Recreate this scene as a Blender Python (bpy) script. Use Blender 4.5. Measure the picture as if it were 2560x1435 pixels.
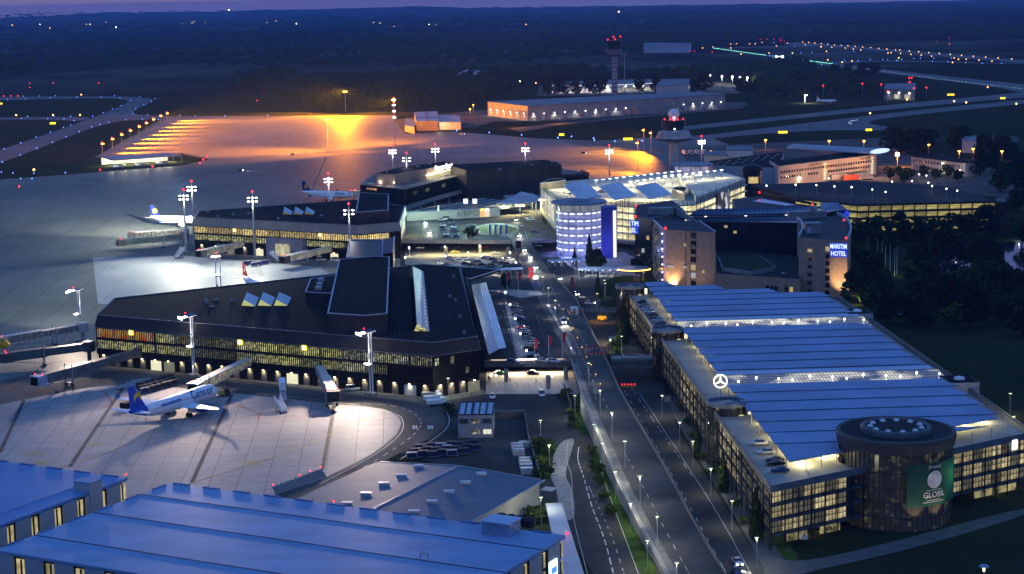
import bpy, math, random
from mathutils import Vector, Matrix
for o in list(bpy.data.objects): bpy.data.objects.remove(o)
S = bpy.context.scene
COL = S.collection
rnd = random.Random(7)
PI = math.pi
# ------------------------------------------------------------------ camera
FPX, CAMH = 4550.0, 124.0          # focal length in photo pixels (2560 wide), height of the helicopter
PITCH, ROLL = math.atan(726/4550.0), math.radians(-1.1)
CM = Matrix.Rotation(PI/2-PITCH, 3, 'X') @ Matrix.Rotation(ROLL, 3, 'Z')
cd = bpy.data.cameras.new('camera'); cam = bpy.data.objects.new('camera', cd); COL.objects.link(cam)
cd.sensor_width = 36.0; cd.lens = 36.0*FPX/2560.0; cd.clip_start = 1.0; cd.clip_end = 60000.0
cam.matrix_world = Matrix.Translation((0,0,CAMH)) @ CM.to_4x4()
S.camera = cam
# ------------------------------------------------------------------ world: dusk sky
W = bpy.data.worlds.new('World'); S.world = W; W.use_nodes = True
nt = W.node_tree; nt.nodes.clear()
wo = nt.nodes.new('ShaderNodeOutputWorld'); bg = nt.nodes.new('ShaderNodeBackground')
sky = nt.nodes.new('ShaderNodeTexSky'); sky.sky_type = 'NISHITA'; sky.sun_disc = False
sky.sun_elevation = math.radians(-3.5); sky.sun_rotation = math.radians(250)
tc = nt.nodes.new('ShaderNodeTexCoord'); sx = nt.nodes.new('ShaderNodeSeparateXYZ')
cr = nt.nodes.new('ShaderNodeValToRGB')
el = cr.color_ramp.elements
el[0].position = 0.0; el[0].color = (.17,.145,.34,1)
el[1].position = 1.0; el[1].color = (.115,.30,.80,1)
e = el.new(.06); e.color = (.13,.15,.43,1)
e = el.new(.30); e.color = (.13,.28,.73,1)
mx = nt.nodes.new('ShaderNodeMix'); mx.data_type = 'RGBA'; mx.blend_type = 'ADD'; mx.inputs[0].default_value = .05
nt.links.new(tc.outputs['Generated'], sx.inputs[0]); nt.links.new(sx.outputs['Z'], cr.inputs[0])
nt.links.new(cr.outputs[0], mx.inputs[6]); nt.links.new(sky.outputs[0], mx.inputs[7])
nt.links.new(mx.outputs[2], bg.inputs[0]); bg.inputs[1].default_value = 1.0
nt.links.new(bg.outputs[0], wo.inputs[0])
S.view_settings.view_transform = 'Standard'; S.view_settings.look = 'None'
S.view_settings.exposure = 0.0; S.view_settings.gamma = 1.0; S.view_settings.use_curve_mapping = False
cy = S.cycles
cy.use_denoising = True
try: cy.denoiser = 'OPENIMAGEDENOISE'
except Exception: pass
cy.max_bounces = 4; cy.diffuse_bounces = 2; cy.glossy_bounces = 2; cy.transmission_bounces = 2; cy.volume_bounces = 0
cy.transparent_max_bounces = 4; cy.sample_clamp_indirect = 3.0; cy.sample_clamp_direct = 0.0; cy.caustics_reflective = False; cy.caustics_refractive = False
cy.use_light_tree = True
# ------------------------------------------------------------------ helpers
def at(px, py, z=0.0):
    """ground point (at height z) seen at a pixel of the 2560 px photograph, used while surveying the site"""
    d = CM @ Vector(((px-1280)/FPX, (717.5-py)/FPX, -1.0))
    k = (z-CAMH)/d.z
    return Vector((d.x*k, d.y*k, z))
def hz(g, px, py):
    d = CM @ Vector(((px-1280)/FPX, (717.5-py)/FPX, -1.0)); return CAMH + d.z*g[1]/d.y
def V(*a): return Vector(a)
def ats(z, *pts): return [at(x, y, z) for x, y in pts]
def ang(a, b): return math.atan2(b[1]-a[1], b[0]-a[0])
def lerp(a, b, t): return a + (b-a)*t
AX = math.radians(92.9)                         # the road axis; every building stands on this 60 degree grid
DX, DY = V(math.cos(AX-PI/2), math.sin(AX-PI/2), 0), V(math.cos(AX), math.sin(AX), 0)
LOC = {}
class MB:
    def __init__(s): s.v = []; s.f = []; s.mi = []; s.sm = []; s.cur = 0; s.smooth = False
    def add(s, vs, fs):
        n = len(s.v); s.v += [tuple(p) for p in vs]
        for f in fs: s.f.append([i+n for i in f]); s.mi.append(s.cur); s.sm.append(s.smooth)
        return s
    def prism(s, poly, z0, z1, top=None, bottom=True):
        n = len(poly); t = top or poly
        vs = [(p[0], p[1], z0) for p in poly] + [(p[0], p[1], z1) for p in t]
        fs = [(i, (i+1) % n, n+(i+1) % n, n+i) for i in range(n)] + [tuple(range(n, 2*n))]
        if bottom: fs.append(tuple(range(n-1, -1, -1)))
        return s.add(vs, fs)
    def hexa(s, a, b):
        """a, b: two quads (4 points each), bottom and top"""
        return s.add(list(a)+list(b), [(3,2,1,0),(4,5,6,7)]+[(i,(i+1)%4,4+(i+1)%4,4+i) for i in range(4)])
    def box(s, c, d, rz=0.0):
        cs, sn = math.cos(rz), math.sin(rz); q = []
        for z in (-.5, .5):
            for x, y in ((-.5,-.5),(.5,-.5),(.5,.5),(-.5,.5)):
                X, Y = x*d[0], y*d[1]; q.append((c[0]+cs*X-sn*Y, c[1]+sn*X+cs*Y, c[2]+z*d[2]))
        return s.hexa(q[:4], q[4:])
    def beam(s, a, b, w, h, up=(0,0,1)):
        a, b = Vector(a), Vector(b); d = (b-a).normalized(); u = Vector(up)
        if abs(d.dot(u)) > .99: u = V(1,0,0)
        x = d.cross(u).normalized(); y = x.cross(d)
        q = lambda p: [p-x*w/2-y*h/2, p+x*w/2-y*h/2, p+x*w/2+y*h/2, p-x*w/2+y*h/2]
        return s.hexa(q(a), q(b))
    def tube(s, a, b, r0, r1=None, n=8):
        r1 = r0 if r1 is None else r1
        a, b = Vector(a), Vector(b); d = (b-a).normalized(); u = V(0,0,1) if abs(d.z) < .9 else V(1,0,0)
        x = d.cross(u).normalized(); y = x.cross(d); vs = []
        for p, r in ((a, r0), (b, r1)):
            vs += [p + x*r*math.cos(2*PI*i/n) + y*r*math.sin(2*PI*i/n) for i in range(n)]
        return s.add(vs, [(i,(i+1)%n,n+(i+1)%n,n+i) for i in range(n)] + [tuple(range(n-1,-1,-1)), tuple(range(n,2*n))])
    def lathe(s, prof, c=(0,0,0), n=24, a0=0.0, a1=2*PI, sc=(1,1)):
        full = abs(a1-a0-2*PI) < 1e-6; m = n if full else n+1; vs = []
        for r, z in prof:
            for i in range(m):
                t = a0+(a1-a0)*i/n; vs.append((c[0]+r*math.cos(t)*sc[0], c[1]+r*math.sin(t)*sc[1], c[2]+z))
        fs = []
        for k in range(len(prof)-1):
            for i in range(n):
                j = (i+1) % m; fs.append((k*m+i, k*m+j, (k+1)*m+j, (k+1)*m+i))
        return s.add(vs, fs)
    def ball(s, c, r, n=10, k=6, sz=1.0):
        return s.lathe([(r*math.sin(PI*i/k)+1e-4, -r*sz*math.cos(PI*i/k)) for i in range(k+1)], c, n)
    def loft(s, rings, cap=True):
        m = len(rings[0]); vs = [p for r in rings for p in r]; fs = []
        for k in range(len(rings)-1):
            for i in range(m): fs.append((k*m+i, k*m+(i+1)%m, (k+1)*m+(i+1)%m, (k+1)*m+i))
        if cap: fs += [tuple(range(m-1,-1,-1)), tuple(range((len(rings)-1)*m, len(rings)*m))]
        return s.add(vs, fs)
    def quad(s, *p): return s.add(p, [tuple(range(len(p)))])
    def build(s, name, mats, parent=None, local=False):
        me = bpy.data.meshes.new(name)
        off = V(0,0,0) if (parent is None or local) else LOC.get(parent.name, V(0,0,0))
        me.from_pydata([(v[0]-off.x, v[1]-off.y, v[2]-off.z) for v in s.v], [], s.f)
        for m in (mats if isinstance(mats, (list, tuple)) else [mats]): me.materials.append(m)
        for p, i, q in zip(me.polygons, s.mi, s.sm): p.material_index = i; p.use_smooth = q
        me.update()
        o = bpy.data.objects.new(name, me); COL.objects.link(o)
        if parent is not None: o.parent = parent; LOC[o.name] = off.copy()
        else: LOC[o.name] = V(0,0,0)
        return o
def tag(o, label=None, cat=None, group=None, kind=None):
    if label: o['label'] = label
    if cat: o['category'] = cat
    if group: o['group'] = group
    if kind: o['kind'] = kind
    return o
def thing(name, label, cat, loc=(0,0,0), rz=0.0, group=None):
    o = bpy.data.objects.new(name, None); COL.objects.link(o); o.empty_display_size = .1
    o.location = loc; o.rotation_euler = (0,0,rz); LOC[o.name] = Vector(loc)
    return tag(o, label, cat, group)
def struct(o): o['kind'] = 'structure'; return o
KIDS = {}
def kids(o):
    if o.name not in KIDS: KIDS[o.name] = list(o.children)
    return KIDS[o.name]
def dup(root, loc, rz=0.0, label=None, group=None, mats=None, sc=None):
    """copy a thing, its parts and their sub-parts; mats: {part name: material} gives a copy its own colour"""
    def cp(o, par):
        c = o.copy(); COL.objects.link(c)
        if par is not None: c.parent = par
        b = o.name.split('.')[0]
        if mats and b in mats and c.type == 'MESH':
            c.material_slots[0].link = 'OBJECT'; c.material_slots[0].material = mats[b]
        for ch in kids(o): cp(ch, c)
        return c
    r = cp(root, None); r.location = loc; r.rotation_euler = (0,0,rz)
    if sc: r.scale = sc
    LOC[r.name] = Vector(loc)
    if label: r['label'] = label
    if group: r['group'] = group
    return r
def put(proto_mesh_obj, parent, world, rz=0.0, name=None, sc=None):
    """another copy of a part sharing its mesh, under an unrotated thing"""
    c = proto_mesh_obj.copy(); COL.objects.link(c); c.parent = parent
    c.location = Vector(world) - LOC.get(parent.name, V(0,0,0)); c.rotation_euler = (0,0,rz)
    if sc: c.scale = sc
    LOC[c.name] = Vector(world)
    return c
def offset(poly, d):
    n = len(poly); out = []
    for i in range(n):
        p0, p1, p2 = Vector(poly[i-1][:2]), Vector(poly[i][:2]), Vector(poly[(i+1)%n][:2])
        a = (p1-p0).normalized(); b = (p2-p1).normalized()
        na, nb = Vector((a.y,-a.x)), Vector((b.y,-b.x)); k = 1+na.dot(nb)
        q = p1 + (na+nb)*(d/max(k,.25)); out.append(V(q.x, q.y, 0))
    return out
def light(kind, loc, power, color, radius=.3, target=None, angle=None, blend=.5, parent=None, size=None):
    l = bpy.data.lights.new('bulb_light', kind); l.energy = power; l.color = color
    o = bpy.data.objects.new('bulb_light', l); COL.objects.link(o)
    if kind in ('POINT','SPOT'): l.shadow_soft_size = radius
    if kind == 'SPOT': l.spot_size = angle or 2.0; l.spot_blend = blend
    if kind == 'AREA':
        l.shape = 'RECTANGLE'; l.size, l.size_y = size
    if target is not None:
        o.rotation_euler = (Vector(target)-Vector(loc)).to_track_quat('-Z','Y').to_euler()
    o.location = loc
    if parent is not None:
        o.parent = parent; o.location = Vector(loc)-LOC.get(parent.name, V(0,0,0))
    return o
ORD = ['first','second','third','fourth','fifth','sixth','seventh','eighth','ninth','tenth','eleventh','twelfth','thirteenth','fourteenth','fifteenth','sixteenth','seventeenth','eighteenth','nineteenth','twentieth','twenty first','twenty second','twenty third','twenty fourth','twenty fifth','twenty sixth','twenty seventh','twenty eighth','twenty ninth','thirtieth']
# ------------------------------------------------------------------ materials
MATS = {}
def nodes(name):
    m = bpy.data.materials.new(name); m.use_nodes = True
    t = m.node_tree; return m, t, t.nodes['Principled BSDF']
def mixc(t, fac, a, b, blend='MIX'):
    n = t.nodes.new('ShaderNodeMix'); n.data_type = 'RGBA'; n.blend_type = blend
    for sock, v in ((n.inputs[0], fac), (n.inputs[6], a), (n.inputs[7], b)):
        if hasattr(v, 'is_linked'): t.links.new(v, sock)
        else: sock.default_value = v if not isinstance(v, tuple) else (*v[:3], 1)
    return n.outputs[2]
def noise(t, scale, detail=3, coord='Object', st=None, rough=.6):
    c = t.nodes.new('ShaderNodeTexCoord'); n = t.nodes.new('ShaderNodeTexNoise'); n.inputs['Scale'].default_value = scale; n.inputs['Detail'].default_value = detail; n.inputs['Roughness'].default_value = rough
    if st:
        mp = t.nodes.new('ShaderNodeMapping'); mp.inputs['Scale'].default_value = st[:3]
        if len(st) > 3: mp.inputs['Rotation'].default_value = (0,0,st[3])
        t.links.new(c.outputs[coord], mp.inputs[0]); t.links.new(mp.outputs[0], n.inputs[0])
    else: t.links.new(c.outputs[coord], n.inputs[0])
    return n.outputs[0]
def ramp(t, v, a, b, ca=(0,0,0), cb=(1,1,1)):
    r = t.nodes.new('ShaderNodeValToRGB'); r.color_ramp.elements[0].position = a; r.color_ramp.elements[1].position = b
    r.color_ramp.elements[0].color = (*ca,1); r.color_ramp.elements[1].color = (*cb,1); t.links.new(v, r.inputs[0]); return r.outputs[0]
def plain(name, col, rough=.6, metal=0.0, ns=.4, na=.35, bump=0.0, spec=.1):
    if name in MATS: return MATS[name]
    m, t, b = nodes(name)
    f = ramp(t, noise(t, ns, 5), .3, .7)
    dark = tuple(c*(1-na) for c in col); lite = tuple(min(1,c*(1+na*.6)) for c in col)
    t.links.new(mixc(t, f, dark, lite), b.inputs['Base Color'])
    b.inputs['Roughness'].default_value = rough; b.inputs['Metallic'].default_value = metal; b.inputs['Specular IOR Level'].default_value = spec
    if bump:
        bp = t.nodes.new('ShaderNodeBump'); bp.inputs['Strength'].default_value = bump; bp.inputs['Distance'].default_value = .05
        t.links.new(noise(t, ns*20, 2), bp.inputs['Height']); t.links.new(bp.outputs[0], b.inputs['Normal'])
    MATS[name] = m; return m
def glow(name, col, st, sample=False):
    if name in MATS: return MATS[name]
    m, t, b = nodes(name)
    b.inputs['Base Color'].default_value = (.02,.02,.02,1); b.inputs['Emission Color'].default_value = (*col,1); b.inputs['Emission Strength'].default_value = st
    if not sample: m.cycles.emission_sampling = 'NONE'
    MATS[name] = m; return m
def litwin(name, col, st, sc=(1,1,1), lo=.25, hi=.75, tint=None, ns=1.0, base=(.02,.022,.025)):
    """glass with a lit room behind: the glow varies with what stands inside and from room to room"""
    if name in MATS: return MATS[name]
    m, t, b = nodes(name)
    b.inputs['Base Color'].default_value = (*base,1); b.inputs['Roughness'].default_value = .15
    f = ramp(t, noise(t, ns, 3, 'Object', sc), lo, hi, (.08,.08,.08), (1,1,1))
    oi = t.nodes.new('ShaderNodeObjectInfo')
    mr = t.nodes.new('ShaderNodeMapRange'); mr.inputs['To Min'].default_value = .45; mr.inputs['To Max'].default_value = 1.25
    t.links.new(oi.outputs['Random'], mr.inputs['Value'])
    c = mixc(t, f, (0,0,0), col)
    if tint:
        c = mixc(t, ramp(t, noise(t, ns*.6, 1, 'Object', sc), .5, .62), c, mixc(t, 1.0, c, tint, 'MULTIPLY'))
    ml = t.nodes.new('ShaderNodeMath'); ml.operation = 'MULTIPLY'; ml.inputs[1].default_value = st
    t.links.new(mr.outputs[0], ml.inputs[0])
    t.links.new(c, b.inputs['Emission Color']); t.links.new(ml.outputs[0], b.inputs['Emission Strength'])
    m.cycles.emission_sampling = 'NONE'
    MATS[name] = m; return m
def ribbed(name, col, ang_, pitch, depth=.35, rough=.45, metal=0.0, spec=.08, na=.18):
    if name in MATS: return MATS[name]
    m, t, b = nodes(name)
    c = t.nodes.new('ShaderNodeTexCoord'); mp = t.nodes.new('ShaderNodeMapping'); mp.inputs['Rotation'].default_value = (0,0,-ang_)
    wv = t.nodes.new('ShaderNodeTexWave'); wv.inputs['Scale'].default_value = 1/pitch*.314; wv.wave_profile = 'SIN'
    t.links.new(c.outputs['Object'], mp.inputs[0]); t.links.new(mp.outputs[0], wv.inputs[0])
    f = ramp(t, noise(t, .06, 5, 'Object', (1,2.5,1)), .3, .75)
    a = mixc(t, f, tuple(x*(1-na) for x in col), tuple(min(1,x*(1+na)) for x in col))
    a = mixc(t, ramp(t, wv.outputs[0], .0, .5, (.85,.85,.85)), mixc(t, .25, a, (.0,.0,.0)), a)
    t.links.new(a, b.inputs['Base Color'])
    bp = t.nodes.new('ShaderNodeBump'); bp.inputs['Strength'].default_value = depth; bp.inputs['Distance'].default_value = .12
    t.links.new(wv.outputs[0], bp.inputs['Height']); t.links.new(bp.outputs[0], b.inputs['Normal'])
    b.inputs['Roughness'].default_value = rough; b.inputs['Metallic'].default_value = metal; b.inputs['Specular IOR Level'].default_value = spec
    MATS[name] = m; return m
def beams(p, z, targets, e, col, cone=.95, h0=0):
    """a floodlight mast's separately aimed lamps; each throws the same light on its own patch of ground"""
    for g in targets:
        d2 = (Vector(g)-Vector((p[0],p[1],z))).length_squared; light('SPOT', (p[0],p[1],z), e*4*PI*d2*min(6, math.sqrt(d2)/z), col, 1.0, g, cone, 1.0)
def slabs(name, col, col2, rot, bw, bh, joint=.012, mortar=(.03,.03,.032), patch=.02, rough=.7, patchamt=.8):
    """concrete cast in bays: joints, bays of slightly different age, oil and tyre wear"""
    if name in MATS: return MATS[name]
    m, t, b = nodes(name)
    c = t.nodes.new('ShaderNodeTexCoord'); mp = t.nodes.new('ShaderNodeMapping'); mp.inputs['Rotation'].default_value = (0,0,-rot)
    br = t.nodes.new('ShaderNodeTexBrick'); br.offset = 0; br.inputs['Scale'].default_value = 1.0
    br.inputs['Brick Width'].default_value = bw; br.inputs['Row Height'].default_value = bh; br.inputs['Mortar Size'].default_value = joint*bw
    br.inputs['Mortar Smooth'].default_value = .3; br.inputs['Bias'].default_value = 0
    br.inputs['Color1'].default_value = (*col,1); br.inputs['Color2'].default_value = (*col2,1); br.inputs['Mortar'].default_value = (*mortar,1)
    t.links.new(c.outputs['Object'], mp.inputs[0]); t.links.new(mp.outputs[0], br.inputs[0])
    f1 = ramp(t, noise(t, patch, 5, 'Object', (1,.55,1,rot)), .35, .68)
    f2 = ramp(t, noise(t, .35, 6), .3, .7)
    a = mixc(t, patchamt, br.outputs[0], mixc(t, f1, (.62,.62,.62), (1.12,1.12,1.12)), 'MULTIPLY')
    a = mixc(t, .5, a, mixc(t, f2, (.72,.72,.72), (1.1,1.1,1.1)), 'MULTIPLY')
    t.links.new(a, b.inputs['Base Color']); b.inputs['Roughness'].default_value = rough; b.inputs['Specular IOR Level'].default_value = .03
    MATS[name] = m; return m
GRN = (.030,.045,.016)
M_roofblack = slabs('bitumen_roof', (.021,.019,.018), (.016,.015,.0155), AX, 14.0, 1.6, .012, (.032,.030,.03), .03, .85, .7)
M_trim = plain('pale_metal_trim', (.42,.45,.5), .45, ns=.3, na=.2)
M_fascia = ribbed('bronze_fascia', (.045,.04,.04), AX, .8, .2, .5)
M_dark = plain('dark_metal', (.018,.018,.02), .45, ns=.4)
M_black = plain('black_panel', (.009,.009,.010), .4, ns=.4)
M_fin = plain('facade_fin', (.02,.02,.022), .35, ns=.5)
M_grey = plain('grey_metal', (.22,.23,.24), .5, ns=.3)
M_white = plain('white_paint', (.72,.73,.74), .45, ns=.6, na=.12)
M_galv = plain('galvanised_steel', (.36,.37,.38), .4, ns=1, na=.2)
M_conc = plain('concrete', (.26,.255,.245), .8, ns=.5, na=.3, bump=.2)
M_dconc = plain('dark_concrete', (.10,.10,.10), .8, ns=.3, na=.35)
M_asph = plain('asphalt', (.062,.062,.06), .85, ns=.05, na=.35, spec=0)
M_asph2 = plain('worn_asphalt', (.09,.088,.082), .85, ns=.06, na=.4, spec=.02)
M_line = plain('road_paint', (.62,.62,.6), .7, ns=1.2, na=.25)
M_yline = plain('yellow_paint', (.42,.33,.05), .7, ns=1, na=.4)
M_rline = plain('red_paint', (.35,.05,.04), .7, ns=1, na=.3)
M_brick = plain('sandstone_cladding', (.34,.25,.18), .75, ns=.5, na=.22)
M_glassd = plain('dark_glass', (.012,.014,.018), .08, ns=.2, na=.5, spec=.8)
M_rubber = plain('rubber', (.012,.012,.012), .8)
M_red = glow('red_beacon', (1,.012,.02), 7.0)
M_lampw = glow('white_lamp', (1,.97,.93), 12.0)
M_lampg = glow('greenish_lamp', (.95,1,.5), 2.6)
M_lampo = glow('sodium_lamp', (1,.40,.06), 12.0)
M_lampy = glow('warm_lamp', (1,.78,.4), 14.0)
C_WHITE, C_WARM, C_SOD, C_GRN, C_PAD = (1,.92,.86), (1,.80,.48), (1,.29,.0), (.93,1,.55), (.97,1,.84)
# ================================================================== THE SETTING
def chai(P, closed=True, n=2):
    for _ in range(n):
        Q = [] if closed else [P[0]]; m = len(P)
        for i in range(m if closed else m-1): a, c = P[i], P[(i+1)%m]; Q += [a.lerp(c, .25), a.lerp(c, .75)]
        P = Q if closed else Q+[P[-1]]
    return P
NSH = [0]
def sheet(name, z, pts, mat, world=False):
    NSH[0] += 1; z += .0012*NSH[0]
    b = MB(); P = pts if world else ats(z, *pts)
    if name in ('taxiway','pavement','grass','park_path','pond','service_road'): P = chai(P)
    b.add([(p[0], p[1], z) for p in P], [tuple(range(len(P)))])
    return struct(b.build(name, mat))
def land():
    m, t, b = nodes('land')
    n1 = ramp(t, noise(t, .004, 6, 'Object', (1,.45,1)), .38, .62)
    c = t.nodes.new('ShaderNodeTexCoord'); mp = t.nodes.new('ShaderNodeMapping'); mp.inputs['Scale'].default_value = (1/900.,1/420.,1); mp.inputs['Rotation'].default_value = (0,0,.2)
    vo = t.nodes.new('ShaderNodeTexVoronoi'); vo.inputs['Scale'].default_value = 1
    t.links.new(c.outputs['Object'], mp.inputs[0]); t.links.new(mp.outputs[0], vo.inputs[0])
    fld = ramp(t, vo.outputs['Color'], .45, .55)
    n2 = ramp(t, noise(t, .05, 6), .3, .7)
    near = mixc(t, n2, (.016,.022,.011), (.028,.036,.016))
    near = mixc(t, ramp(t, noise(t, .012, 4, 'Object', (1,.6,1)), .4, .7), near, (.032,.036,.018))
    far = mixc(t, fld, (.012,.018,.012), (.075,.08,.06))
    far = mixc(t, n1, (.009,.014,.010), far)
    sp = t.nodes.new('ShaderNodeSeparateXYZ'); t.links.new(c.outputs['Object'], sp.inputs[0])
    mr = t.nodes.new('ShaderNodeMapRange'); mr.inputs['From Min'].default_value = 2200; mr.inputs['From Max'].default_value = 3200; t.links.new(sp.outputs['Y'], mr.inputs['Value'])
    t.links.new(mixc(t, mr.outputs[0], near, far), b.inputs['Base Color']); b.inputs['Roughness'].default_value = .95; b.inputs['Specular IOR Level'].default_value = 0
    return m
M_land = land()
M_grass = plain('mown_grass', (.045,.080,.018), .95, ns=.25, na=.5, bump=.4, spec=0)
M_apron = slabs('apron_bays', (.155,.165,.15), (.13,.14,.128), AX, 22.5, 15.0, .008, (.055,.055,.055), .012, .6)
M_stand = slabs('stand_bays', (.33,.315,.31), (.29,.28,.275), math.radians(93.4), 7.5, 7.5, .012, (.10,.095,.09), .02, .65, .55)
M_pale = slabs('pale_stand_bays', (.30,.315,.33), (.265,.28,.29), AX, 15.0, 15.0, .01, (.17,.175,.18), .02, .6, .4)
M_far = slabs('far_apron_bays', (.22,.21,.20), (.20,.19,.185), AX, 30, 30, .006, (.08,.08,.08), .008, .6)
M_taxi = plain('taxiway_asphalt', (.115,.118,.125), .75, ns=.02, na=.25)
b = MB(); b.add([(-20000,-300,-.06),(20000,-300,-.06),(20000,18000,-.06),(-20000,18000,-.06)], [(0,1,2,3)]); struct(b.build('ground', M_land))
sheet('apron', 0.0, [(395,291),(985,288),(1015,334),(1130,328),(1330,345),(1490,352),(1600,345),(1760,338),(1850,372),(1840,470),(1560,530),(1216,560),(1216,985),(1080,1010),(1000,1130),(690,1235),(500,1470),(-300,1500),(-300,470),(110,441),(250,430),(455,414),(522,399),(455,384),(235,394),(415,292)], M_apron)
sheet('far_apron', .03, [(425,295),(985,291),(1013,336),(1150,332),(1400,352),(1480,372),(1250,395),(900,400),(590,398),(530,397),(457,381),(245,391)], M_far)
sheet('aircraft_stand', .02, [(60,1000),(300,955),(600,985),(850,1012),(960,1022),(996,1042),(1003,1058),(992,1085),(930,1135),(800,1200),(690,1236),(520,1300),(-200,1420),(-200,1040)], M_stand)
sheet('aircraft_stand', .02, [(232,644),(470,640),(640,655),(800,668),(845,700),(845,760),(245,760)], M_pale)
sheet('aircraft_stand', .025, [(560,668),(650,664),(662,690),(580,696)], M_conc)
sheet('service_road', .03, [(-60,962),(230,905),(330,920),(520,935),(700,962),(860,985),(1000,1000),(1100,1020),(1120,1060),(1085,1090),(985,1140),(860,1205),(700,1262),(690,1236),(800,1202),(932,1137),(994,1086),(1006,1058),(999,1041),(962,1020),(850,1010),(600,983),(300,953),(60,998),(-60,1025)], M_asph2)
# taxiways of the airfield (left, then right), runway
def zl(*p): return [(x/2.977, y/2.977) for x, y in p]
def zr(*p): return [(1700+x/2.977, y/2.977) for x, y in p]
sheet('taxiway', .01, zl((-300,1290),(-300,1230),(0,1115),(375,990),(530,935),(700,872),(835,820),(900,790),(970,750),(890,735),(755,730),(375,738),(0,746),(-300,748),(-300,722),(0,721),(410,717),(850,717),(1040,724),(1155,736),(1100,775),(1000,818),(990,850),(1110,860),(1335,864),(1240,880),(1060,893),(935,896),(810,914),(590,985),(275,1110),(0,1215)), M_taxi)
sheet('taxiway', .012, zl((-300,874),(0,873),(690,868),(640,893),(550,903),(475,891),(0,891),(-300,892)), M_taxi)
sheet('taxiway', .01, zr((-120,962),(50,935),(900,850),(1600,775),(2560,686),(2900,655),(2900,700),(2560,722),(1250,842),(50,966),(-150,990)), M_taxi)
sheet('taxiway', .012, zr((-350,1065),(100,1015),(700,945),(1300,873),(1700,826),(2560,741),(2900,712),(2900,740),(2560,772),(1700,858),(1440,893),(1405,912),(1440,930),(1600,945),(1560,972),(1300,966),(900,976),(500,1005),(130,1042),(-300,1090)), M_taxi)
sheet('taxiway', .014, zr((235,352),(300,352),(700,418),(1200,478),(1800,548),(2560,628),(3000,672),(2900,700),(2560,690),(2430,668),(2380,650),(2000,603),(1100,492),(700,428),(300,366),(235,362)), M_taxi)
sheet('runway', .012, zr((780,322),(905,313),(1300,345),(2000,402),(2900,478),(2900,500),(2000,424),(1300,362),(780,332)), M_taxi)
sheet('taxiway', .01, zr((380,350),(1100,340),(1100,345),(380,358)), M_taxi)
sheet('taxiway', .01, zr((760,408),(1300,388),(1300,393),(780,414)), M_taxi)
sheet('taxiway', .01, zr((1000,470),(1500,446),(2560,470),(2560,478),(1500,453),(1050,480)), M_taxi)
# ground before the terminals and along the landside roads
sheet('forecourt_ground', .004, [(1000,700),(1000,606),(1300,575),(1420,590),(1600,632),(1600,705),(1500,760),(1640,905),(1700,1085),(1960,1500),(1520,1500),(1400,1290),(1330,1230),(1180,1180),(1000,1135),(1090,1005),(1215,985)], M_asph)
sheet('lower_drive', .02, [(1215,985),(1216,930),(1448,915),(1462,985),(1420,985)], plain('pale_paving', (.34,.31,.27), .7, ns=.3, na=.25))
sheet('lower_drive', .02, [(1012,662),(1012,600),(1292,600),(1318,660),(1200,668)], plain('lower_paving', (.22,.21,.18), .7, ns=.2, na=.3))
sheet('hotel_forecourt', .02, [(1395,640),(1560,630),(1600,650),(1600,690),(1440,676)], plain('hotel_paving', (.28,.27,.27), .7, ns=.3))
sheet('grass', .03, [(1416,985),(1444,985),(1503,1088),(1440,1088)], M_grass)
sheet('grass', .03, [(1470,1125),(1516,1092),(1560,1195),(1605,1310),(1655,1440),(1592,1440),(1540,1290),(1496,1190)], M_grass)
sheet('grass', .03, [(1330,1108),(1398,1104),(1388,1150),(1386,1196),(1345,1204)], M_grass)
sheet('grass', .03, [(1310,1290),(1350,1268),(1384,1240),(1390,1285),(1372,1312),(1320,1312)], M_grass)
sheet('grass', .03, [(1700,1035),(1740,1040),(1850,1195),(1960,1350),(2010,1400),(1945,1400),(1850,1250),(1775,1150)], M_grass)
sheet('grass', .03, [(1515,690),(1600,690),(1585,760),(1540,775),(1490,752)], plain('dim_lawn', (.022,.034,.014), .95, ns=.25, na=.5, spec=0))
sheet('pavement', .03, [(1655,985),(1690,985),(1800,1145),(1935,1360),(1990,1445),(1920,1445),(1850,1310),(1735,1130)], M_dconc)
sheet('pavement', .035, [(1392,1108),(1440,1090),(1428,1130),(1410,1190),(1432,1220),(1440,1300),(1400,1300),(1392,1220),(1372,1190)], M_conc)
sheet('park_path', .03, [(1900,1445),(1925,1395),(2020,1405),(2250,1350),(2580,1262),(2580,1285),(2270,1375),(2040,1425),(1970,1445)], M_dconc)
sheet('park_path', .03, [(2140,700),(2165,700),(2290,790),(2250,800)], M_dconc)
# the pond in the park
m, t, bb = nodes('pond_water'); bb.inputs['Base Color'].default_value = (.008,.012,.014,1); bb.inputs['Roughness'].default_value = .06
bp = t.nodes.new('ShaderNodeBump'); bp.inputs['Strength'].default_value = .06; t.links.new(noise(t, 1.5, 2), bp.inputs['Height']); t.links.new(bp.outputs[0], bb.inputs['Normal'])
sheet('pond', .02, [(2270,640),(2400,618),(2600,596),(2720,640),(2640,700),(2440,690),(2310,668)], m)
sheet('cargo_yard', .008, [(1700,372),(1850,360),(2200,345),(2300,400),(2600,420),(2600,500),(2200,470),(1870,480),(1740,440)], M_asph2)
sheet('logistics_yard', .01, [(1010,330),(985,300),(1180,276),(1700,258),(1860,255),(1870,262),(1820,272),(1400,302),(1235,304),(1190,318)], M_asph2)
sheet('logistics_yard', .01, [(1340,240),(1350,212),(1700,205),(1880,215),(1870,232),(1700,240)], M_asph2)
sheet('perimeter_road', .02, [(1270,322),(1400,306),(1860,266),(1862,270),(1400,312),(1300,330)], M_asph2)
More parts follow.
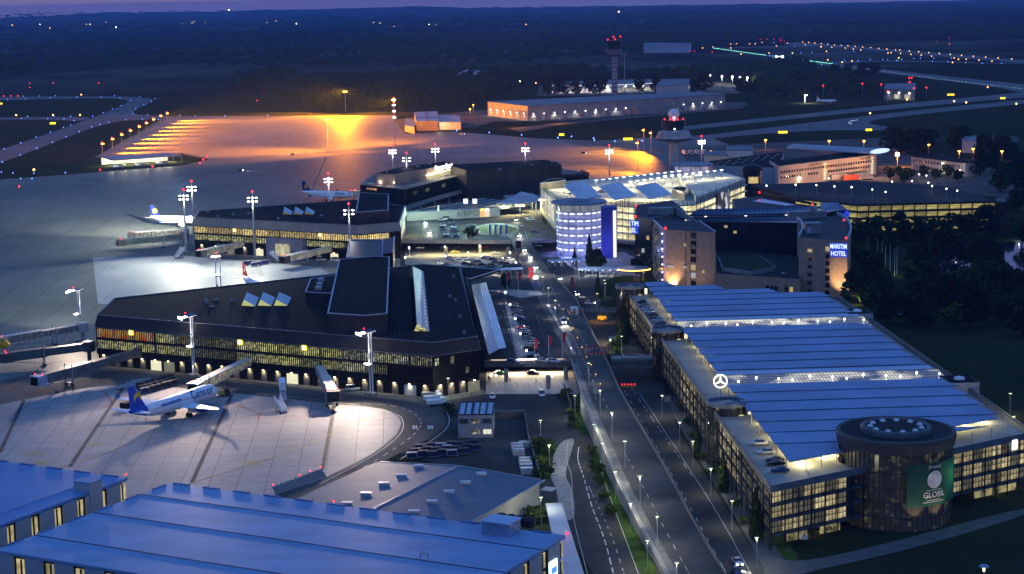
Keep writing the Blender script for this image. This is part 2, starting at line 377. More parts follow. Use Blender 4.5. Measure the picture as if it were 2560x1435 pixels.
# ridge of hills on the horizon
b = MB(); n = 160; top = []; R = 17600.
for i in range(n+1):
    x = -9000+18000*i/n
    h = 34*math.exp(-((x+2200)/1500.)**2) + 26*math.exp(-((x+3900)/700.)**2) + 22*math.exp(-((x+900)/500.)**2) + 10*math.exp(-((x-700)/1600.)**2) + 5*math.sin(x/210.)*math.sin(x/77.) + 8
    top.append((x, h))
for dy, k in ((0,0.0),(500,1.0),(1400,.0)): b.v += [(x, R-700+dy, max(h*k, 0)-.1*(k==0)) for x, h in top]
for r in range(2): b.f += [[r*(n+1)+i, r*(n+1)+i+1, (r+1)*(n+1)+i+1, (r+1)*(n+1)+i] for i in range(n)]
b.mi = [0]*len(b.f); b.sm = [True]*len(b.f)
struct(b.build('hills', plain('wooded_hill', (.022,.03,.02), .95, ns=.004, na=.4, spec=0)))
# haze: the evening air round the whole site
b = MB(); b.box((0, 8900, 64.0), (39000, 18600, 131.0))
hz_o = b.build('haze', [])
m = bpy.data.materials.new('evening_air'); m.use_nodes = True; t = m.node_tree; t.nodes.clear()
o_ = t.nodes.new('ShaderNodeOutputMaterial'); pv = t.nodes.new('ShaderNodeVolumePrincipled')
pv.inputs['Color'].default_value = (.28,.50,1,1); pv.inputs['Density'].default_value = 4.5e-5; pv.inputs['Anisotropy'].default_value = 0.0
t.links.new(pv.outputs[0], o_.inputs['Volume']); hz_o.data.materials.append(m); hz_o['kind'] = 'stuff'
# ------------------------------------------------------------------ painted lines
def lines(name, segs, w, mat, z=.05, dash=None):
    """segs: pixel polylines (z given per call) -> painted strips; dash = (length, gap)"""
    b = MB()
    for P in segs:
        P = [p if isinstance(p, Vector) else at(p[0], p[1], z+(.06 if z < 1 else 0)) for p in P]
        if len(P) > 2 and name not in ('painted_number','stand_red_line'): P = chai(P, False)
        for a, c in zip(P, P[1:]):
            L = (c-a).length; d = (c-a)/L; n = V(-d.y, d.x, 0).normalized()*w/2; s = 0.0
            while s < L:
                e = min(L, s+(dash[0] if dash else L)); p, q = a+d*s, a+d*e
                b.quad(p-n, q-n, q+n, p+n); s = e+(dash[1] if dash else 1)
    return struct(b.build(name, mat))
lines('road_marking', [[(1447,1118),(1443,1150),(1459,1190),(1480,1270),(1510,1340),(1535,1440)]], .25, M_line, .05, (3,2.2))
lines('road_marking', [[(1472,1215),(1500,1275),(1530,1340),(1562,1440)]], .15, M_line, .05, (2,4))
lines('road_edge_line', [[(1512,1130),(1498,1160),(1512,1205),(1550,1310),(1600,1445)],[(1420,1105),(1414,1150),(1432,1190),(1426,1270),(1470,1440)]], .12, M_line, .05)
lines('road_marking', [[(1560,975),(1660,1150),(1820,1440)],[(1575,965),(1640,1060),(1730,1190)]], .15, M_line, .05, (3,6))
lines('road_edge_line', [[(1600,985),(1690,1120),(1800,1290),(1880,1440)]], .12, M_line, .05)
lines('service_road_marking', [[(850,1008),(1000,1012),(1060,1050),(1040,1085),(960,1140),(850,1200),(740,1250)]], .2, M_line, .06, (3,4))
lines('service_road_edge', [[(1115,1022),(1128,1060),(1092,1094),(1000,1148)],[(640,983),(860,1006),(996,1032),(1012,1058),(1000,1090),(935,1140),(800,1210)]], .2, M_line, .06)
lines('stand_red_line', [[(262,980),(280,1004),(258,1020)],[(580,1008),(648,1032),(645,1050)],[(850,1000),(885,1035)],[(-40,1010),(60,945),(130,905)],[(645,1048),(800,1038),(860,1015)]], .25, M_rline, .05)
lines('taxi_guide_line', [[(930,1040),(700,1140),(480,1205)],[(545,1010),(400,1075),(250,1140),(130,1170)],[(700,640),(500,600),(300,620)]], .3, M_yline, .05)
lines('stand_joint', [[(175,1165),(310,966)],[(480,1205),(580,985)],[(806,1175),(838,1000)],[(0,1130),(60,1000)]], 1.1, plain('joint_asphalt', (.07,.066,.062), .85, ns=.3), .045)
for q in ([(60,1130),(105,1130),(112,1138),(66,1140)],[(222,1108),(258,1107),(252,1116),(224,1116)],[(85,1153),(120,1153),(118,1160),(84,1160)],[(610,1155),(655,1152),(648,1164),(608,1165)]):
    P = ats(.05, *q); b = MB()
    for i in range(4): b.beam(P[i], P[(i+1)%4], .35, .01)
    b.beam(P[0].lerp(P[3],.5).lerp(P[1],.25), P[0].lerp(P[3],.5).lerp(P[1],.7), 1.2, .01)
    struct(b.build('stand_marking', M_yline))
# ================================================================== ELEVATED ROAD AND FORECOURT DECKS
ZD = 5.5
RL = [at(1290,560,ZD),at(1278,604,ZD),at(1312,672,ZD),at(1357,770,ZD),at(1428,908,ZD),at(1453,989,ZD),at(1498,1092,4.6),at(1546,1207,3.6),at(1605,1325,2.4),at(1668,1440,1.4),at(1700,1500,1.0)]
RR = [at(1352,565,ZD),at(1325,603,ZD),at(1384,692,ZD),at(1440,752,ZD),at(1522,917,ZD),at(1552,985,ZD),at(1607,1078,4.6),at(1672,1190,3.6),at(1735,1310,2.4),at(1812,1440,1.4),at(1850,1500,1.0)]
b = MB()
for i in range(1, len(RL)-1):
    a0, a1, c0, c1 = RL[i], RL[i+1], RR[i], RR[i+1]
    b.hexa([a0-V(0,0,.9), c0-V(0,0,.9), c1-V(0,0,.9), a1-V(0,0,.9)], [a0, c0, c1, a1])
struct(b.build('elevated_road', M_asph2))
b = MB(); pv = MB(); w = MB()
for i in range(4, len(RL)-1):
    a0, a1 = RL[i], RL[i+1]; c0, c1 = RR[i], RR[i+1]
    n0 = (c0-a0).normalized(); n1 = (c1-a1).normalized()
    pv.hexa([a0, a0+n0*2.6, a1+n1*2.6, a1], [p+V(0,0,.14) for p in (a0, a0+n0*2.6, a1+n1*2.6, a1)])
    if i > 4:
        w.hexa([V(a0.x-.3,a0.y,0), V(a0.x,a0.y,0), V(a1.x,a1.y,0), V(a1.x-.3,a1.y,0)], [a0+V(-.3,0,.3), a0+V(0,0,.3), a1+V(0,0,.3), a1+V(-.3,0,.3)])
        w.hexa([V(c0.x,c0.y,0), V(c0.x+.3,c0.y,0), V(c1.x+.3,c1.y,0), V(c1.x,c1.y,0)], [c0+V(0,0,.2), c0+V(.3,0,.2), c1+V(.3,0,.2), c1+V(0,0,.2)])
struct(pv.build('raised_pavement', plain('pavement_slabs', (.15,.148,.14), .8, ns=.4, na=.3)))
rw = w.build('retaining_wall', M_conc); tag(rw, 'long concrete retaining walls carrying the ramp of the raised road', 'wall')
def railing(name, label, pts, h=1.0, step=2.2, mat=M_galv, panel=None, cat='railing'):
    t = thing(name, label, cat, pts[0]); r = MB(); q = MB()
    for a, c in zip(pts, pts[1:]):
        L = (c-a).length; k = max(1, round(L/step))
        for z in (h, h*.5): r.beam(a+V(0,0,z), c+V(0,0,z), .07, .07)
        for i in range(k+1): r.beam(a.lerp(c, i/k), a.lerp(c, i/k)+V(0,0,h), .07, .07, (1,0,0))
        if panel: q.hexa([a+V(-.02,0,.1), a+V(.02,0,.1), c+V(.02,0,.1), c+V(-.02,0,.1)], [p+V(0,0,h-.05) for p in (a+V(-.02,0,0), a+V(.02,0,0), c+V(.02,0,0), c+V(-.02,0,0))])
    r.build('rail', mat, t)
    if panel: q.build('infill_panel', panel, t)
    return t
railing('road_railing', 'low steel railing along the pavement edge of the raised road', [p+V(.1,0,.14) for p in RL[4:]], 1.1)
railing('noise_barrier', 'grey panelled barrier along the right edge of the raised road', [p-V(.1,0,0) for p in RR[2:]], 1.3, 3.0, M_galv, M_dconc, 'barrier')
# forecourt deck before the near terminal
dC = ats(ZD, (1212,907),(1429,907),(1312,671),(1262,676),(1190,690),(1170,710))
b = MB(); b.prism([dC[i] for i in (0,1,2,3,4,5)], ZD-1.1, ZD-.004); struct(b.build('forecourt_deck', M_asph))
dB = ats(ZD, (1005,602),(1278,604),(1325,603),(1392,600),(1389,582),(1356,552),(1352,505),(1240,512),(1150,548),(1005,540))
b = MB(); b.prism(dB, ZD-1.1, ZD-.008); struct(b.build('forecourt_deck', M_asph2))
b = MB(); b.beam(dC[0]+V(0,-.2,-.35), dC[1]+V(0,-.2,-.35), .5, 2.0); tag(b.build('deck_parapet', M_dconc), 'dark parapet beam along the front edge of the near forecourt deck', 'parapet')
b = MB(); b.beam(dB[0]+V(0,-.2,-.2), dB[1]+V(0,-.2,-.2), .5, 1.9); tag(b.build('deck_parapet', M_conc), 'pale parapet beam on the edge of the middle forecourt deck', 'parapet')
col = MB(); col.lathe([(.75,0),(.75,ZD-1.1)], n=14); c0 = col.build('deck_column', M_conc, None, True)
spots = [at(1371,972,0), at(1266,955,0), at(1415,950,0), at(1115,640,0), at(1200,632,0), at(1270,640,0)]
for i, p in enumerate(spots):
    c = c0 if i == 0 else c0.copy()
    if i: COL.objects.link(c)
    c.location = p
    tag(c, ['round concrete column at the front opening of the near forecourt deck','round concrete column further back under the near forecourt deck','round concrete column beside the raised road under the near forecourt deck','left of three round columns under the middle forecourt deck','middle of three round columns under the middle forecourt deck','right of three round columns under the middle forecourt deck'][i], 'column', 'columns under the forecourt decks')
# kerbed islands and bay markings on the near deck
b = MB()
for P in ([(1262,760),(1268,758),(1345,900),(1300,912),(1292,890)],[(1366,760),(1372,760),(1440,885),(1432,885)],[(1215,738),(1260,735),(1300,745),(1355,738),(1352,728),(1262,724),(1215,728)],[(1312,890),(1346,884),(1350,890),(1330,896),(1308,898)]):
    b.prism(ats(ZD, *P), ZD, ZD+.14)
struct(b.build('kerb_island', M_conc))
lines('parking_marking', [[(1316,770),(1348,772)],[(1321,785),(1352,782)]]+[[(1350+i*4.6, 790+i*10), (1372+i*4.6, 786+i*10)] for i in range(10)], .12, plain('faded_paint', (.16,.16,.16), .8, ns=1), ZD+.02)
lines('parking_marking', [[(1336,770),(1345,800),(1365,855),(1380,890)],[(1300,790),(1325,850),(1335,880)]], .12, M_line, ZD+.02, (.5,1.6))
lines('road_marking', [[(1378,715),(1400,770),(1440,860),(1478,942)],[(1396,760),(1432,815),(1465,860),(1480,885)],[(1258,775),(1275,830),(1293,905)]], .15, M_line, ZD+.02, (2,3))
lines('road_marking', [[(1482,950),(1530,1040)]], .15, M_line, ZD+.05, (3,6))
lines('road_marking', [[at(1560,1130,4.3)+V(0,0,.1), at(1612,1225,3.5)+V(0,0,.1), at(1660,1320,2.5)+V(0,0,.1), at(1725,1440,1.45)+V(0,0,.1)]], .15, M_line, 0, (3,6))
lines('road_marking', [[(1436+i*6,790+i*6),(1450+i*5,787+i*6)] for i in range(6)], .3, M_line, ZD+.02)
lines('road_marking', [[(1300,560),(1310,600)],[(1312,575),(1320,600)],[(1340,688),(1350,715)]], .2, M_line, ZD+.02, (1.6,2))
lines('parking_marking', [[(1225+i*14,950),(1228+i*15,970)] for i in range(14)], .12, M_line, .05)
lines('painted_number', [[(1035,1063),(1044,1063),(1044,1073),(1035,1073),(1035,1063)],[(1028,1063),(1021,1063),(1021,1068),(1027,1068),(1021,1073),(1028,1073)]][0:0]+[[(a/2.96+850, c/2.96+950) for a, c in q] for q in ([(540,337),(553,337),(553,360),(540,360),(540,337)],[(578,337),(566,337),(566,347),(576,348),(566,349),(566,361),(579,361)],[(645,337),(657,337),(657,361),(644,361)],[(647,348),(657,348)],[(671,337),(684,337),(684,361),(671,361),(671,337)])], .35, M_line, .07)
# covered walkways, footbridges
def walkway(label, a, c, z, wd, h, lit=True):
    t = thing('covered_walkway', label, 'walkway', (a.x, a.y, 0)); d = (c-a).normalized(); n = V(-d.y, d.x, 0)
    g = MB(); k = max(2, round((c-a).length/3)); arc = [(-wd/2, h*.72), (-wd*.3, h*.93), (0, h), (wd*.3, h*.93), (wd/2, h*.72)]
    g.smooth = False
    for i in range(4):
        p, q = arc[i], arc[i+1]
        g.quad(a+n*p[0]+V(0,0,p[1]+z), c+n*p[0]+V(0,0,p[1]+z), c+n*q[0]+V(0,0,q[1]+z), a+n*q[0]+V(0,0,q[1]+z))
    for i in range(k+1):
        p = a.lerp(c, i/k); f = MB()
        for s in (-1, 1): f.beam(p+n*s*wd/2+V(0,0,z), p+n*s*wd/2+V(0,0,z+h*.72), .14, .14, (1,0,0))
        for j in range(4): f.beam(p+n*arc[j][0]+V(0,0,arc[j][1]+z+.04), p+n*arc[j+1][0]+V(0,0,arc[j+1][1]+z+.04), .1, .1)
        f.build('arch_frame', M_grey, t)
    f = MB()
    if z > 1: f.hexa([a-n*wd/2+V(0,0,z-.5), a+n*wd/2+V(0,0,z-.5), c+n*wd/2+V(0,0,z-.5), c-n*wd/2+V(0,0,z-.5)], [a-n*wd/2+V(0,0,z-.05), a+n*wd/2+V(0,0,z-.05), c+n*wd/2+V(0,0,z-.05), c-n*wd/2+V(0,0,z-.05)])
    g.build('glass_roof', plain('walkway_glass', (.34,.42,.52), .25, ns=.5, na=.2), t)
    if z > 1: f.build('floor', M_grey, t)
    if lit:
        for i in range(k): l = MB(); l.box(a.lerp(c, (i+.5)/k)+V(0,0,z+h*.62), (.5,.5,.1)); l.build('ceiling_light', glow('walkway_light', (.85,.88,1), 6.0), t)
        for i in (.2,.5,.8): light('POINT', a.lerp(c, i)+V(0,0,z+h*.55), 1600, (.9,.9,1), .3)
    return t
walkway('pale glass vaulted walkway between the raised road and the blue glass rotunda', at(1373,668,ZD), at(1455,664,ZD), 0, 4.2, 3.4)
walkway('glass roofed walkway leading to the hotel entrance canopy', at(1446,690,0), at(1552,690,0), 0, 4.2, 4.2)
walkway('pale glass walkway crossing the gap behind the near terminal', at(1228,688,ZD), at(1306,684,ZD), 0, 4.0, 3.0, False)
def footbridge(label, a, c, wd, h, mat, red=None):
    t = thing('footbridge', label, 'footbridge', (a.x, a.y, 0)); d = (c-a).normalized(); n = V(-d.y, d.x, 0); f = MB(); g = MB()
    q = lambda z: [a-n*wd/2+V(0,0,z), a+n*wd/2+V(0,0,z), c+n*wd/2+V(0,0,z), c-n*wd/2+V(0,0,z)]
    f.hexa(q(-.6), q(0)); f.build('bridge_deck', M_dconc, t)
    k = round((c-a).length/1.8)
    for s in (-1, 1):
        for i in range(k+1): g.beam(a.lerp(c, i/k)+n*s*wd/2, a.lerp(c, i/k)+n*s*wd/2+V(0,0,h), .12, .12, (1,0,0))
        for z in (h, h*.5): g.beam(a+n*s*wd/2+V(0,0,z), c+n*s*wd/2+V(0,0,z), .12, .12)
    g.build('side_rail', mat, t)
    if h > 2:
        r = MB(); r.hexa(q(h+.1), q(h+.3)); r.build('roof', M_grey, t)
    return t
footbridge('open footbridge from the raised road to the middle stair tower', at(1532,900,ZD), at(1640,898,ZD), 3.6, 1.3, M_galv)
footbridge('covered footbridge nearer the forecourt, linking road and far stair tower', at(1466,778,ZD), at(1548,778,ZD), 3.2, 1.2, M_grey)
footbridge('green glazed footbridge crossing below the open footbridge', at(1528,915,ZD), at(1632,913,ZD), 3.0, 2.6, plain('teal_steel', (.05,.14,.14), .5))
# red and white works barriers, skip container
def works(label, P, z, h=.9):
    t = thing('works_barrier', label, 'barrier', (P[0].x, P[0].y, z)); r = MB()
    for a, c in zip(P, P[1:]):
        k = max(1, round((c-a).length/1.2))
        for i in range(k):
            p, q = a.lerp(c, i/k), a.lerp(c, (i+1)/k); r.beam(p+V(0,0,h*.75), q+V(0,0,h*.75), .12, h*.45)
            w_ = MB(); w_.beam(p, p+V(0,0,h), .12, .12, (1,0,0)); w_.build('barrier_post', M_white, t)
    r.build('barrier_board', plain('barrier_red', (.45,.06,.03), .6), t)
works('curved red works barrier at the road end of the open footbridge', ats(ZD, (1463,884),(1468,876),(1482,873),(1500,873),(1516,877),(1524,885),(1508,890),(1480,890),(1463,884)), ZD, 1.2)
works('red works barrier round the white container on the raised road', ats(ZD, (1418,778),(1425,788),(1440,786),(1458,784),(1458,774)), ZD, 1.1)
t = thing('site_container', 'white ribbed site container standing behind red barriers on the raised road', 'container', at(1436,784,ZD)); b = MB(); p = at(1436,784,ZD); b.box(p+V(0,0,1.25), (2.6,4,2.5), AX-PI/2)
b.build('container_body', ribbed('container_white', (.55,.55,.56), 0, .4, .4), t); b = MB(); b.box(p+V(0,-2.05,1.2), (1.1,.06,2.2), AX-PI/2); b.build('door', M_grey, t)
for i in range(9):
    p = at(1409+i*11.5, 780+i*24-(i > 5)*4, ZD)
    t = dup(cone, p) if i else thing('traffic_beacon', '', 'beacon', p)
    if i == 0:
        cone = t; b = MB(); b.prism([p+V(x*.18,y*.05,0) for x, y in ((-1,-1),(1,-1),(1,1),(-1,1))], ZD+.08, ZD+1.0); b.build('beacon_board', plain('beacon_board', (.5,.16,.03), .5, ns=3, na=.6), t)
        b = MB(); b.box(p+V(0,0,.04), (.7,.4,.08)); b.build('foot', M_rubber, t); b = MB(); b.ball(p+V(0,0,1.12), .12, 8, 5); b.build('lamp', glow('amber_lamp', (1,.5,.08), 6), t)
    tag(t, f'orange works beacon on the raised road, {ORD[i]} from the far end', 'beacon', 'works beacons on the raised road')
# ================================================================== TERMINALS
LW = lambda n, c, s, sc=(1,.2,1), **k: litwin(n, c, s, sc, **k)
W_hall = LW('hall_glow', (.92,.90,.40), 1.05, (.45,.2,1.3), ns=.9, lo=.38, hi=.64)
W_hall2 = LW('hall_glow_dim', (.75,.78,.45), .38, (.8,.2,1.4), ns=1.0, lo=.4, hi=.66)
W_shop = LW('shop_glow', (1,.62,.16), 1.3, (.9,.2,.8), ns=.9, tint=(.9,.2,.05))
W_warm = LW('terminal_warm_glow', (1,.76,.30), 1.5, (.5,.2,1.2), ns=.9, lo=.3, hi=.6)
W_off = LW('office_glow', (.92,.95,.62), .7, (.8,.2,1.2), ns=1.0, lo=.45, hi=.6)
def wnorm(a, b): d = (V(b[0],b[1],0)-V(a[0],a[1],0)).normalized(); return V(d.y, -d.x, 0)
def window_row(parent, a, b, z, h, n, mats, off=.12, gap=.3, name='window', t=.12, skip=(), frame=None, cols=1, rows=1):
    a, b = V(a[0],a[1],0), V(b[0],b[1],0); L = (b-a).length; w = L/n-gap; nr = wnorm(a, b); rz = ang(a, b); first = None; out = []
    for i in range(n):
        m = mats(i) if callable(mats) else mats
        if m is None or i in skip: continue
        p = a.lerp(b, (i+.5)/n)+nr*off+V(0,0,z)
        if first is None:
            q = MB(); q.box((0,0,0), (w, t, h)); first = q.build(name, m, parent, True); o = first
            if frame:
                f = MB()
                for k in range(cols+1): f.box((-w/2+w*k/cols, -t, 0), (.1, .1, h))
                for k in range(rows+1): f.box((0, -t, -h/2+h*k/rows), (w+.1, .12, .1))
                fr = f.build('frame', frame, o, True)
        else:
            o = first.copy(); COL.objects.link(o); o.parent = parent
            if frame: c = fr.copy(); COL.objects.link(c); c.parent = o
            o.material_slots[0].link = 'OBJECT'; o.material_slots[0].material = m
        o.location = p-LOC.get(parent.name, V(0,0,0)); o.rotation_euler = (0,0,rz); LOC[o.name] = p
        out.append(o)
    return out
def ring(b, P, z, w, h):
    n = len(P)
    for i in range(n): b.beam(V(P[i][0],P[i][1],z), V(P[(i+1)%n][0],P[(i+1)%n][1],z), w, h)
def fins(b, a, c, z0, z1, pitch, w=.16, dpt=.45, off=.3):
    a, c = V(a[0],a[1],0), V(c[0],c[1],0); nr = wnorm(a, c); L = (c-a).length; k = int(L/pitch)
    for i in range(k+1):
        p = a.lerp(c, i/k)+nr*off; b.box((p.x, p.y, (z0+z1)/2), (w, dpt, z1-z0), ang(a, c))
def vents(root, spots, z):
    v = MB(); v.box((0,0,.45), (1.0,1.0,.9)); v.box((0,0,1.0), (1.3,1.3,.15)); dm = MB(); dm.lathe([(1.0,0),(.9,.35),(.5,.6),(.01,.7)], n=12)
    a = v.build('roof_vent', M_grey, root, True); c = dm.build('roof_dome', M_grey, root, True); ua = uc = False
    for x, y, k in spots:
        src = c if k else a; p = at(x, y, z)
        if (k and not uc) or (not k and not ua):
            src.location = p-LOC[root.name]; uc, ua = (True, ua) if k else (uc, True)
        else: put(src, root, p)
    for o, u in ((a, ua), (c, uc)):
        if not u: bpy.data.objects.remove(o)
def sawtooth(root, tri, z, lit, name='skylight'):
    """tri: pixel corners front-left, front-right (base), back-right, ridge front, ridge back"""
    fl, frr, br = (at(*tri[i], z) for i in (0,1,2)); rf, rb = (at(*tri[i], z+2.1) for i in (3,4)); bl = fl+(br-frr)
    g = MB(); g.add([frr, br, rb, rf, fl, bl], [(0,1,2,3),(4,3,2,5)]); o = g.build(name, ribbed('skylight_sheet', (.58,.60,.63), AX, .8, .3, .8, spec=0), root)
    e = MB(); nv = (fl-br).normalized()*.05; e.quad(fl, frr, rf); e.build('lit_gable', lit, o)
def terminal(label, R, zf, zt, group):
    c = sum((Vector(p) for p in R), V(0,0,0))/len(R); root = thing('terminal_building', label, 'terminal', (c.x, c.y, 0), group=group)
    b = MB(); b.prism(offset(R, .1), 0, zf+.1); wall = b.build('wall', M_black, root)
    b = MB(); b.prism(offset(R, .9), zf, zt, offset(R, -.1)); b.build('fascia', M_fascia, root)
    b = MB(); b.prism(offset(R, -.6), zt-.2, zt+.02); ro = b.build('roof', M_roofblack, root)
    b = MB(); ring(b, R, zt+.08, .45, .22); ring(b, offset(R, .95), zf, .2, .2); b.build('parapet_cap', plain('roof_edge_trim', (.16,.17,.2), .45, ns=.3), root)
    return root, wall, ro
def boxroof(root, top, z0, z1, wallmat, trim=True, name='roof_box', mat=None):
    b = MB(); b.prism(top, z0, z1-.01); o = b.build(name, wallmat, root)
    b = MB(); b.prism(offset(top, -.15), z1-.02, z1+.04); b.build('roof', mat or M_roofblack, o)
    if trim: b = MB(); ring(b, top, z1+.06, .45, .25); b.build('edge_trim', M_trim, o)
    return o
# ---------------------------------------------------------------- near terminal
ZT, ZF = 17.5, 13.4
RC = ats(ZT, (242,788),(1081,857),(1194,841),(1150,668),(1056,661),(287,746))
tC, wC, rC = terminal('near black hexagonal terminal with lit window bands behind the holiday jet', RC, ZF, ZT, 'black hexagonal terminals')
FC = offset(RC, .1); NB = 16
def mC(i):
    return W_shop if i in (0,1,2) else W_off if i in (12,13,14,15) else W_hall2 if i in (4,5,6) else W_hall
window_row(tC, FC[0], FC[1], 11.5, 3.1, NB, mC)
window_row(tC, FC[0], FC[1], 7.5, 2.9, NB, lambda i: W_hall2 if i in (5,6,10,13) else None if i > 13 else W_hall)
window_row(tC, FC[5], FC[0], 11.5, 3.1, 4, W_hall2); window_row(tC, FC[5], FC[0], 7.5, 2.9, 4, W_hall2)
window_row(tC, FC[1], FC[2], 11.3, 2.4, 6, lambda i: [W_off,None,W_hall2,None,None,None][i], gap=1.6)
window_row(tC, FC[1], FC[2], 7.3, 2.0, 6, lambda i: [None,None,None,None,W_hall2,None][i], gap=1.6)
b = MB(); fins(b, FC[0], FC[1], 4.0, ZF, .78, .27); fins(b, FC[5], FC[0], 4.0, ZF, .78, .27); fins(b, FC[1], FC[2], 4.2, ZF, 1.3, .12, .2)
for z in (4.0, 9.5, 13.2): b.beam(V(*FC[0][:2],z)+wnorm(FC[0],FC[1])*.3, V(*FC[1][:2],z)+wnorm(FC[0],FC[1])*.3, .5, .35)
b.build('facade_fin', M_fin, tC)
def ground_floor(root, F, n, doors, mat, lightcol, power, z=3.7):
    a, c = V(F[0][0],F[0][1],0), V(F[1][0],F[1][1],0); nr = wnorm(a, c); rz = ang(a, c); p0 = d0 = l0 = None
    for i in range(n):
        p = a.lerp(c, (i+.5)/n)
        if i in doors:
            q = MB(); q.box((p.x+nr.x*.15, p.y+nr.y*.15, 1.7), (4.2,.2,3.3), rz)
            for k in range(5): q.box((p.x+nr.x*.3-math.cos(rz)*(2.1-k*1.05), p.y+nr.y*.3-math.sin(rz)*(2.1-k*1.05), 1.7), (.12,.12,3.3), rz)
            q.build('door', doors[i], root)
        q = MB(); q.box((p.x+nr.x*.2, p.y+nr.y*.2, 1.9), (2.2,.3,3.7), rz)
        if i not in doors: q.build('pier', mat, root)
        q = p+nr*.75+V(0,0,z); bb_ = MB(); bb_.box(q, (.5,.3,.2), rz)
        bb_.build('wall_lamp', M_lampy, root)
        light('SPOT', q-V(0,0,.15), power, lightcol, .15, p+nr*.9, 2.5, .6, root)
ground_floor(tC, FC, 24, {4: glow('door_glow', (.95,.9,.6), .9), 5: glow('door_dim', (.6,.62,.45), .25), 14: glow('door_glow', (.95,.9,.6), .9), 22: plain('white_door', (.55,.58,.58), .5)}, plain('pier_stone', (.16,.15,.12), .8, ns=.4), C_WARM, 420)
F2 = [FC[1], FC[2]]; ground_floor(tC, F2, 4, {3: glow('door_dim', (.6,.62,.45), .25)}, plain('pier_stone', (.16,.15,.12)), C_WARM, 420)
bx = boxroof(tC, ats(24, (820,783),(913,789),(967,783.5),(973,643),(933,641),(849,649.5)), ZT, 24, plain('roof_box_wall', (.045,.04,.042), .7, ns=.3))
sb = ats(22.3, (764,728),(829,732),(842,686),(777,695)); o = boxroof(tC, sb, ZT, 22.0, plain('roof_box_wall', (.045,.04,.042)), True, 'plant_enclosure')
b = MB()
for k, (x, y) in enumerate(((803,702),(799,713),(796,723))): b.box(at(x, y, 22.3)+V(0,0,.4), (3.0,2.2,1.0), AX)
b.build('air_unit', M_galv, o)
# long ridge skylight
rk = [at(1034,827,ZT), at(1074,829,ZT), at(1059,679,ZT), at(1024,681,ZT)]; rf_, rb_ = at(1042,808,ZT+3.2), at(1032,666,ZT+3.2)
b = MB(); b.add([rk[1], rk[2], rb_, rf_], [(0,1,2,3)]); o = b.build('ridge_skylight', ribbed('ridge_sheet', (.40,.43,.47), AX+PI/2, .9, .35, .3), tC)
b = MB(); b.add([rk[0], rf_, rb_, rk[3]], [(0,1,2,3)])
for i in range(24):
    t_ = i/23; p = rk[0].lerp(rk[3], t_); q = rf_.lerp(rb_, t_); b.beam(p-V(.1,0,0), q-V(.1,0,0), .35, .3)
b.build('louvred_side', M_dark, o); b = MB(); b.quad(rk[0], rk[1], rf_); b.build('lit_gable', W_hall, o)
b = MB()
for i in range(12): b.box(rk[1].lerp(rk[2], .06+i*.055).lerp(rf_.lerp(rb_, .06+i*.055), .22)+V(.05,0,.12), (.22,.22,.1))
b.build('roof_light', glow('tiny_warm', (1,.9,.6), 3), o)
for dx in (0, 41, 81):
    sawtooth(tC, [(603.5+dx,764),(638+dx,766-dx*.02),(648+dx,744),(610+dx,749),(617+dx,730)], ZT, glow('gable_glow', (.62,.66,.22), .75))
vents(tC, [(513,755,0),(516,760,0),(540,751,1),(531,767,1),(582,755,0),(866,764,1),(888,763,0),(1125,745,0),(1138,754,0),(1134,695,0),(1150,795,0),(1160,835,0),(880,766,0),(932,652,0),(884,648,1)], ZT)
# folded wedge canopy at the back and the glass brise-soleil over the forecourt
b = MB(); q = ats(ZT-.6, (1150,669),(1056,661.5),(1250,674),(1173,698)); b.prism([q[0], q[3], q[2], q[1]], ZT-1.4, ZT-.6); b.build('wedge_canopy', M_roofblack, tC)
b = MB(); ring(b, [q[3], q[2], q[1]], ZT-.5, .4, .25); b.build('canopy_trim', M_trim, tC)
c0_, c1_, c2_, c3_, c4_ = at(1175,712,12.6), at(1215.5,706,11.2), at(1265.6,868,10.6), at(1246,872,11), at(1222,886,12.2)
mid0, mid1 = c0_.lerp(c1_, .55), c3_
b = MB(); b.add([c0_, mid0, c3_, c4_], [(0,3,2,1)]); b.v += [tuple(p-V(0,0,.12)) for p in (c0_, mid0, c3_, c4_)]; b.f.append([4,5,6,7]); b.mi.append(0); b.sm.append(False)
m, t, bb = nodes('patterned_glass'); c = t.nodes.new('ShaderNodeTexCoord'); mp = t.nodes.new('ShaderNodeMapping'); mp.inputs['Rotation'].default_value = (0,0,math.radians(45)-AX)
ck = t.nodes.new('ShaderNodeTexBrick'); ck.offset = .5; ck.inputs['Scale'].default_value = 1; ck.inputs['Brick Width'].default_value = 1.7; ck.inputs['Row Height'].default_value = 1.15; ck.inputs['Mortar Size'].default_value = .3; ck.inputs['Mortar Smooth'].default_value = .05
ck.inputs['Color1'].default_value = (.72,.76,.80,1); ck.inputs['Color2'].default_value = (.62,.68,.74,1); ck.inputs['Mortar'].default_value = (.05,.06,.09,1)
t.links.new(c.outputs['Object'], mp.inputs[0]); t.links.new(mp.outputs[0], ck.inputs[0]); t.links.new(ck.outputs[0], bb.inputs['Base Color']); bb.inputs['Roughness'].default_value = .3
o = b.build('patterned_canopy', m, tC)
b = MB(); b.add([mid0, c1_, c2_, c3_], [(0,3,2,1)]); b.v += [tuple(p-V(0,0,.12)) for p in (mid0, c1_, c2_, c3_)]; b.f.append([4,5,6,7]); b.mi.append(0); b.sm.append(False)
b.build('louvre_canopy', ribbed('louvre_sheet', (.70,.74,.78), AX+PI/2, 1.0, .9, .3), tC)
b = MB(); ring(b, [at(1193,842,ZT+.4), at(1156.5,679,ZT+.4)], ZT+.4, .5, .5); ring(b, [at(1211,861,14.5), at(1173,698,15.5)], 15.2, .5, .4); b.build('eaves_rail', M_trim, tC)
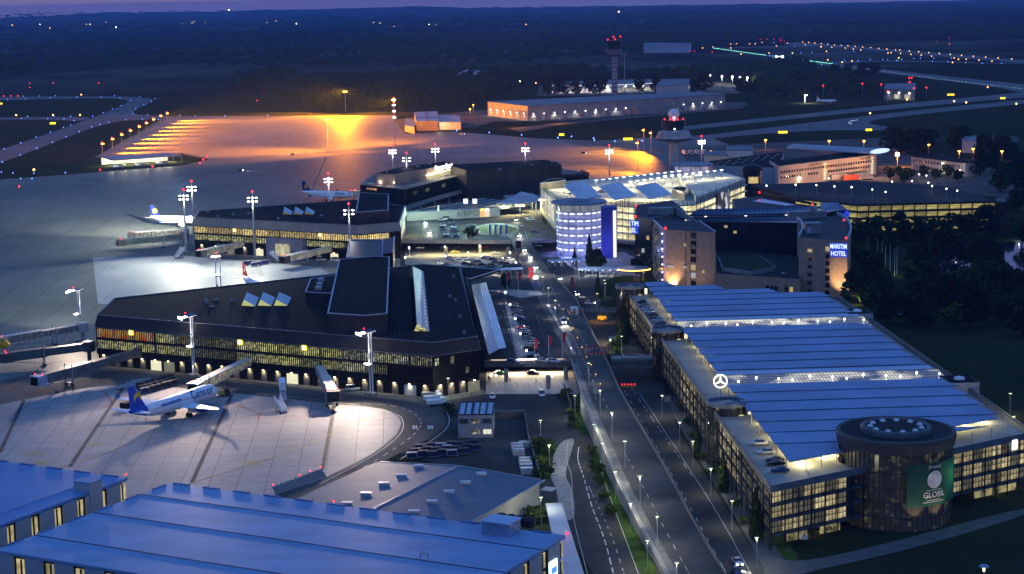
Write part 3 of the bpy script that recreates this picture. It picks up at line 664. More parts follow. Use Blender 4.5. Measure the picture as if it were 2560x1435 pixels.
def gate_sign(root, px, py, z, F, s=1.7):
    p = at(px, py, z); a, c = V(F[0][0],F[0][1],0), V(F[1][0],F[1][1],0); d = (c-a).normalized(); nr = wnorm(a, c)
    t_ = (V(p.x,p.y,0)-a).dot(d); p = a+d*t_+nr*.9+V(0,0,z); b = MB(); b.box(p, (s,.6,s), ang(a, c)); o = b.build('gate_sign', glow('yellow_sign', (1,.72,.03), 1.6), root)
    b = MB(); b.box(p+nr*.35, (s*.62,.1,s*.62), ang(a, c)); b.build('lit_number_panel', glow('sign_white', (1,.95,.7), 3.0), o)
for x, y in ((353,825),(622,849),(784,862)): gate_sign(tC, x, y, 12.6, FC)
# ---------------------------------------------------------------- middle terminal
RB = ats(ZT, (486,543),(892,564),(999,555),(1012,515),(897,499),(497,528))
tB, wB, rB = terminal('middle black terminal with warm window bands and a grey fascia, behind the near terminal', RB, ZF, ZT, 'black hexagonal terminals')
for ch in kids(tB):
    if ch.name.startswith('fascia'): ch.data.materials.clear(); ch.data.materials.append(ribbed('grey_fascia', (.20,.20,.19), AX, .8, .2, .5))
FB = offset(RB, .1)
window_row(tB, FB[0], FB[1], 11.4, 3.0, 13, lambda i: W_warm)
window_row(tB, FB[0], FB[1], 7.6, 2.7, 13, lambda i: W_hall if i < 12 else W_hall2)
window_row(tB, FB[1], FB[2], 11.4, 2.6, 4, lambda i: W_warm if i < 3 else None)
b = MB(); fins(b, FB[0], FB[1], 4.0, ZF, 1.0, .34); fins(b, FB[1], FB[2], 4.0, ZF, 1.0, .34); b.build('facade_fin', M_fin, tB)
ground_floor(tB, FB, 11, {2: glow('door_dim', (.6,.62,.45), .25), 4: glow('door_glow', (.95,.9,.6), .9), 9: glow('door_glow', (.95,.9,.6), .9)}, plain('pier_stone', (.16,.15,.12)), C_WARM, 500)
boxroof(tB, ats(23, (890,531),(970,525),(971,485),(899,482)), ZT, 23, plain('roof_box_wall', (.045,.04,.042)))
for dx in (0, 27.5, 55):
    sawtooth(tB, [(706+dx,536),(728+dx,537),(733+dx,529),(709+dx,529),(711+dx,516.5)], ZT, glow('gable_dim', (.3,.24,.08), .4))
vents(tB, [(520,531,0),(545,544,0),(583,538,0),(622,534,1),(696,549,0),(856,548,0),(804,540,1),(717,514,0)], ZT)
for x, y in ((624,568),(834,580)): gate_sign(tB, x, y, 12.2, FB, 1.6)
# grey gate pier with a tall lit window
d = (V(*FB[1][:2],0)-V(*FB[0][:2],0)).normalized(); nr = wnorm(FB[0], FB[1])
def on_facade(F, px, z=0):
    a, c = V(F[0][0],F[0][1],0), V(F[1][0],F[1][1],0); lo, hi = 0.0, 1.0
    for _ in range(40):
        mdd = (lo+hi)/2; p = a.lerp(c, mdd)+V(0,0,z); q = CM.transposed() @ (p-V(0,0,CAMH)); x = 1280-FPX*q.x/q.z
        lo, hi = (mdd, hi) if x < px else (lo, mdd)
    return a.lerp(c, lo)
g0, g1 = on_facade(FB, 677, 5), on_facade(FB, 768, 5)
b = MB(); q = [g0+nr*4, g1+nr*4, g1, g0]; b.prism(q, 0, 9.6); gp = b.build('gate_pier', plain('pier_grey', (.22,.23,.26), .6, ns=.3), tB)
b = MB(); b.prism([g0.lerp(g1,.26)+nr*4.1, g0.lerp(g1,.66)+nr*4.1, g0.lerp(g1,.66)+nr*3.9, g0.lerp(g1,.26)+nr*3.9], 1.2, 7.2); b.build('lit_window', LW('pier_glow', (1,.93,.55), 1.2, (.7,.7,.25)), gp)
# dark glass link block between the middle and near terminals
q = ats(20, (866,636),(956,635),(957,600),(875,600)); lk = thing('link_building', 'dark link block with a slanted glass roof between near and middle terminals', 'building', (q[0].x, q[0].y, 0))
b = MB(); b.hexa([V(p.x,p.y,0) for p in q], [q[0]-V(0,0,1.5), q[1]-V(0,0,1.5), q[2], q[3]]); b.build('wall', M_black, lk)
b = MB(); qq = [q[0]-V(0,0,1.35), q[1]-V(0,0,1.35), q[2]+V(0,0,.15), q[3]+V(0,0,.15)]; b.quad(*qq); b.build('slanted_glass', plain('slate_glass', (.022,.03,.03), .4, ns=.15, na=.4), lk)
b = MB()
for i in range(4): b.beam(qq[i]+V(0,0,.1), qq[(i+1)%4]+V(0,0,.1), .5, .3)
b.build('edge_trim', M_trim, lk)
b = MB(); q2 = ats(20, (957,634),(982,632),(986,592),(958,598)); b.prism(q2, 0, 20); b.build('side_block', M_black, lk); b = MB(); b.beam(q2[1]+V(0,0,.2), q2[2]+V(0,0,.2), .5, .3); b.build('edge_trim', M_trim, lk)
# ---------------------------------------------------------------- far terminal with roof terrace
q = ats(17, (902,456),(1011,468),(1168,429),(1110,412),(940,430)); tA = thing('terminal_building', 'far dark terminal with a busy lit roof terrace and white rooftop lettering', 'terminal', (q[0].x, q[0].y, 0), group='black hexagonal terminals')
b = MB(); b.prism(q, 0, 15.6); b.build('wall', M_black, tA)
b = MB(); b.prism(offset(q, -.3), 15.5, 15.7); b.build('terrace_floor', plain('terrace_paving', (.16,.14,.13), .8, ns=.3), tA)
b = MB(); fins(b, q[0], q[1], 3, 15.4, 2.0, .35); fins(b, q[1], q[2], 3, 15.4, 2.0, .35); b.build('facade_fin', M_fin, tA)
window_row(tA, q[1], q[2], 12.2, 2.0, 16, lambda i: [None,None,W_hall2,None,None,W_hall2,None,None,None,W_off,None,None,None,None,None,None][i])
window_row(tA, q[0], q[1], 13.8, 1.2, 8, lambda i: W_shop if i in (1,2) else None)
b = MB()
for i in (4, 0, 1):
    a, c = V(*q[i][:2],15.7), V(*q[(i+1)%5][:2],15.7); k = int((c-a).length/1.5)
    for j in range(k+1): b.beam(a.lerp(c, j/k), a.lerp(c, j/k)+V(0,0,1.7), .22, .22, (1,0,0))
    b.beam(a+V(0,0,1.7), c+V(0,0,1.7), .12, .12)
b.build('railing', M_galv, tA)
u = ats(22.5, (940,434),(988,435.5),(1018,429),(1065,422),(1131,408),(1110,403.5),(990,420)); o = boxroof(tA, [V(p.x,p.y,0) for p in u], 15.6, 22.5, plain('terrace_house', (.16,.14,.135), .7, ns=.15), False, 'terrace_house')
b = MB(); a, c = V(*u[3][:2],0), V(*u[4][:2],0); n_ = wnorm(a, c)
b.prism([a+n_*.2, c+n_*.2, c+n_*.1, a+n_*.1], 16, 18.6); b.build('lit_shopfront', LW('terrace_glow', (1,.85,.45), 2.0, (.6,.6,1)), o)
for t_ in (.12,.3,.5,.7,.88): light('POINT', a.lerp(c, t_)+n_*2.2+V(0,0,18.2), 2600, C_WARM, .3)
for x, y, s in ((950,462,1),(965,465,.7),(985,463,1),(1005,458,1),(1015,455,1.2)): light('POINT', at(x, y, 16)+V(0,0,1.6), 1000, (1,.7,.45), .3)
b = MB()
for k in range(14): p = a.lerp(c, .04+k*.07)+n_*.3; b.box(p+V(0,0,18.9), (.7,.3,.25))
b.build('shopfront_lamp', M_lampy, o)
b = MB()
for i in range(9): p = at(1058+i*9-(i%3)*3, 408-i*.6, 22.5); b.tube(p, p+V(0,0,3+2.5*((i*7)%4)/3), .09, .05, 5)
b.build('antenna', M_dark, o)
vents(tA, [(968,431,1),(1010,423,1),(1045,417,1),(1075,411,1)], 22.6)
def text_obj(name, s, mat, parent, p, rz, size, tilt=PI/2, ext=.06, bold=.0, align='CENTER', sx=1.0, flat=None):
    cu = bpy.data.curves.new(name, 'FONT'); cu.body = s; cu.size = size; cu.extrude = ext; cu.align_x = align; cu.align_y = 'CENTER'; cu.offset = bold; cu.resolution_u = 3
    o = bpy.data.objects.new(name, cu); COL.objects.link(o); bpy.context.view_layer.update()
    me = bpy.data.meshes.new_from_object(o.evaluated_get(bpy.context.evaluated_depsgraph_get())); bpy.data.objects.remove(o)
    me.materials.clear(); me.materials.append(mat); o = bpy.data.objects.new(name, me); COL.objects.link(o); o.parent = parent
    o.rotation_euler = (tilt, 0, rz); o.location = Vector(p)-(LOC.get(parent.name, V(0,0,0)) if parent else V(0,0,0)); o.scale = (sx,1,1); return o
sa, sc_ = a.lerp(c, .28), a.lerp(c, .99); L = (sc_-sa).length
text_obj('rooftop_lettering', 'Hannover Airport', glow('white_letters', (1,1,.98), 3.2), tA, sa.lerp(sc_, .5)+n_*.5+V(0,0,21.6), ang(a, c), 4.6, bold=.05, sx=L/36.0)
# terrace furniture and sunshades
um = None
for i, (x, y) in enumerate(((1100,437),(1112,434),(1122,431),(1130,429))):
    p = at(x, y, 15.7)
    if i == 0:
        um = thing('parasol', '', 'parasol', p); b = MB(); b.tube(p, p+V(0,0,2.6), .06); b.build('pole', M_white, um); b = MB(); b.lathe([(2.2,2.3),(1.1,2.9),(.02,3.2)], p, 8); b.build('canopy', plain('yellow_canvas', (.65,.42,.06), .8, ns=1), um); t = um
    else: t = dup(um, p)
    tag(t, f'yellow parasol on the roof terrace, {ORD[i]} from the left of the four', 'parasol', 'parasols on the roof terrace')
# long low wing beyond it
u = ats(21, (1166,425),(1391,405),(1404,412),(1390,417),(1210,432)); wg = thing('terminal_wing', 'long dark windowless terminal wing stretching right from the roof terrace', 'terminal wing', (u[0].x, u[0].y, 0))
k0, k1, k2 = at(1166,425,21), at(1391,405,21), at(1404,412,21); nn = wnorm(k0, k2)
P = [V(p.x,p.y,0) for p in (k0, k2, k1)]; P[0] = P[0]; up = V(-nn.x,-nn.y,0)*40
b = MB(); b.prism([P[0], P[1], P[2], P[2]+up*.5, P[0]+up], 0, 21); b.build('wall', plain('wing_cladding', (.038,.035,.036), .6, ns=.2), wg)
b = MB(); b.prism(offset([P[0], P[1], P[2], P[2]+up*.5, P[0]+up], -.3), 20.9, 21.05); b.build('roof', M_roofblack, wg)
b = MB(); l0, l1, l2 = at(1168,458,12), at(1452,428,12), at(1472,437,12); b.prism([V(*l0[:2],0), V(*l2[:2],0), V(*l1[:2],0), V(*l1[:2],0)+V(-40,60,0), V(*l0[:2],0)+V(0,70,0)], 0, 12); o = b.build('lower_tier', M_black, wg)
b = MB(); b.beam(l0+V(0,0,.4), l2+V(0,0,.4), .6, 1.6); b.beam(l2+V(0,0,.4), l1+V(0,0,.4), .6, 1.6); b.build('tier_fascia', plain('wing_cladding', (.038,.035,.036)), o)
window_row(wg, l0, l2, 8.0, 1.6, 14, lambda i: W_hall2 if i in (2,5,11,13) else None)
vents(wg, [(1250,424,1),(1330,413,1),(1380,407,0)], 21)
# approach ramp swinging round in front of the far terminal
P = [at(1010,524,7),(at(1080,500,7)),at(1150,481,7),at(1207,467,7),at(1300,458,7)]; b = MB(); w2 = MB()
for a, c in zip(P, P[1:]):
    n_ = V(-(c-a).normalized().y, (c-a).normalized().x, 0)
    b.hexa([a-V(0,0,1), c-V(0,0,1), c+n_*9-V(0,0,1), a+n_*9-V(0,0,1)], [a, c, c+n_*9, a+n_*9]); w2.beam(a+V(0,0,.3), c+V(0,0,.3), .4, 2.4)
    for s in (.25,.75): w2.tube(a.lerp(c, s)+n_*3-V(0,0,7), a.lerp(c, s)+n_*3-V(0,0,1), .6)
struct(b.build('approach_ramp', M_asph)); tag(w2.build('ramp_parapet', M_conc), 'pale parapet of the approach ramp below the far terminal', 'parapet')
# ---------------------------------------------------------------- low arrivals building with the AIRPORT wall
q = ats(10, (1017,533),(1318,528),(1330,508),(1240,504),(1070,519)); ab = thing('arrivals_building', 'low pale building with big AIRPORT letters on its wall behind the middle forecourt', 'building', (q[0].x, q[0].y, 0))
a, c = at(1017,553,ZD), at(1250,541,ZD); h_ = 4.6; n_ = wnorm(a, c)
b = MB(); b.prism([V(*a[:2],0), V(*c[:2],0), V(*c[:2],0)-n_*2, V(*a[:2],0)-n_*2], ZD, ZD+h_); b.build('wall', plain('pale_render', (.42,.41,.38), .8, ns=.2, na=.15), ab)
r0 = [V(*a[:2],ZD+h_)-n_*2, V(*c[:2],ZD+h_)-n_*2, at(1330,505,ZD+h_+1), at(1200,492,ZD+h_+1)]
b = MB(); b.prism([V(p.x,p.y,0) for p in r0], ZD+h_-1, ZD+h_+.4); o = b.build('roof', plain('blue_grey_roof', (.16,.2,.25), .4, ns=.1), ab)
b = MB()
for i in range(6): b.beam(r0[0].lerp(r0[1], i/6)+V(0,0,.7), r0[3].lerp(r0[2], i/6)+V(0,0,.7), .5, .5)
b.build('roof_rib', M_dark, o)
tp = a.lerp(c, .76); text_obj('wall_lettering', 'AIRPORT', plain('letter_grey', (.14,.14,.14), .5), ab, a.lerp(c, .70)+n_*.1+V(0,0,2.3), ang(a, c), 4.6, sx=.95)
tp = on_facade([a, c], 1222, ZD+2)
for i, (px, cl) in enumerate(((1205,(1,.55,.2)),(1217,(1,.85,.6)))):
    p = on_facade([a, c], px, ZD+2); b = MB(); b.box(p+n_*.6+V(0,0,ZD+2.0), (2.6,.8,3.4), ang(a, c)); o = b.build('kiosk', glow(f'kiosk_glow_{"orange" if i==0 else "cream"}', cl, .9), ab)
    b = MB(); b.lathe([(1.3,0),(1.2,.7),(.7,1.2),(.01,1.4)], p+n_*.9+V(0,0,ZD+3.7), 12, sc=(1,.4)); b.build('dome_sign', glow(f'dome_{i}', ((1,.8,.1),(1,1,1))[i], 1.8), o)
for i, (px, py) in enumerate(((1164,503),(1187,503),(1096,520))):
    p = at(px, py, 13); b = MB(); b.box(p, (2.4 if i < 2 else .8,.4,2.6 if i < 2 else 3), .2); b.build('sign_cube' if i < 2 else 'roof_pylon', glow('cube_white', (1,.98,.95), 1.5) if i < 2 else M_white, ab); 
    if i < 2: b = MB(); b.tube(p-V(0,0,3.2), p-V(0,0,1.2), .1); b.build('sign_post', M_grey, ab)
# swooping entrance canopy
A = [at(1243,507,13),at(1262,500,13.5),at(1285,490,14),at(1301,479,14),at(1330,484,14),at(1352,491,13.5),at(1340,504,13),at(1300,509,12.6)]
cp = thing('entrance_canopy', 'sail shaped blue grey canopy with lit shops beneath, beside the open parking deck', 'canopy', (A[0].x, A[0].y, 0))
b = MB(); b.add(list(A)+[p-V(0,0,.6) for p in A], [tuple(range(8)), tuple(range(15,7,-1))]+[(i,8+i,8+(i+1)%8,(i+1)%8) for i in range(8)]); b.build('canopy_roof', plain('canopy_sheet', (.30,.34,.40), .4, ns=.1), cp)
for i in (4,5,6,7): b = MB(); b.tube(V(*A[i][:2],ZD), A[i]-V(0,0,.5), .25); b.build('column', M_white, cp)
b = MB(); b.prism([V(*at(1255,520,ZD)[:2],0), V(*at(1330,510,ZD)[:2],0), V(*at(1335,500,ZD)[:2],0), V(*at(1262,505,ZD)[:2],0)], ZD, ZD+4.0); o = b.build('shop_block', plain('shop_wall', (.2,.2,.19), .7), cp)
window_row(o, at(1255,520,ZD), at(1330,510,ZD), ZD+1.9, 2.6, 6, lambda i: [LW('shop_green', (.55,.9,.3), 1.0), W_shop, W_hall, LW('shop_red', (1,.4,.15), 1.0), W_hall, W_hall][i])
b = MB()
for i in range(3): p = A[7].lerp(A[5], i/2.5); b.box(p-V(0,0,1.2), (5,.5,.5), .2)
b.build('light_strip', M_lampy, cp)
for t_ in (.2,.5,.8): light('POINT', A[0].lerp(A[5], t_)-V(0,0,1.5), 16000, (1,.86,.42), .15)
# ================================================================== BLUE GLASS ROTUNDA AND PARKING DECK BEHIND IT
c_ = (at(1392,507,25)+at(1503,507,25))/2; r_ = (at(1503,507,25)-at(1392,507,25)).length/2
gb = c_; zb = 0.0
rt = thing('glass_rotunda', 'round glass ramp tower glowing blue and white under a flat disc roof', 'tower', (c_.x, c_.y, 0))
b = MB(); b.lathe([(r_,0),(r_,21.5)], (c_.x,c_.y,0), 48); b.build('glass_wall', litwin('backlit_blue_glass', (.38,.46,1.0), 1.15, (.25,.25,1.6), lo=.1, hi=.55, ns=.5), rt)
b = MB(); b.lathe([(r_,21.5),(r_,25)], (c_.x,c_.y,0), 48); b.build('top_glass', litwin('backlit_pale_glass', (.62,.7,.85), .8, (.6,.6,.12), lo=.2, hi=.7), rt)
for k in range(6):
    b = MB()
    for i in range(18):
        a = 2*PI*(i+.5)/18; e_ = V(-math.sin(a), math.cos(a), 0); o_ = V(math.cos(a), math.sin(a), 0); p = V(c_.x, c_.y, 0)+o_*(r_-.02); z = .6+3.5*k+2.75
        b.add([p+e_*(1.62*math.cos(u))+o_*.10+V(0,0,z+.5*math.sin(u)) for u in [PI*2*j/10 for j in range(10)]], [tuple(range(10))])
    b.build('lamp_ring', glow('cool_ring_lamp', (.86,.89,1), 1.3), rt)
def mth(t, op, *v):
    n = t.nodes.new('ShaderNodeMath'); n.operation = op
    for i, x in enumerate(v):
        if hasattr(x, 'is_linked'): t.links.new(x, n.inputs[i])
        else: n.inputs[i].default_value = x
    return n.outputs[0]
b = MB()
for i in range(24): a = 2*PI*i/24; b.beam(V(c_.x+math.cos(a)*(r_+.08), c_.y+math.sin(a)*(r_+.08), 0), V(c_.x+math.cos(a)*(r_+.08), c_.y+math.sin(a)*(r_+.08), 24.6), .14, .14, (1,0,0))
for k in range(8):
    z = .6+3.5*k
    if z < 24: b.lathe([(r_+.02,z-.12),(r_+.14,z-.12),(r_+.14,z+.12),(r_+.02,z+.12)], (c_.x,c_.y,0), 40)
b.build('glazing_bar', plain('navy_steel', (.08,.09,.3), .5), rt)
b = MB(); b.lathe([(.01,25.0),(r_+2.5,25.0),(r_+2.8,25.4),(r_+2.6,25.9),(.01,26.1)], (c_.x,c_.y,0), 48); o = b.build('disc_roof', plain('disc_grey', (.17,.20,.27), .5, ns=.1), rt)
b = MB(); b.lathe([(5.5,26.1),(5.4,26.4),(3.6,26.4),(3.5,26.1)], (c_.x,c_.y,0), 32); b.build('raised_ring', M_grey, o)
for a in range(8): light('POINT', (c_.x+math.cos(a*PI/4-PI*.9)*(r_+3), c_.y+math.sin(a*PI/4-PI*.9)*(r_+3), 2.5), 3000, (.25,.28,1), .4, parent=rt)
# blue stair tower
q = ats(24.5, (1504,519),(1542,518),(1540,513),(1510,513)); st = thing('stair_tower', 'plain dark blue stair tower with a white lit glass strip beside the glass rotunda', 'tower', (q[0].x, q[0].y, 0))
P = [V(p.x,p.y,0) for p in q]; P[2] = P[1]+V(0,9,0); P[3] = P[0]+V(0,9,0)
b = MB(); b.prism(P, 0, 24.5); b.build('wall', plain('deep_blue_panel', (.06,.07,.34), .6, ns=.2, na=.1), st)
b = MB(); s0, s1 = P[0].lerp(P[1], .74), P[0].lerp(P[1], .95); b.prism([s0+V(0,-.25,0), s1+V(0,-.25,0), s1, s0], .5, 23); b.build('lit_glass_strip', glow('cream_strip', (1,1,.8), 1.1), st)
light('POINT', P[0].lerp(P[1],.4)+V(0,-6,8), 900, (.3,.32,1), .5)
# the parking deck: lit storeys, roof deck, posts
ZP = 20.6
q = ats(ZP, (1351,459),(1391,499),(1585,517),(1741,511),(1868,461),(1790,438),(1697,427),(1480,447)); P = [V(p.x,p.y,0) for p in q]
pk = thing('parking_garage', 'open parking garage with a floodlit top deck and lit storeys behind the hotel', 'parking garage', (P[0].x, P[0].y, 0))
M_deck = plain('deck_concrete', (.50,.48,.40), .75, ns=.08, na=.2)
b = MB()
for k in range(6): b.prism(P, ZP-3.4*k-.45, ZP-3.4*k)
b.build('floor_slab', M_deck, pk)
b = MB(); b.prism(offset(P, -9), 0, ZP-.5); b.build('core', plain('deck_wall', (.3,.29,.25), .8), pk)
W_deck = LW('deck_glow', (1,.90,.50), 1.5, (.35,.35,.9), ns=1.0, lo=.3, hi=.55)
for k in range(1, 6):
    zc = ZP-3.4*k+1.35
    for a, c, n in ((P[1], P[2], 8), (P[2], P[3], 9), (P[3], P[4], 9)):
        window_row(pk, a, c, zc, 2.3, n, W_deck, off=-1.5, gap=.1, name='lit_bay')
    b = MB(); 
b = MB()
for a, c in ((P[1],P[2]),(P[2],P[3]),(P[3],P[4])):
    for i in range(15): p = a.lerp(c, i/14); b.beam(p, p+V(0,0,ZP+2.2), .22, .22, (1,0,0))
    for z in (ZP+1.1, ZP+2.2): b.beam(a+V(0,0,z), c+V(0,0,z), .1, .1)
b.build('facade_frame', M_dark, pk)
# poster wall on the left flank and its lit screens
a, c = P[0], P[1]; nr = wnorm(a, c); b = MB(); b.prism([a, c, c+nr*.4, a+nr*.4][::-1], 0, ZP+.9); b.build('flank_wall', plain('flank_panel', (.34,.33,.28), .7, ns=.1), pk)
for i in range(4):
    s = a.lerp(c, .12+i*.21)+nr*.5; e = a.lerp(c, .28+i*.21)+nr*.5; b = MB(); b.prism([s, e, e+nr*.1, s+nr*.1][::-1], 8, ZP-1.5); b.build('lit_banner', LW('banner_glow', (1,.93,.75), .95, (.3,.3,.5), lo=.2, hi=.6), pk)
    light('SPOT', s.lerp(e,.5)+nr*6+V(0,0,3), 9000, (1,.93,.62), .3, s.lerp(e,.5)+V(0,0,14), 1.4)
railing('deck_railing', 'grey railing along the left edge of the floodlit parking deck', [V(*P[0][:2],ZP), V(*P[1][:2],ZP)], 1.6, 3.0, M_dark)
q = ats(ZP+3.5, (1351,459),(1414,451),(1408,446),(1375,448)); o = boxroof(pk, [V(p.x,p.y,0) for p in q], ZP, ZP+3.5, plain('deck_hut', (.2,.19,.16), .7), True, 'stair_hut')
q = ats(ZP+3.4, (1680,472),(1712,485),(1716,468),(1690,467)); boxroof(pk, [V(p.x,p.y,0) for p in q], ZP, ZP+3.4, plain('deck_hut', (.2,.19,.16)), True, 'stair_hut')
# upper tier to the right and the poster
q = [P[3]+V(0,1,0), P[4], P[5], at(1690,452,ZP)]; q = [V(p.x,p.y,0) for p in q]
b = MB(); b.prism(offset(q,-1), ZP+.02, ZP+3.2); b.build('upper_tier', M_deck, pk)
for i in range(9):
    p = q[0].lerp(q[1], i/8.); b = MB(); b.beam(p, p+V(0,0,ZP+5), .18, .18, (1,0,0)); b.build('rail_post', M_dark, pk)
s, e = P[3].lerp(P[4], .34), P[3].lerp(P[4], .60); nr = wnorm(P[3], P[4]); b = MB(); b.prism([s+nr*.6, e+nr*.6, e+nr*.9, s+nr*.9][::-1], 5.5, ZP+1.5)
pm, t, bb = nodes('poster_print'); f = ramp(t, noise(t, .16, 2), .47, .56); t.links.new(mixc(t, f, (.03,.03,.035), (.85,.84,.8)), bb.inputs['Base Color']); bb.inputs['Roughness'].default_value = .5
po = b.build('poster', pm, pk); b = MB(); b.prism([s+nr*.9, e+nr*.9, e+nr*1.0, s+nr*1.0][::-1], 5.5, 9.2); b.build('orange_band', glow('poster_orange', (1,.33,.02), 1.0), po)
light('SPOT', s.lerp(e,.5)+nr*14+V(0,0,4), 15000, (1,.95,.85), .4, s.lerp(e,.5)+V(0,0,14), 1.2)
# sail roofs over the exits
for i, sq in enumerate((((1408,462),(1447,499),(1504,491),(1465,453)),((1496,465),(1536,500),(1591,489),(1550,455)),((1587,467),(1623,497),(1678,485),(1641,456)))):
    Z4 = (6.6,5.2,6.0,7.4); Q = [at(x, y, ZP+z) for (x, y), z in zip(sq, Z4)]
    cpy = thing('sail_roof', f'tilted pale sheet roof standing on the floodlit parking deck, {("left","middle","right")[i]} of three', 'canopy', (Q[0].x, Q[0].y, ZP), group='tilted roofs on the parking deck')
    b = MB(); b.hexa([p-V(0,0,.35) for p in Q], Q); b.build('roof_sheet', slabs('sail_sheet', (.66,.69,.74), (.62,.65,.70), AX, 4, 4, .02, (.2,.22,.27), .05, .4), cpy)
    for j in (.15,.35,.55,.75): p = Q[1].lerp(Q[2], j).lerp(Q[0].lerp(Q[3], j), .12); b = MB(); b.beam(V(p.x,p.y,ZP), p-V(0,0,.4), .22, .22, (1,0,0)); b.build('column', M_dark, cpy)
# lamp posts on the deck
lp = thing('deck_lamp', '', 'lamp post', (0,0,0)); b = MB(); b.tube((0,0,0), (0,0,4.6), .11, .08, 6); b.build('post', M_grey, lp, True); b = MB(); b.lathe([(.2,4.9),(.55,4.75),(.95,4.45)], n=10); b.build('shade', M_grey, lp, True); b = MB(); b.lathe([(.01,4.25),(.9,4.4),(1.0,4.5),(.01,4.55)], n=10); b.build('lamp', glow('deck_lamp_white', (1,1,.93), 9.0), lp, True)
rows = [((1490.5,450),(1697,427),13,'back'),((1576,453),(1750,432),11,'middle'),((1663,454),(1804,439),9,'front')]; k = 0
for (x0,y0),(x1,y1),n,nm in rows:
    for i in range(n):
        p = at(lerp(x0,x1,i/(n-1)), lerp(y0,y1,i/(n-1)), ZP+4.5); p = V(p.x,p.y,ZP+(3.2 if nm == 'front' else 0))
        t = lp if k == 0 else dup(lp, p); t.location = p; k += 1
        tag(t, f'white deck lamp on the floodlit parking deck, {ORD[i]} from the left in the {nm} row', 'lamp post', 'lamp posts on the parking deck')
        if i % 2 == 0: light('POINT', p+V(0,0,4.0), 3400, (1,.90,.52), .25)
for x, y in ((1400,475),(1430,485),(1480,480),(1530,500),(1560,480),(1610,500),(1650,500),(1700,495)): light('POINT', at(x, y, ZP)+V(0,0,4.2), 4600, (1,.90,.50), .25)
# disc roofed ramp head at the back of the deck
c_ = at(1728,413,24); r_ = (at(1782,413,24)-at(1674,413,24)).length/2; dr = thing('ramp_rotunda', 'flat grey disc roofed ramp rotunda with violet lit columns at the back of the deck', 'rotunda', (c_.x, c_.y, 0))
b = MB(); b.lathe([(.01,24),(r_,24),(r_+.3,24.5),(r_,24.9),(.01,25.1)], (c_.x,c_.y,0), 40); b.build('disc_roof', plain('disc_grey', (.17,.20,.27)), dr)
b = MB(); b.lathe([(r_-3,0),(r_-3,23.9)], (c_.x,c_.y,0), 40); b.build('violet_glass', litwin('violet_glow', (.62,.6,1), .9, (.5,.5,.1), lo=.3, hi=.6), dr)
# round dark pavilion beyond
c_ = at(1880,452,8); pv_ = thing('pavilion', 'small dark domed pavilion with a warm lit window right of the floodlit deck', 'pavilion', (c_.x, c_.y, 0)); b = MB(); b.lathe([(6,0),(6,14),(7,14.5),(6,17),(3,18.5),(.01,19)], (c_.x,c_.y,0), 16); b.build('drum', M_dark, pv_)
b = MB(); b.box((c_.x,c_.y-6.1,9), (6,.4,4)); b.build('window', LW('pavilion_glow', (1,.75,.3), 1.6), pv_)
# ================================================================== HOTEL
def vwin(root, a, c, zs, cols, w, h, mats, name='window', off=.1):
    a, c = V(a[0],a[1],0), V(c[0],c[1],0); nr = wnorm(a, c); rz = ang(a, c); pr = None; k = 0
    for tt in cols:
        for z in zs:
            m = mats(k) if callable(mats) else mats; k += 1
            if m is None: continue
            p = a.lerp(c, tt)+nr*off+V(0,0,z)
            if pr is None: q = MB(); q.box((0,0,0), (w,.12,h)); pr = o = q.build(name, m, root, True)
            else:
                o = pr.copy(); COL.objects.link(o); o.parent = root; o.material_slots[0].link = 'OBJECT'; o.material_slots[0].material = m
            o.location = p-LOC[root.name]; o.rotation_euler = (0,0,rz); LOC[o.name] = p
M_hot = glow('room_warm', (1,.72,.35), .45); M_hot2 = glow('room_cool', (.85,.9,1), .4); M_win = plain('dark_pane', (.012,.013,.016), .1, spec=.8)
Hh = 25.0
tl = ats(Hh, (1628,547),(1658,574),(1788.5,581),(1748,554)); h1 = thing('hotel_block', 'sandstone hotel block uplit by warm light with violet edge lamps, left of the hotel court', 'hotel', (tl[1].x, tl[1].y, 0), group='hotel blocks'); P = [V(p.x,p.y,0) for p in tl]
b = MB(); b.prism(P, 0, Hh); b.build('wall', M_brick, h1); b = MB(); b.prism(offset(P,-.2), Hh-.02, Hh+.05); b.build('roof', plain('blue_black_roof', (.022,.028,.036), .6, ns=.1), h1)
b = MB(); b.beam(P[0]+V(0,0,Hh+.3), P[1]+V(0,0,Hh+.3), .5, .6); b.beam(P[2]+V(0,0,Hh+.3), P[3]+V(0,0,Hh+.3), .5, .6); b.build('roof_trim', M_trim, h1)
b = MB(); nr = wnorm(P[0], P[1]); b.prism([P[0]+nr*.25, P[1]+nr*.25, P[1]+nr*.02, P[0]+nr*.02], 0, Hh-.3); b.build('glass_front', litwin('hotel_glass', (.5,.55,.8), .35, (.4,.4,.5), lo=.52, hi=.62), h1)
vwin(h1, P[1], P[2], [2.8+3.4*k for k in range(7)], [.58], 2.2, 2.2, lambda k: [M_win,M_hot2,M_hot,M_win,M_win,M_win,M_win][k])
vwin(h1, P[1], P[2], [9.5], [.1,.17,.42], 1.6, .8, M_hot2); vwin(h1, P[1], P[2], [8,19], [.77,.42], 1.0, 1.2, lambda k: [M_hot,None,None,M_hot][k])
b = MB(); nr = wnorm(P[1], P[2]); 
for tt in (.43,.53,.63): p = P[1].lerp(P[2], tt)+nr*.06; b.beam(p, p+V(0,0,Hh-.2), .25, .12, (1,0,0))
b.build('wall_joint', M_dark, h1)
vl = MB(); vl.box((0,0,0), (.5,.5,.5)); vo_ = vl.build('edge_lamp', glow('violet_lamp', (.25,.25,1), 12), h1, True)
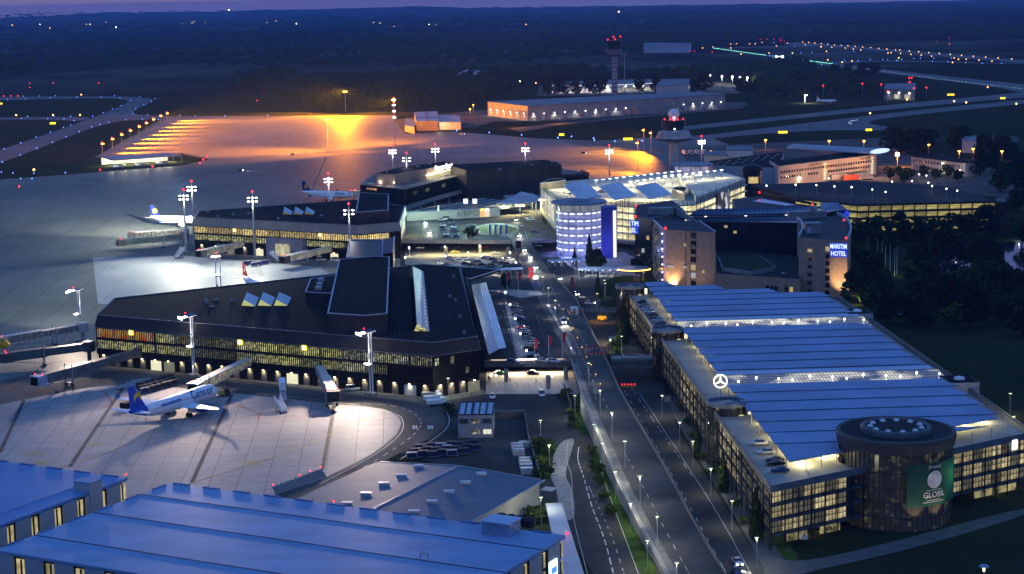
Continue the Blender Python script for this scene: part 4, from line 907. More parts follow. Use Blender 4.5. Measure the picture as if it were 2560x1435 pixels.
for k in range(7):
    p = P[1]+V(-.5,-.4,3.5+3.3*k)
    if k == 0: vo_.location = p-LOC[h1.name]
    else: put(vo_, h1, p)
    light('POINT', p+V(-1.2,.4,0), 120, (.3,.3,1), .3)
light('SPOT', P[1]+V(3,-4.5,.3), 15000, (1,.60,.26), .3, P[1]+V(4.5,0,11), 1.7, .9); light('SPOT', P[1].lerp(P[2],.6)+wnorm(P[1],P[2])*14+V(0,0,1), 3500, (1,.68,.4), .3, P[1].lerp(P[2],.55)+V(0,0,10), 1.8, .9)
# entrance block with the second sign, seen from the side
q = ats(Hh+.5, (1587,543),(1628,548),(1712,529),(1680,503),(1589,515)); P2 = [V(p.x,p.y,0) for p in q]; h2 = thing('hotel_block', 'dark glass fronted hotel entrance block with a half hidden blue sign on its corner', 'hotel', (P2[0].x, P2[0].y, 0), group='hotel blocks')
b = MB(); b.prism(P2, 0, Hh+.5); b.build('wall', M_glassd, h2); b = MB(); b.prism(offset(P2,-.3), Hh+.48, Hh+.56); b.build('roof', plain('blue_black_roof', (.022,.028,.036)), h2)
vwin(h2, P2[0], P2[1], [2+3*k for k in range(8)], [.2,.5,.8], 1.7, 1.8, lambda k: [M_hot,None,None,None,None,None,None,None, M_hot,None,None,M_hot2,None,None,None,None, None,None,None,None,None,M_hot,None,None][k])
b = MB(); ring(b, P2, Hh+.7, .4, .4); b.build('roof_trim', plain('roof_edge_trim', (.16,.17,.2)), h2)
b = MB(); p = at(1653,524,27.5); b.box((p.x,p.y,Hh+1.9), (11,5,3)); b.build('plant_room', M_grey, h2)
b = MB(); p0, p1 = at(1684,525,Hh+2), at(1742,546,Hh+2); b.hexa([V(p0.x,p0.y,Hh), V(p1.x,p1.y,Hh), V(p1.x+.5,p1.y+.5,Hh), V(p0.x+.5,p0.y+.5,Hh)], [V(p0.x,p0.y,Hh+4), V(p1.x,p1.y,Hh+.6), V(p1.x+.5,p1.y+.5,Hh+.6), V(p0.x+.5,p0.y+.5,Hh+4)]); b.build('wedge_screen', M_grey, h2)
M_sb = glow('sign_blue', (.02,.06,.9), .8); M_sw = glow('sign_letters', (.6,.75,1), 1.7)
nr = wnorm(P2[0], P2[1]); rz = ang(P2[0], P2[1])
text_obj('sign_lettering', 'TIM', M_sw, h2, P2[0]+nr*.5+V(.4,0,22.6), rz, 3.0); text_obj('sign_lettering', 'EL', M_sw, h2, P2[0]+nr*.5+V(.0,0,19.6), rz, 2.8)
for z, w in ((22.6,6.0),(19.6,4.2)): b = MB(); b.box(P2[0]+nr*.25+V(.3,0,z), (w,.3,2.8), rz); b.build('sign_board', M_sb, h2)
c_ = at(1586,672,5); oc = thing('entrance_canopy', 'oval glass canopy with an orange lit rim at the hotel entrance', 'canopy', (c_.x, c_.y, 0)); b = MB(); b.lathe([(.01,5.6),(6.5,5.6),(7,5.2),(6.8,4.9),(.01,4.9)], (c_.x,c_.y,0), 32, sc=(1,.75)); b.build('canopy_glass', plain('canopy_glass', (.35,.38,.42), .2), oc)
b = MB(); b.lathe([(7.02,4.75),(7.06,5.05)], (c_.x,c_.y,0), 32, sc=(1,.75)); b.build('lit_rim', M_lampo, oc); b = MB(); b.tube((c_.x,c_.y-3,0), (c_.x,c_.y-3,4.9), .25); b.tube((c_.x+4,c_.y+1,0), (c_.x+4,c_.y+1,4.9), .25); b.build('column', M_grey, oc)
light('POINT', (c_.x,c_.y,4), 900, (1,.6,.25), .4, parent=oc)
# middle range: dark curtain wall under a glass barrel roof
q = ats(23, (1712,546),(2000,549),(2060,525),(1745,523)); P3 = [V(p.x,p.y,0) for p in q]; h3 = thing('hotel_block', 'long dark curtain walled middle range of the hotel under a blue glass roof', 'hotel', (P3[0].x, P3[0].y, 0), group='hotel blocks')
b = MB(); b.prism(P3, 0, 21.6); b.build('wall', M_glassd, h3)
e0, e1, r0, r1 = at(1719,540,22), at(2045,534,22), at(1745,523,25), at(2046,515,25)
b = MB(); b.quad(e0, e1, r1, r0); b.quad(r0, r1, r1+V(0,8,-2), r0+V(0,8,-2)); o = b.build('glass_roof', slabs('roof_glazing', (.12,.17,.26), (.10,.15,.24), AX, 2.0, 2.0, .06, (.30,.34,.42), .08, .15, .2), h3)
b = MB(); b.beam(e0, e1, .6, .6); b.build('eaves', M_dark, h3)
vwin(h3, P3[0], P3[1], [5,9,13,17,19.5], [.09,.2,.36,.44,.62], 1.5, 1.1, lambda k: M_hot if k in (4,3,8,18,14) else None)
for x, y in ((1764,541),(1864,539),(1964,536)):
    p = at(x, y, 21.5)-V(0,.8,0); b = MB(); b.ball(p, .6, 8, 6); b.build('wall_globe', M_lampw, h3); light('POINT', p-V(0,1.2,1.5), 260, C_WHITE, .3)
# right tower: curved brick tower with the big sign
fl, fr = at(1997,590,Hh), at(2119,596,Hh); fm = at(2064,594.5,Hh)
Lc = [at(x, y, Hh) for x, y in ((1997,590),(2003,583),(2006.5,575),(2007,567),(2004,558),(1999,551),(1993,547))]; Rc = [at(x, y, Hh) for x, y in ((2119,596),(2124,588),(2127,578),(2127,568),(2123,556),(2112,544),(2093,535))]
P4 = [V(p.x,p.y,0) for p in [fl, fm, fr]]+[V(p.x,p.y,0) for p in Rc[1:]]+[V(p.x,p.y,0) for p in Lc[:0:-1]]
h4 = thing('hotel_block', 'tall curved sandstone hotel tower carrying the blue lit name sign', 'hotel', (fl.x, fl.y, 0), group='hotel blocks')
b = MB(); b.prism(P4, 0, Hh-.6); b.build('wall', M_brick, h4); b = MB(); b.prism(P4, Hh-.62, Hh-.5); b.build('roof', plain('blue_black_roof', (.022,.028,.036)), h4)
b = MB()
for C in (Lc, Rc):
    for a, c in zip(C, C[1:]): b.beam(a+V(0,0,.2), c+V(0,0,.2), .6, 1.6)
b.build('curved_parapet', M_trim, h4)
vwin(h4, P4[0], P4[1], [2.8+3.3*k for k in range(6)], [.42], 2.0, 1.3, lambda k: [M_win,M_win,M_win,M_win,M_win,M_hot][k]); vwin(h4, P4[1], P4[2], [2.5+3.0*k for k in range(7)], [.1], 1.7, 1.9, lambda k: [M_win,M_win,M_win,M_win,M_win,M_win,M_hot][k]); vwin(h4, P4[1], P4[2], [13], [.45], .9, .9, M_hot)
nr = wnorm(P4[1], P4[2]); rz = ang(P4[1], P4[2]); L = (P4[2]-P4[1]).length; mid = P4[1].lerp(P4[2], .6)
for s, z, sz, w in (('MARITIM',21.6,2.75,.86),('HOTEL',18.7,2.6,.80)):
    b = MB(); b.box(mid+nr*.25+V(0,0,z), (L*w*.98,.3,2.7), rz); b.build('sign_board', M_sb, h4)
    o = text_obj('sign_lettering', s, M_sw, h4, mid+nr*.5+V(0,0,z), rz, sz, bold=.03); o.scale.x = L*w*.86/max(o.dimensions.x, .1)
light('SPOT', P4[2]+nr*8+V(-3,0,.4), 26000, (1,.64,.30), .35, P4[1].lerp(P4[2],.75)+V(0,0,9), 1.0, .9)
b = MB(); p = at(2031,579,Hh); b.box((p.x,p.y,Hh+1.6), (6.5,6,4.4)); o = b.build('lift_house', M_grey, h4); b = MB(); b.beam(V(p.x-3.4,p.y-3.2,Hh+4), V(p.x+3.4,p.y-3.2,Hh+4), .4, .4); b.box((p.x-2,p.y-3.1,Hh+1), (1.2,.2,2.2)); b.build('edge_trim', M_trim, o)
b = MB(); p = at(2017,530,Hh+2); b.box((p.x,p.y,Hh+.9), (17,5,3)); b.build('plant_room', M_grey, h4); b = MB(); p = at(2031,520,Hh+4); b.box((p.x,p.y,Hh+3.2), (2.2,2.2,2.4)); b.build('flue', M_grey, h4)
q0, q1, q2, q3 = at(2055,527,27), at(2117,523,26), at(2095,506,29), at(2049,507,29); b = MB(); b.quad(q0, at(2088,524.5,26.6), at(2083,506,29), q3); b.quad(at(2088,524.5,26.6), q1, q2, at(2083,506,29)); b.build('glass_lantern', slabs('roof_glazing', (.12,.17,.26), (.10,.15,.24), AX, 2, 2), h4)
b = MB(); b.prism([V(p.x,p.y,0) for p in (q0, q1, q2, q3)], 0, 26); b.build('rear_wing', M_glassd, h4); b = MB(); p = at(2117,535,24); b.ball(p, 1.2, 8, 6, 1.4); b.build('round_logo', M_sb, h4)
for x, y in ((2031,511),(2110,550),(2115,595)): p = at(x, y, Hh+1.2); b = MB(); b.ball(p, .42, 8, 5); b.build('beacon', M_red, h4)
for x, y in ((1590,514),(1589,541)): p = at(x, y, Hh+1); b = MB(); b.ball(p, .4, 8, 5); b.build('beacon', M_red, h2)
p = P[1]+V(1,0,Hh+.6); b = MB(); b.ball(p, .5, 8, 5); b.build('beacon', M_red, h1)
# low range between the towers with a planted roof
q = ats(8.5, (1790,684),(2000,698),(2000,640),(1790,620)); P5 = [V(p.x,p.y,0) for p in q]; h5 = thing('hotel_annex', 'low sandstone hotel range with a planted roof court between the two towers', 'hotel', (P5[0].x, P5[0].y, 0))
b = MB(); b.prism(P5, 0, 8.5); b.build('wall', M_brick, h5); b = MB(); b.prism(offset(P5,-.2), 8.48, 8.56); b.build('roof', plain('annex_roof', (.02,.022,.024), .8), h5)
q = ats(10.2, (1804,668),(1880,679),(1940,667),(1899,637),(1794,640)); P6 = [V(p.x,p.y,0) for p in q]; b = MB(); b.prism(P6, 8.5, 10.2); o = b.build('roof_court', M_grey, h5); b = MB(); b.prism(offset(P6,-.5), 10.18, 10.28); b.build('planting', plain('roof_planting', (.03,.035,.018), .95, ns=.5), o)
vwin(h5, P5[0], P5[1], [4], [.62,.67,.72,.84,.9], 1.4, 2, lambda k: M_win if k < 4 else M_hot); vents(h5, [(1958,684,1),(1836,652,1),(1860,656,1)], 9)
# rear wing with a light slot roof
q = ats(22, (1845,530),(1960,520),(2040,512),(1898,482),(1830,488)); h6 = thing('hotel_annex', 'low rear hotel wing with a pale wall of small windows behind the glass roof', 'hotel', (q[0].x, q[0].y, 0)); P7 = [V(p.x,p.y,0) for p in q]
b = MB(); b.prism(P7, 0, 20); b.build('wall', plain('annex_render', (.2,.19,.17), .8, ns=.2), h6); b = MB(); b.prism(offset(P7,-.5), 19.98, 20.1); b.build('roof', plain('blue_black_roof', (.022,.028,.036)), h6)
b = MB(); b.quad(*ats(20.3, (1880,503),(1965,514),(1990,512),(1905,497))); b.build('skylight', plain('bright_glazing', (.5,.55,.62), .15), h6)
b = MB(); b.beam(at(1898,482,20.6), at(2040,511,20.6), 1.0, 1.2); b.build('roof_trim', M_dark, h6); p = at(1898,481,22); b = MB(); b.ball(p, .45, 8, 5); b.build('beacon', M_red, h6)
vwin(h6, P7[4], P7[0], [10,14,17], [.15,.3,.45,.6,.75,.9], 1.2, 1.6, lambda k: M_win if k % 3 else M_hot)
# ================================================================== DARK PARKING GARAGE ON THE RIGHT
q = ats(14.5, (2143,511),(2489,502),(2365,465),(2150,452),(1880,462),(1985,493)); P = [V(p.x,p.y,0) for p in q]; dk = thing('parking_garage', 'wide low parking garage with yellow lit storeys and dark roof by the pond', 'parking garage', (P[0].x, P[0].y, 0))
b = MB()
for k in range(4): b.prism(P, 14.5-3.55*k-1.15, 14.5-3.55*k)
b.build('floor_slab', plain('brown_slab', (.05,.045,.04), .8, ns=.2), dk); b = MB(); b.prism(offset(P,-4), 0, 14.2); b.build('core', plain('deck_wall', (.3,.29,.25)), dk)
b = MB(); b.prism(offset(P,-.6), 14.48, 14.56); b.build('roof', plain('roof_asphalt', (.03,.029,.029), .8, ns=.05), dk)
W_dk = LW('yellow_deck_glow', (.80,.68,.22), .62, (.25,.25,.7), ns=1, lo=.3, hi=.6)
for k in range(4):
    window_row(dk, P[0], P[1], 12.1-3.55*k, 2.2, 12, lambda i: W_dk, off=-1.2, gap=.25, name='lit_bay'); window_row(dk, P[5], P[0], 12.1-3.55*k, 2.2, 7, lambda i: W_dk, off=-1.2, gap=.25, name='lit_bay')
b = MB()
for i in range(13): p = P[0].lerp(P[1], i/12); b.beam(p-V(0,.0,0), p+V(0,0,13.5), .4, .4, (1,0,0))
for k in range(4): b.beam(P[0]+V(0,-.1,10.2-3.55*k+1.4), P[1]+V(0,-.1,10.2-3.55*k+1.4), .1, .1)
b.build('frame', M_dark, dk); q = ats(18, (2490,500),(2515,500),(2515,488),(2490,490)); b = MB(); b.prism([V(p.x,p.y,0) for p in q], 0, 17); b.build('stair_tower', M_dark, dk)
# ================================================================== RIGHT GARAGE WITH PLEATED BLUE ROOF
def uv(u, v, z=0): return DX*u + DY*v + V(0,0,z)
gr = thing('parking_garage', 'large parking garage with a pleated blue sheet roof, stair drums and a banner rotunda', 'parking garage', uv(84, 400))
ZDK = 13.7
fd = lambda u: 392.3+(u-78.5)*.567
FPT = [uv(77, fd(77)), uv(150, fd(150)), uv(150, 640), uv(77, 672)]
b = MB(); b.prism(FPT, ZDK-.5, ZDK); dko = b.build('top_deck', plain('deck_paving', (.30,.285,.25), .8, ns=.15, na=.2), gr)
b = MB()
for z in (3.2, 6.7, 10.2): b.prism(offset(FPT, .15), z-.35, z+.25)
b.prism(offset(FPT, -3), 3.2, 13); b.build('floor_slab', plain('blue_grey_slab', (.075,.08,.09), .6, ns=.2), gr)
b = MB(); ring(b, offset(FPT, .1), ZDK+.45, .3, 1.5); b.build('parapet', plain('parapet_grey', (.13,.14,.16), .5, ns=.2), gr)
W_g1 = LW('garage_glow', (1,.84,.46), .62, (.35,.35,.9), lo=.3, hi=.62); W_g2 = LW('garage_glow_dim', (.8,.75,.5), .17, (.35,.35,.9), lo=.3, hi=.62)
gl = lambda i: (W_g1, W_g2, W_g1, W_g2, W_g2)[(i*7)%5]
for k, z in enumerate((5.0, 8.5, 12.0)):
    window_row(gr, FPT[3], FPT[0], z, 2.6, 20, gl, off=-.3, gap=.5, frame=M_dark, cols=6, rows=2)
    window_row(gr, FPT[0], uv(97, fd(97)), z, 2.6, 7, lambda i: (W_g2,W_g1,W_g1,W_g2,W_g2,W_g1,W_g1)[(i+k)%7], off=-.3, gap=.35, frame=M_dark, cols=3, rows=2)
    window_row(gr, uv(127, fd(127)), FPT[1], z, 2.6, 8, lambda i: (W_g1,W_g2,W_g1)[(i+k)%3], off=-.3, gap=.35, frame=M_dark, cols=3, rows=2)
for p in [FPT[3].lerp(FPT[0], i/40)-DX*.35 for i in range(41)]+[FPT[0].lerp(FPT[1], i/21)-DY*.4 for i in range(22)]: b = MB(); b.beam(p, p+V(0,0,13.2), .28, .28, (1,0,0)); b.build('column', M_dark, gr)
for t_ in (.12,.2,.85,.93): light('POINT', FPT[0].lerp(FPT[1], t_)+DY*5+V(0,0,2.4), 500, C_WARM, .4)
for t_ in (.1,.22,.82,.92): b = MB(); p = FPT[0].lerp(FPT[1], t_)+DY*2.5; b.box((p.x,p.y,1.5), (6,.3,2.6), ang(FPT[0],FPT[1])); b.build('lit_ground_bay', LW('ground_bay_glow', (.9,.8,.38), .55, (.5,.5,.5), lo=.35, hi=.6), gr)
# pleated roof
def clip(poly, a, n):
    out = []
    for i in range(len(poly)):
        p, q = poly[i], poly[(i+1)%len(poly)]; dp, dq = (p[0]-a[0])*n[0]+(p[1]-a[1])*n[1], (q[0]-a[0])*n[0]+(q[1]-a[1])*n[1]
        if dp >= 0: out.append(p)
        if dp*dq < 0: t_ = dp/(dp-dq); out.append((p[0]+(q[0]-p[0])*t_, p[1]+(q[1]-p[1])*t_))
    return out
M_blue = plain('blue_roof_sheet', (.16,.25,.41), .5, ns=.05, na=.24, spec=.2); M_blue2 = plain('brightened_blue_sheet', (.34,.44,.58), .4, ns=.05, na=.1)
M_under = plain('roof_soffit', (.35,.34,.30), .8)
S_ = [(676,665),(665,653.5),(653.5,643),(643,631.5),(631.5,620),(620,608.7),(608.7,598)], [(579,567.5),(567.5,556),(556,544.5),(544.5,533),(533,521.5),(521.5,510)], [(491,480),(480,468.5),(468.5,457),(457,445.5),(445.5,434),(434,422.5),(422.5,402)]
R_EDGE = lambda v: 145.4
for bay in S_:
    for v0, v1 in bay:
        ur = 145.6 if v0 < 645 else 145.4
        if v0 > 645: ur = 145.4-(v0-643)*1.55
        sq = [(83.8, v1), (ur, v1), (ur-1.8, v0), (83.8+.6, v0)]
        if v1 < 445: sq = clip(sq, (84.2, 405.4), (-.52, 1.0)) if v1 < 430 else clip(sq, (147, 443), (-.56, 1.0))
        if len(sq) < 3: continue
        top = [uv(u, v, 16.5+.24*(v0-v)/(v0-v1)) for u, v in sq]; bot = [p-V(0,0,.22) for p in top]; n = len(sq)
        b = MB(); b.add(bot+top, [tuple(range(n-1,-1,-1)), tuple(range(n,2*n))]+[(i,(i+1)%n,n+(i+1)%n,n+i) for i in range(n)]); o = b.build('roof_pleat', M_blue, gr)
        b = MB(); b.beam(top[0]-V(0,0,.12)-DY*.03, top[1]-V(0,0,.12)-DY*.03, .08, .13); b.build('gap_shade_strip', plain('gap_shade_navy', (.06,.10,.19), .5), o)  # shade of the gap under each sheet edge, put in as a navy strip
for v0, v1, g0, g1 in ((598,590.5,590.5,579.2),(510,503,503,491.2)):
    b = MB(); b.hexa([uv(84,v1,16.5), uv(146,v1,16.5), uv(146,v0,16.1), uv(84,v0,16.1)], [uv(84,v1,16.75), uv(146,v1,16.75), uv(146,v0,16.4), uv(84,v0,16.4)]); b.build('roof_pleat', M_blue2, gr)  # flatter strip catches more sky; that brightness is put into its colour
    b = MB(); b.quad(uv(84.5,g1,15.3), uv(147,g1,15.3), uv(147,g0,16.5), uv(84.5,g0,16.5))
    m_ = LW('glazed_strip_glow', (1,.93,.66), .8, (.10,.12,.2), ns=1.0, lo=.44, hi=.6, base=(.10,.13,.19)); o = b.build('glazed_strip', m_, gr)
    f = MB()
    for i in range(64): u = 84.5+i; f.beam(uv(u,g1,15.36), uv(u,g0,16.56), .11, .06)
    for j in range(6): v = lerp(g1,g0,j/5.); f.beam(uv(84.5,v,lerp(15.36,16.56,j/5.)), uv(147,v,lerp(15.36,16.56,j/5.)), .12, .06)
    f.build('truss_bars', plain('truss_blue_grey', (.14,.17,.22), .5), o)
    for i in range(12): l = MB(); l.ball(uv(88+i*5.1+(i%3)*.8, lerp(g1,g0,.3+.4*((i*5)%3)/2), 16.45), .3, 8, 5); l.build('hall_lamp', glow('hall_lamp_white', (1,.98,.9), 8), o)
for u, v in [(84.3,410+i*11.3) for i in range(24)]+[(84.3+i*4.2,405.8+i*2.52) for i in range(1,6)]+[(u,fd(u)+5) for u in (134,140,145)]:
    if not any(abs(v-x) < 6 for x in (667,577,469)): b = MB(); b.tube(uv(u,v,ZDK), uv(u,v,16.3), .12); b.build('roof_column', M_galv, gr)
for v in (650,636,620,604,560,545,530,515,498,455,440,424,412): light('POINT', uv(88.5, v, 15.3), 1700, (1,.86,.46), .12)
for u, v in ((89,415),(95,419),(99,422),(138,446),(143,449),(133,443)): light('POINT', uv(u, v, 15.2), 1500, (1,.86,.46), .12)
# three stair drums
for i, (u, v) in enumerate(((77.8,667.4),(79.4,577.6),(80.2,469))):
    c_ = uv(u, v); b = MB(); b.lathe([(5.0,0),(5.0,16.6)], c_, 28); b.build('drum_wall', M_glassd, gr) if False else None
    o = b.build('stair_drum', plain('drum_glass', (.018,.021,.02), .15, ns=.3, spec=.8), gr)
    b = MB(); b.lathe([(5.0,16.0),(5.4,16.0),(5.4,17.0),(4.7,17.0),(4.7,15.9)], c_, 28); b.lathe([(4.7,16.2),(.01,16.2)], c_, 28); b.build('drum_rim', plain('drum_rim_grey', (.17,.185,.21), .5), o)
    b = MB()
    for k in range(18): a = 2*PI*k/18; b.beam(c_+V(5.05*math.cos(a),5.05*math.sin(a),0), c_+V(5.05*math.cos(a),5.05*math.sin(a),16), .1, .1, (1,0,0))
    for k in range(5): b.lathe([(5.04,1.5+3.4*k),(5.12,1.5+3.4*k),(5.12,1.75+3.4*k),(5.04,1.75+3.4*k)], c_, 28)
    b.build('glazing_bar', M_dark, o)
    b = MB(); b.prism([uv(u+4.4,v-3.6), uv(u+8.2,v-3.6), uv(u+8.2,v+3.4), uv(u+4.4,v+3.4)], ZDK-.3, 16.2); b.build('lift_block', plain('lift_block_green', (.035,.038,.034), .6, ns=.3), o)
    b = MB(); b.box(uv(u+5.6,v-3.66,ZDK+1.3), (.9,.12,2.1), AX-PI/2); b.build('lit_door', glow('lit_door_cream', (1,.95,.6), 1.8), o)
    for k in range(4): b = MB(); b.box(uv(u+3.2,v-4.05,2.6+3.4*k), (1.2,.5,2.2), AX-PI/2); b.build('stair_window', glow('stair_window_glow', (.95,.9,.45), .75), o)
    b = MB(); b.box(c_+V(.3,-.8,16.6), (1.6,1.2,.8)); b.build('air_unit', M_galv, o)
# round rooftop emblem: ring with a three pointed star on a post
c_ = (at(1801,953,20.2)); em = thing('roof_emblem', 'white lit three pointed star in a ring above the nearest stair drum', 'sign', (c_.x, c_.y, 16.6)); RR_ = 1.75
b = MB(); q0 = [c_+V(RR_*math.cos(2*PI*i/40),0,RR_*math.sin(2*PI*i/40)) for i in range(40)]
for i in range(40): b.tube(q0[i], q0[(i+1)%40], .17, n=6)
for k in range(3):
    a = PI/2+2*PI*k/3; t_ = c_+V(RR_*math.cos(a),0,RR_*math.sin(a)); l_ = c_+V(.34*math.cos(a+PI/3),0,.34*math.sin(a+PI/3)); r0_ = c_+V(.34*math.cos(a-PI/3),0,.34*math.sin(a-PI/3))
    b.add([t_,l_,c_+V(0,-.16,0),r0_,c_+V(0,.16,0)], [(0,1,2),(0,2,3),(0,4,1),(0,3,4)])
b.build('star_ring', glow('emblem_white', (.92,.95,1), 3.0), em); b = MB(); b.tube(V(c_.x,c_.y,16.0), c_-V(0,0,RR_), .1); b.build('post', M_grey, em)
# rotunda with banner
cr0 = (at(2089,1073,21.2)+at(2391,1073,21.2))/2; rr = (at(2391,1073,21.2)-at(2089,1073,21.2)).length/2-.4
ro = thing('banner_rotunda', 'big dark glass rotunda with a round roof ring and a green promotional banner', 'rotunda', (cr0.x, cr0.y, 0)); c0 = V(cr0.x, cr0.y, 0)
b = MB(); b.lathe([(rr-.6,0),(rr-.6,18.2)], c0, 64); b.build('glass_wall', litwin('rotunda_glass', (.9,.82,.45), .11, (.35,.35,.5), lo=.54, hi=.68, base=(.05,.05,.045)), ro)
b = MB()
for k in range(64): a = 2*PI*k/64; p = c0+V((rr-.5)*math.cos(a),(rr-.5)*math.sin(a),0); b.beam(p, p+V(0,0,18.2), .16, .16, (1,0,0))
for z in (3,6.5,10,13.5): b.lathe([(rr-.55,z),(rr-.35,z),(rr-.35,z+.35),(rr-.55,z+.35)], c0, 64)
b.build('glazing_bar', plain('bronze_bar', (.06,.055,.05), .5), ro)
b = MB(); b.lathe([(rr-.6,18.0),(rr,18.2),(rr+.35,20.6),(rr+.2,21.2),(rr-.6,21.25),(rr-.8,20.9)], c0, 72); b.build('fascia_ring', plain('ring_fascia', (.075,.07,.066), .55, ns=.3), ro)
b = MB(); b.lathe([(rr-.7,20.9),(.01,20.95)], c0, 72); rf2 = b.build('roof', plain('rotunda_roof', (.016,.018,.020), .7, ns=.2), ro)
b = MB(); b.lathe([(8.3,20.9),(8.3,21.9),(8.0,22.3),(7.5,22.3),(7.2,21.9)], c0, 56); b.build('inner_ring', plain('ring_trim', (.11,.12,.135), .5), rf2)
b = MB(); b.lathe([(7.3,21.85),(.01,21.9)], c0, 48); b.build('inner_roof', plain('rotunda_roof', (.016,.018,.020)), rf2)
d = MB(); d.lathe([(.75,0),(.68,.25),(.4,.5),(.01,.6)], n=14); d0 = d.build('roof_dome', plain('dome_acrylic', (.6,.62,.65), .3), rf2, True)
for k in range(11):
    a = 2*PI*k/11+.2; p = c0+V(6.0*math.cos(a),6.0*math.sin(a),21.88)
    if k == 0: d0.location = p-LOC[rf2.name]
    else: put(d0, rf2, p)
a0, a1 = math.radians(-91), math.radians(-26)
b = MB(); b.lathe([(rr+.05,5.9),(rr+.05,16.0)], c0, 28, a0, a1); bn = b.build('banner', plain('banner_green', (.022,.085,.055), .7, ns=.15, na=.25), ro)
def on_banner(a, z, e=.12): return c0+V((rr+e)*math.cos(a),(rr+e)*math.sin(a),z)
am = math.radians(-61.5)
b = MB()
for k in range(28):
    p, q = 2*PI*k/28, 2*PI*(k+1)/28; s = 2.1; b.add([on_banner(am,12.1), on_banner(am+s*math.cos(p)/rr,12.1+s*math.sin(p)), on_banner(am+s*math.cos(q)/rr,12.1+s*math.sin(q))], [(0,1,2)])
b.build('banner_disc', plain('banner_white', (.72,.68,.64), .7), bn)
def curved_text(s, z, size, w, mat, a_mid=am):
    o = text_obj('banner_lettering', s, mat, bn, (0,0,0), 0, size, ext=.0, bold=.015); xs = [v.co.x for v in o.data.vertices]; L = max(xs)-min(xs); k = w/L
    off = LOC.get(bn.name, V(0,0,0))
    for v in o.data.vertices:
        p = on_banner(a_mid+v.co.x*k/rr, z+v.co.y, .16); v.co = p-off
    o.rotation_euler = (0,0,0); o.location = (0,0,0); return o
M_bw = MATS['banner_white']; curved_text('GLOBIL', 8.5, 1.9, 6.2, M_bw); curved_text('Europcar', 15.2, 1.0, 3.6, M_bw)
curved_text('UND IHR GLOBUS SORGT FUR', 5.6, .5, 7.0, M_bw) if False else None
b = MB()
for z, w in ((9.65,4.6),(7.3,4.4),(6.85,6.2)): 
    for i in range(int(w/.34)): a = am+(i*.34-w/2)/rr; b.add([on_banner(a,z-.09), on_banner(a+.24/rr,z-.09), on_banner(a+.24/rr,z+.09), on_banner(a,z+.09)], [(0,1,2,3)])
b.build('small_print', M_bw, bn)
b = MB(); b.add([on_banner(am-2/rr,14.5), on_banner(am+2/rr,14.6), on_banner(am+2/rr,14.72), on_banner(am-2/rr,14.62)], [(0,1,2,3)]); b.build('yellow_stroke', plain('banner_yellow', (.6,.5,.05), .6), bn)
for a in (-82,-58): p = c0+V((rr+2.6)*math.cos(math.radians(a)),(rr+2.6)*math.sin(math.radians(a)),.6); light('SPOT', p, 3600, (1,.74,.48), .25, c0+V(rr*math.cos(math.radians(a)),rr*math.sin(math.radians(a)),9), 1.1)
p = c0+V((rr+3)*math.cos(math.radians(-32)),(rr+3)*math.sin(math.radians(-32)),12); light('POINT', p, 500, (.4,1,.6), .3)
b = MB(); p = FPT[0].lerp(FPT[1], .93); nr = wnorm(FPT[0], FPT[1]); b.box(p+nr*.3+V(0,0,12.6), (1.6,.3,2.4), ang(FPT[0],FPT[1])); b.build('lit_sign', glow('sign_ice', (.7,.85,1), 3), gr)
for x, y in ((2143,782),(2398,952)):
    p = at(x, y, 16); t_ = boxroof(gr, [V(p.x,p.y,0)+DX*i+DY*j for i, j in ((-4.2,-5),(4.2,-5),(4.2,5),(-4.2,5))], 9, 16.5, plain('rear_stair_white', (.38,.38,.38), .7), False, 'rear_stair'); b = MB(); b.lathe([(1.6,0),(1.4,.5),(.01,.9)], p+V(0,0,.55), 14); b.build('roof_dome', MATS['dome_acrylic'], t_)
railing('deck_railing', 'pale mesh parapet along the far right edge of the pleated roof garage', [uv(150.4,fd(150),ZDK), uv(150.4,640,ZDK)], 1.5, 3.0, M_galv, plain('mesh_panel', (.12,.12,.10), .7))
# ================================================================== LARGE HALLS AT THE FRONT
def slot_wall(root, a, c, z0, z1, n, solid, skip=()):
    a, c = V(a[0],a[1],0), V(c[0],c[1],0); nr = wnorm(a, c); rz = ang(a, c); L = (c-a).length/n; pr = pw = None
    for i in range(n):
        s, e = a.lerp(c, i/n), a.lerp(c, (i+1)/n); m0 = s.lerp(e, .31); 
        b = MB(); b.prism([s+nr*.25, s.lerp(e,.62)+nr*.25, s.lerp(e,.62), s], z0, z1); b.build('wall_panel', solid, root)
        if i in skip: continue
        for k, (zl_, zh) in enumerate(((z0+1,z0+4.2),(z0+5,z1-.6))):
            b = MB(); p = s.lerp(e,.81)-nr*.6; b.box(p+V(0,0,(zl_+zh)/2), (L*.36,.15,zh-zl_), rz); o = b.build('window', LW('slot_glow', (1,.85,.42), .62, (.5,.5,.35), ns=.6, lo=.3, hi=.6), root)
            b = MB(); b.box(p+nr*.15+V(0,0,(zl_+zh)/2), (.35,.3,zh-zl_), rz); b.build('mullion', M_dark, o)
M_panel = plain('hall_panel', (.34,.36,.38), .6, ns=.1, na=.12)
M_blueL = ribbed('blue_hall_roof', (.19,.30,.47), math.radians(-27.5), .9, .08, .5, na=.17)
E1, E2 = V(math.cos(math.radians(-27.9)), math.sin(math.radians(-27.9)), 0), V(math.cos(math.radians(62.1)), math.sin(math.radians(62.1)), 0)
O1 = at(426,1207,14); O1 = V(O1.x,O1.y,0); W1, D1 = (at(1411,1340,14)-at(426,1207,14)).length, (at(426,1207,14)-at(0,1377,14)).length
K = [O1-E2*D1, O1+E1*W1-E2*D1, O1+E1*W1, O1]
hl = thing('hall', 'big hall with a flat blue seamed roof filling the bottom left of the view', 'hall', (O1.x, O1.y, 0))
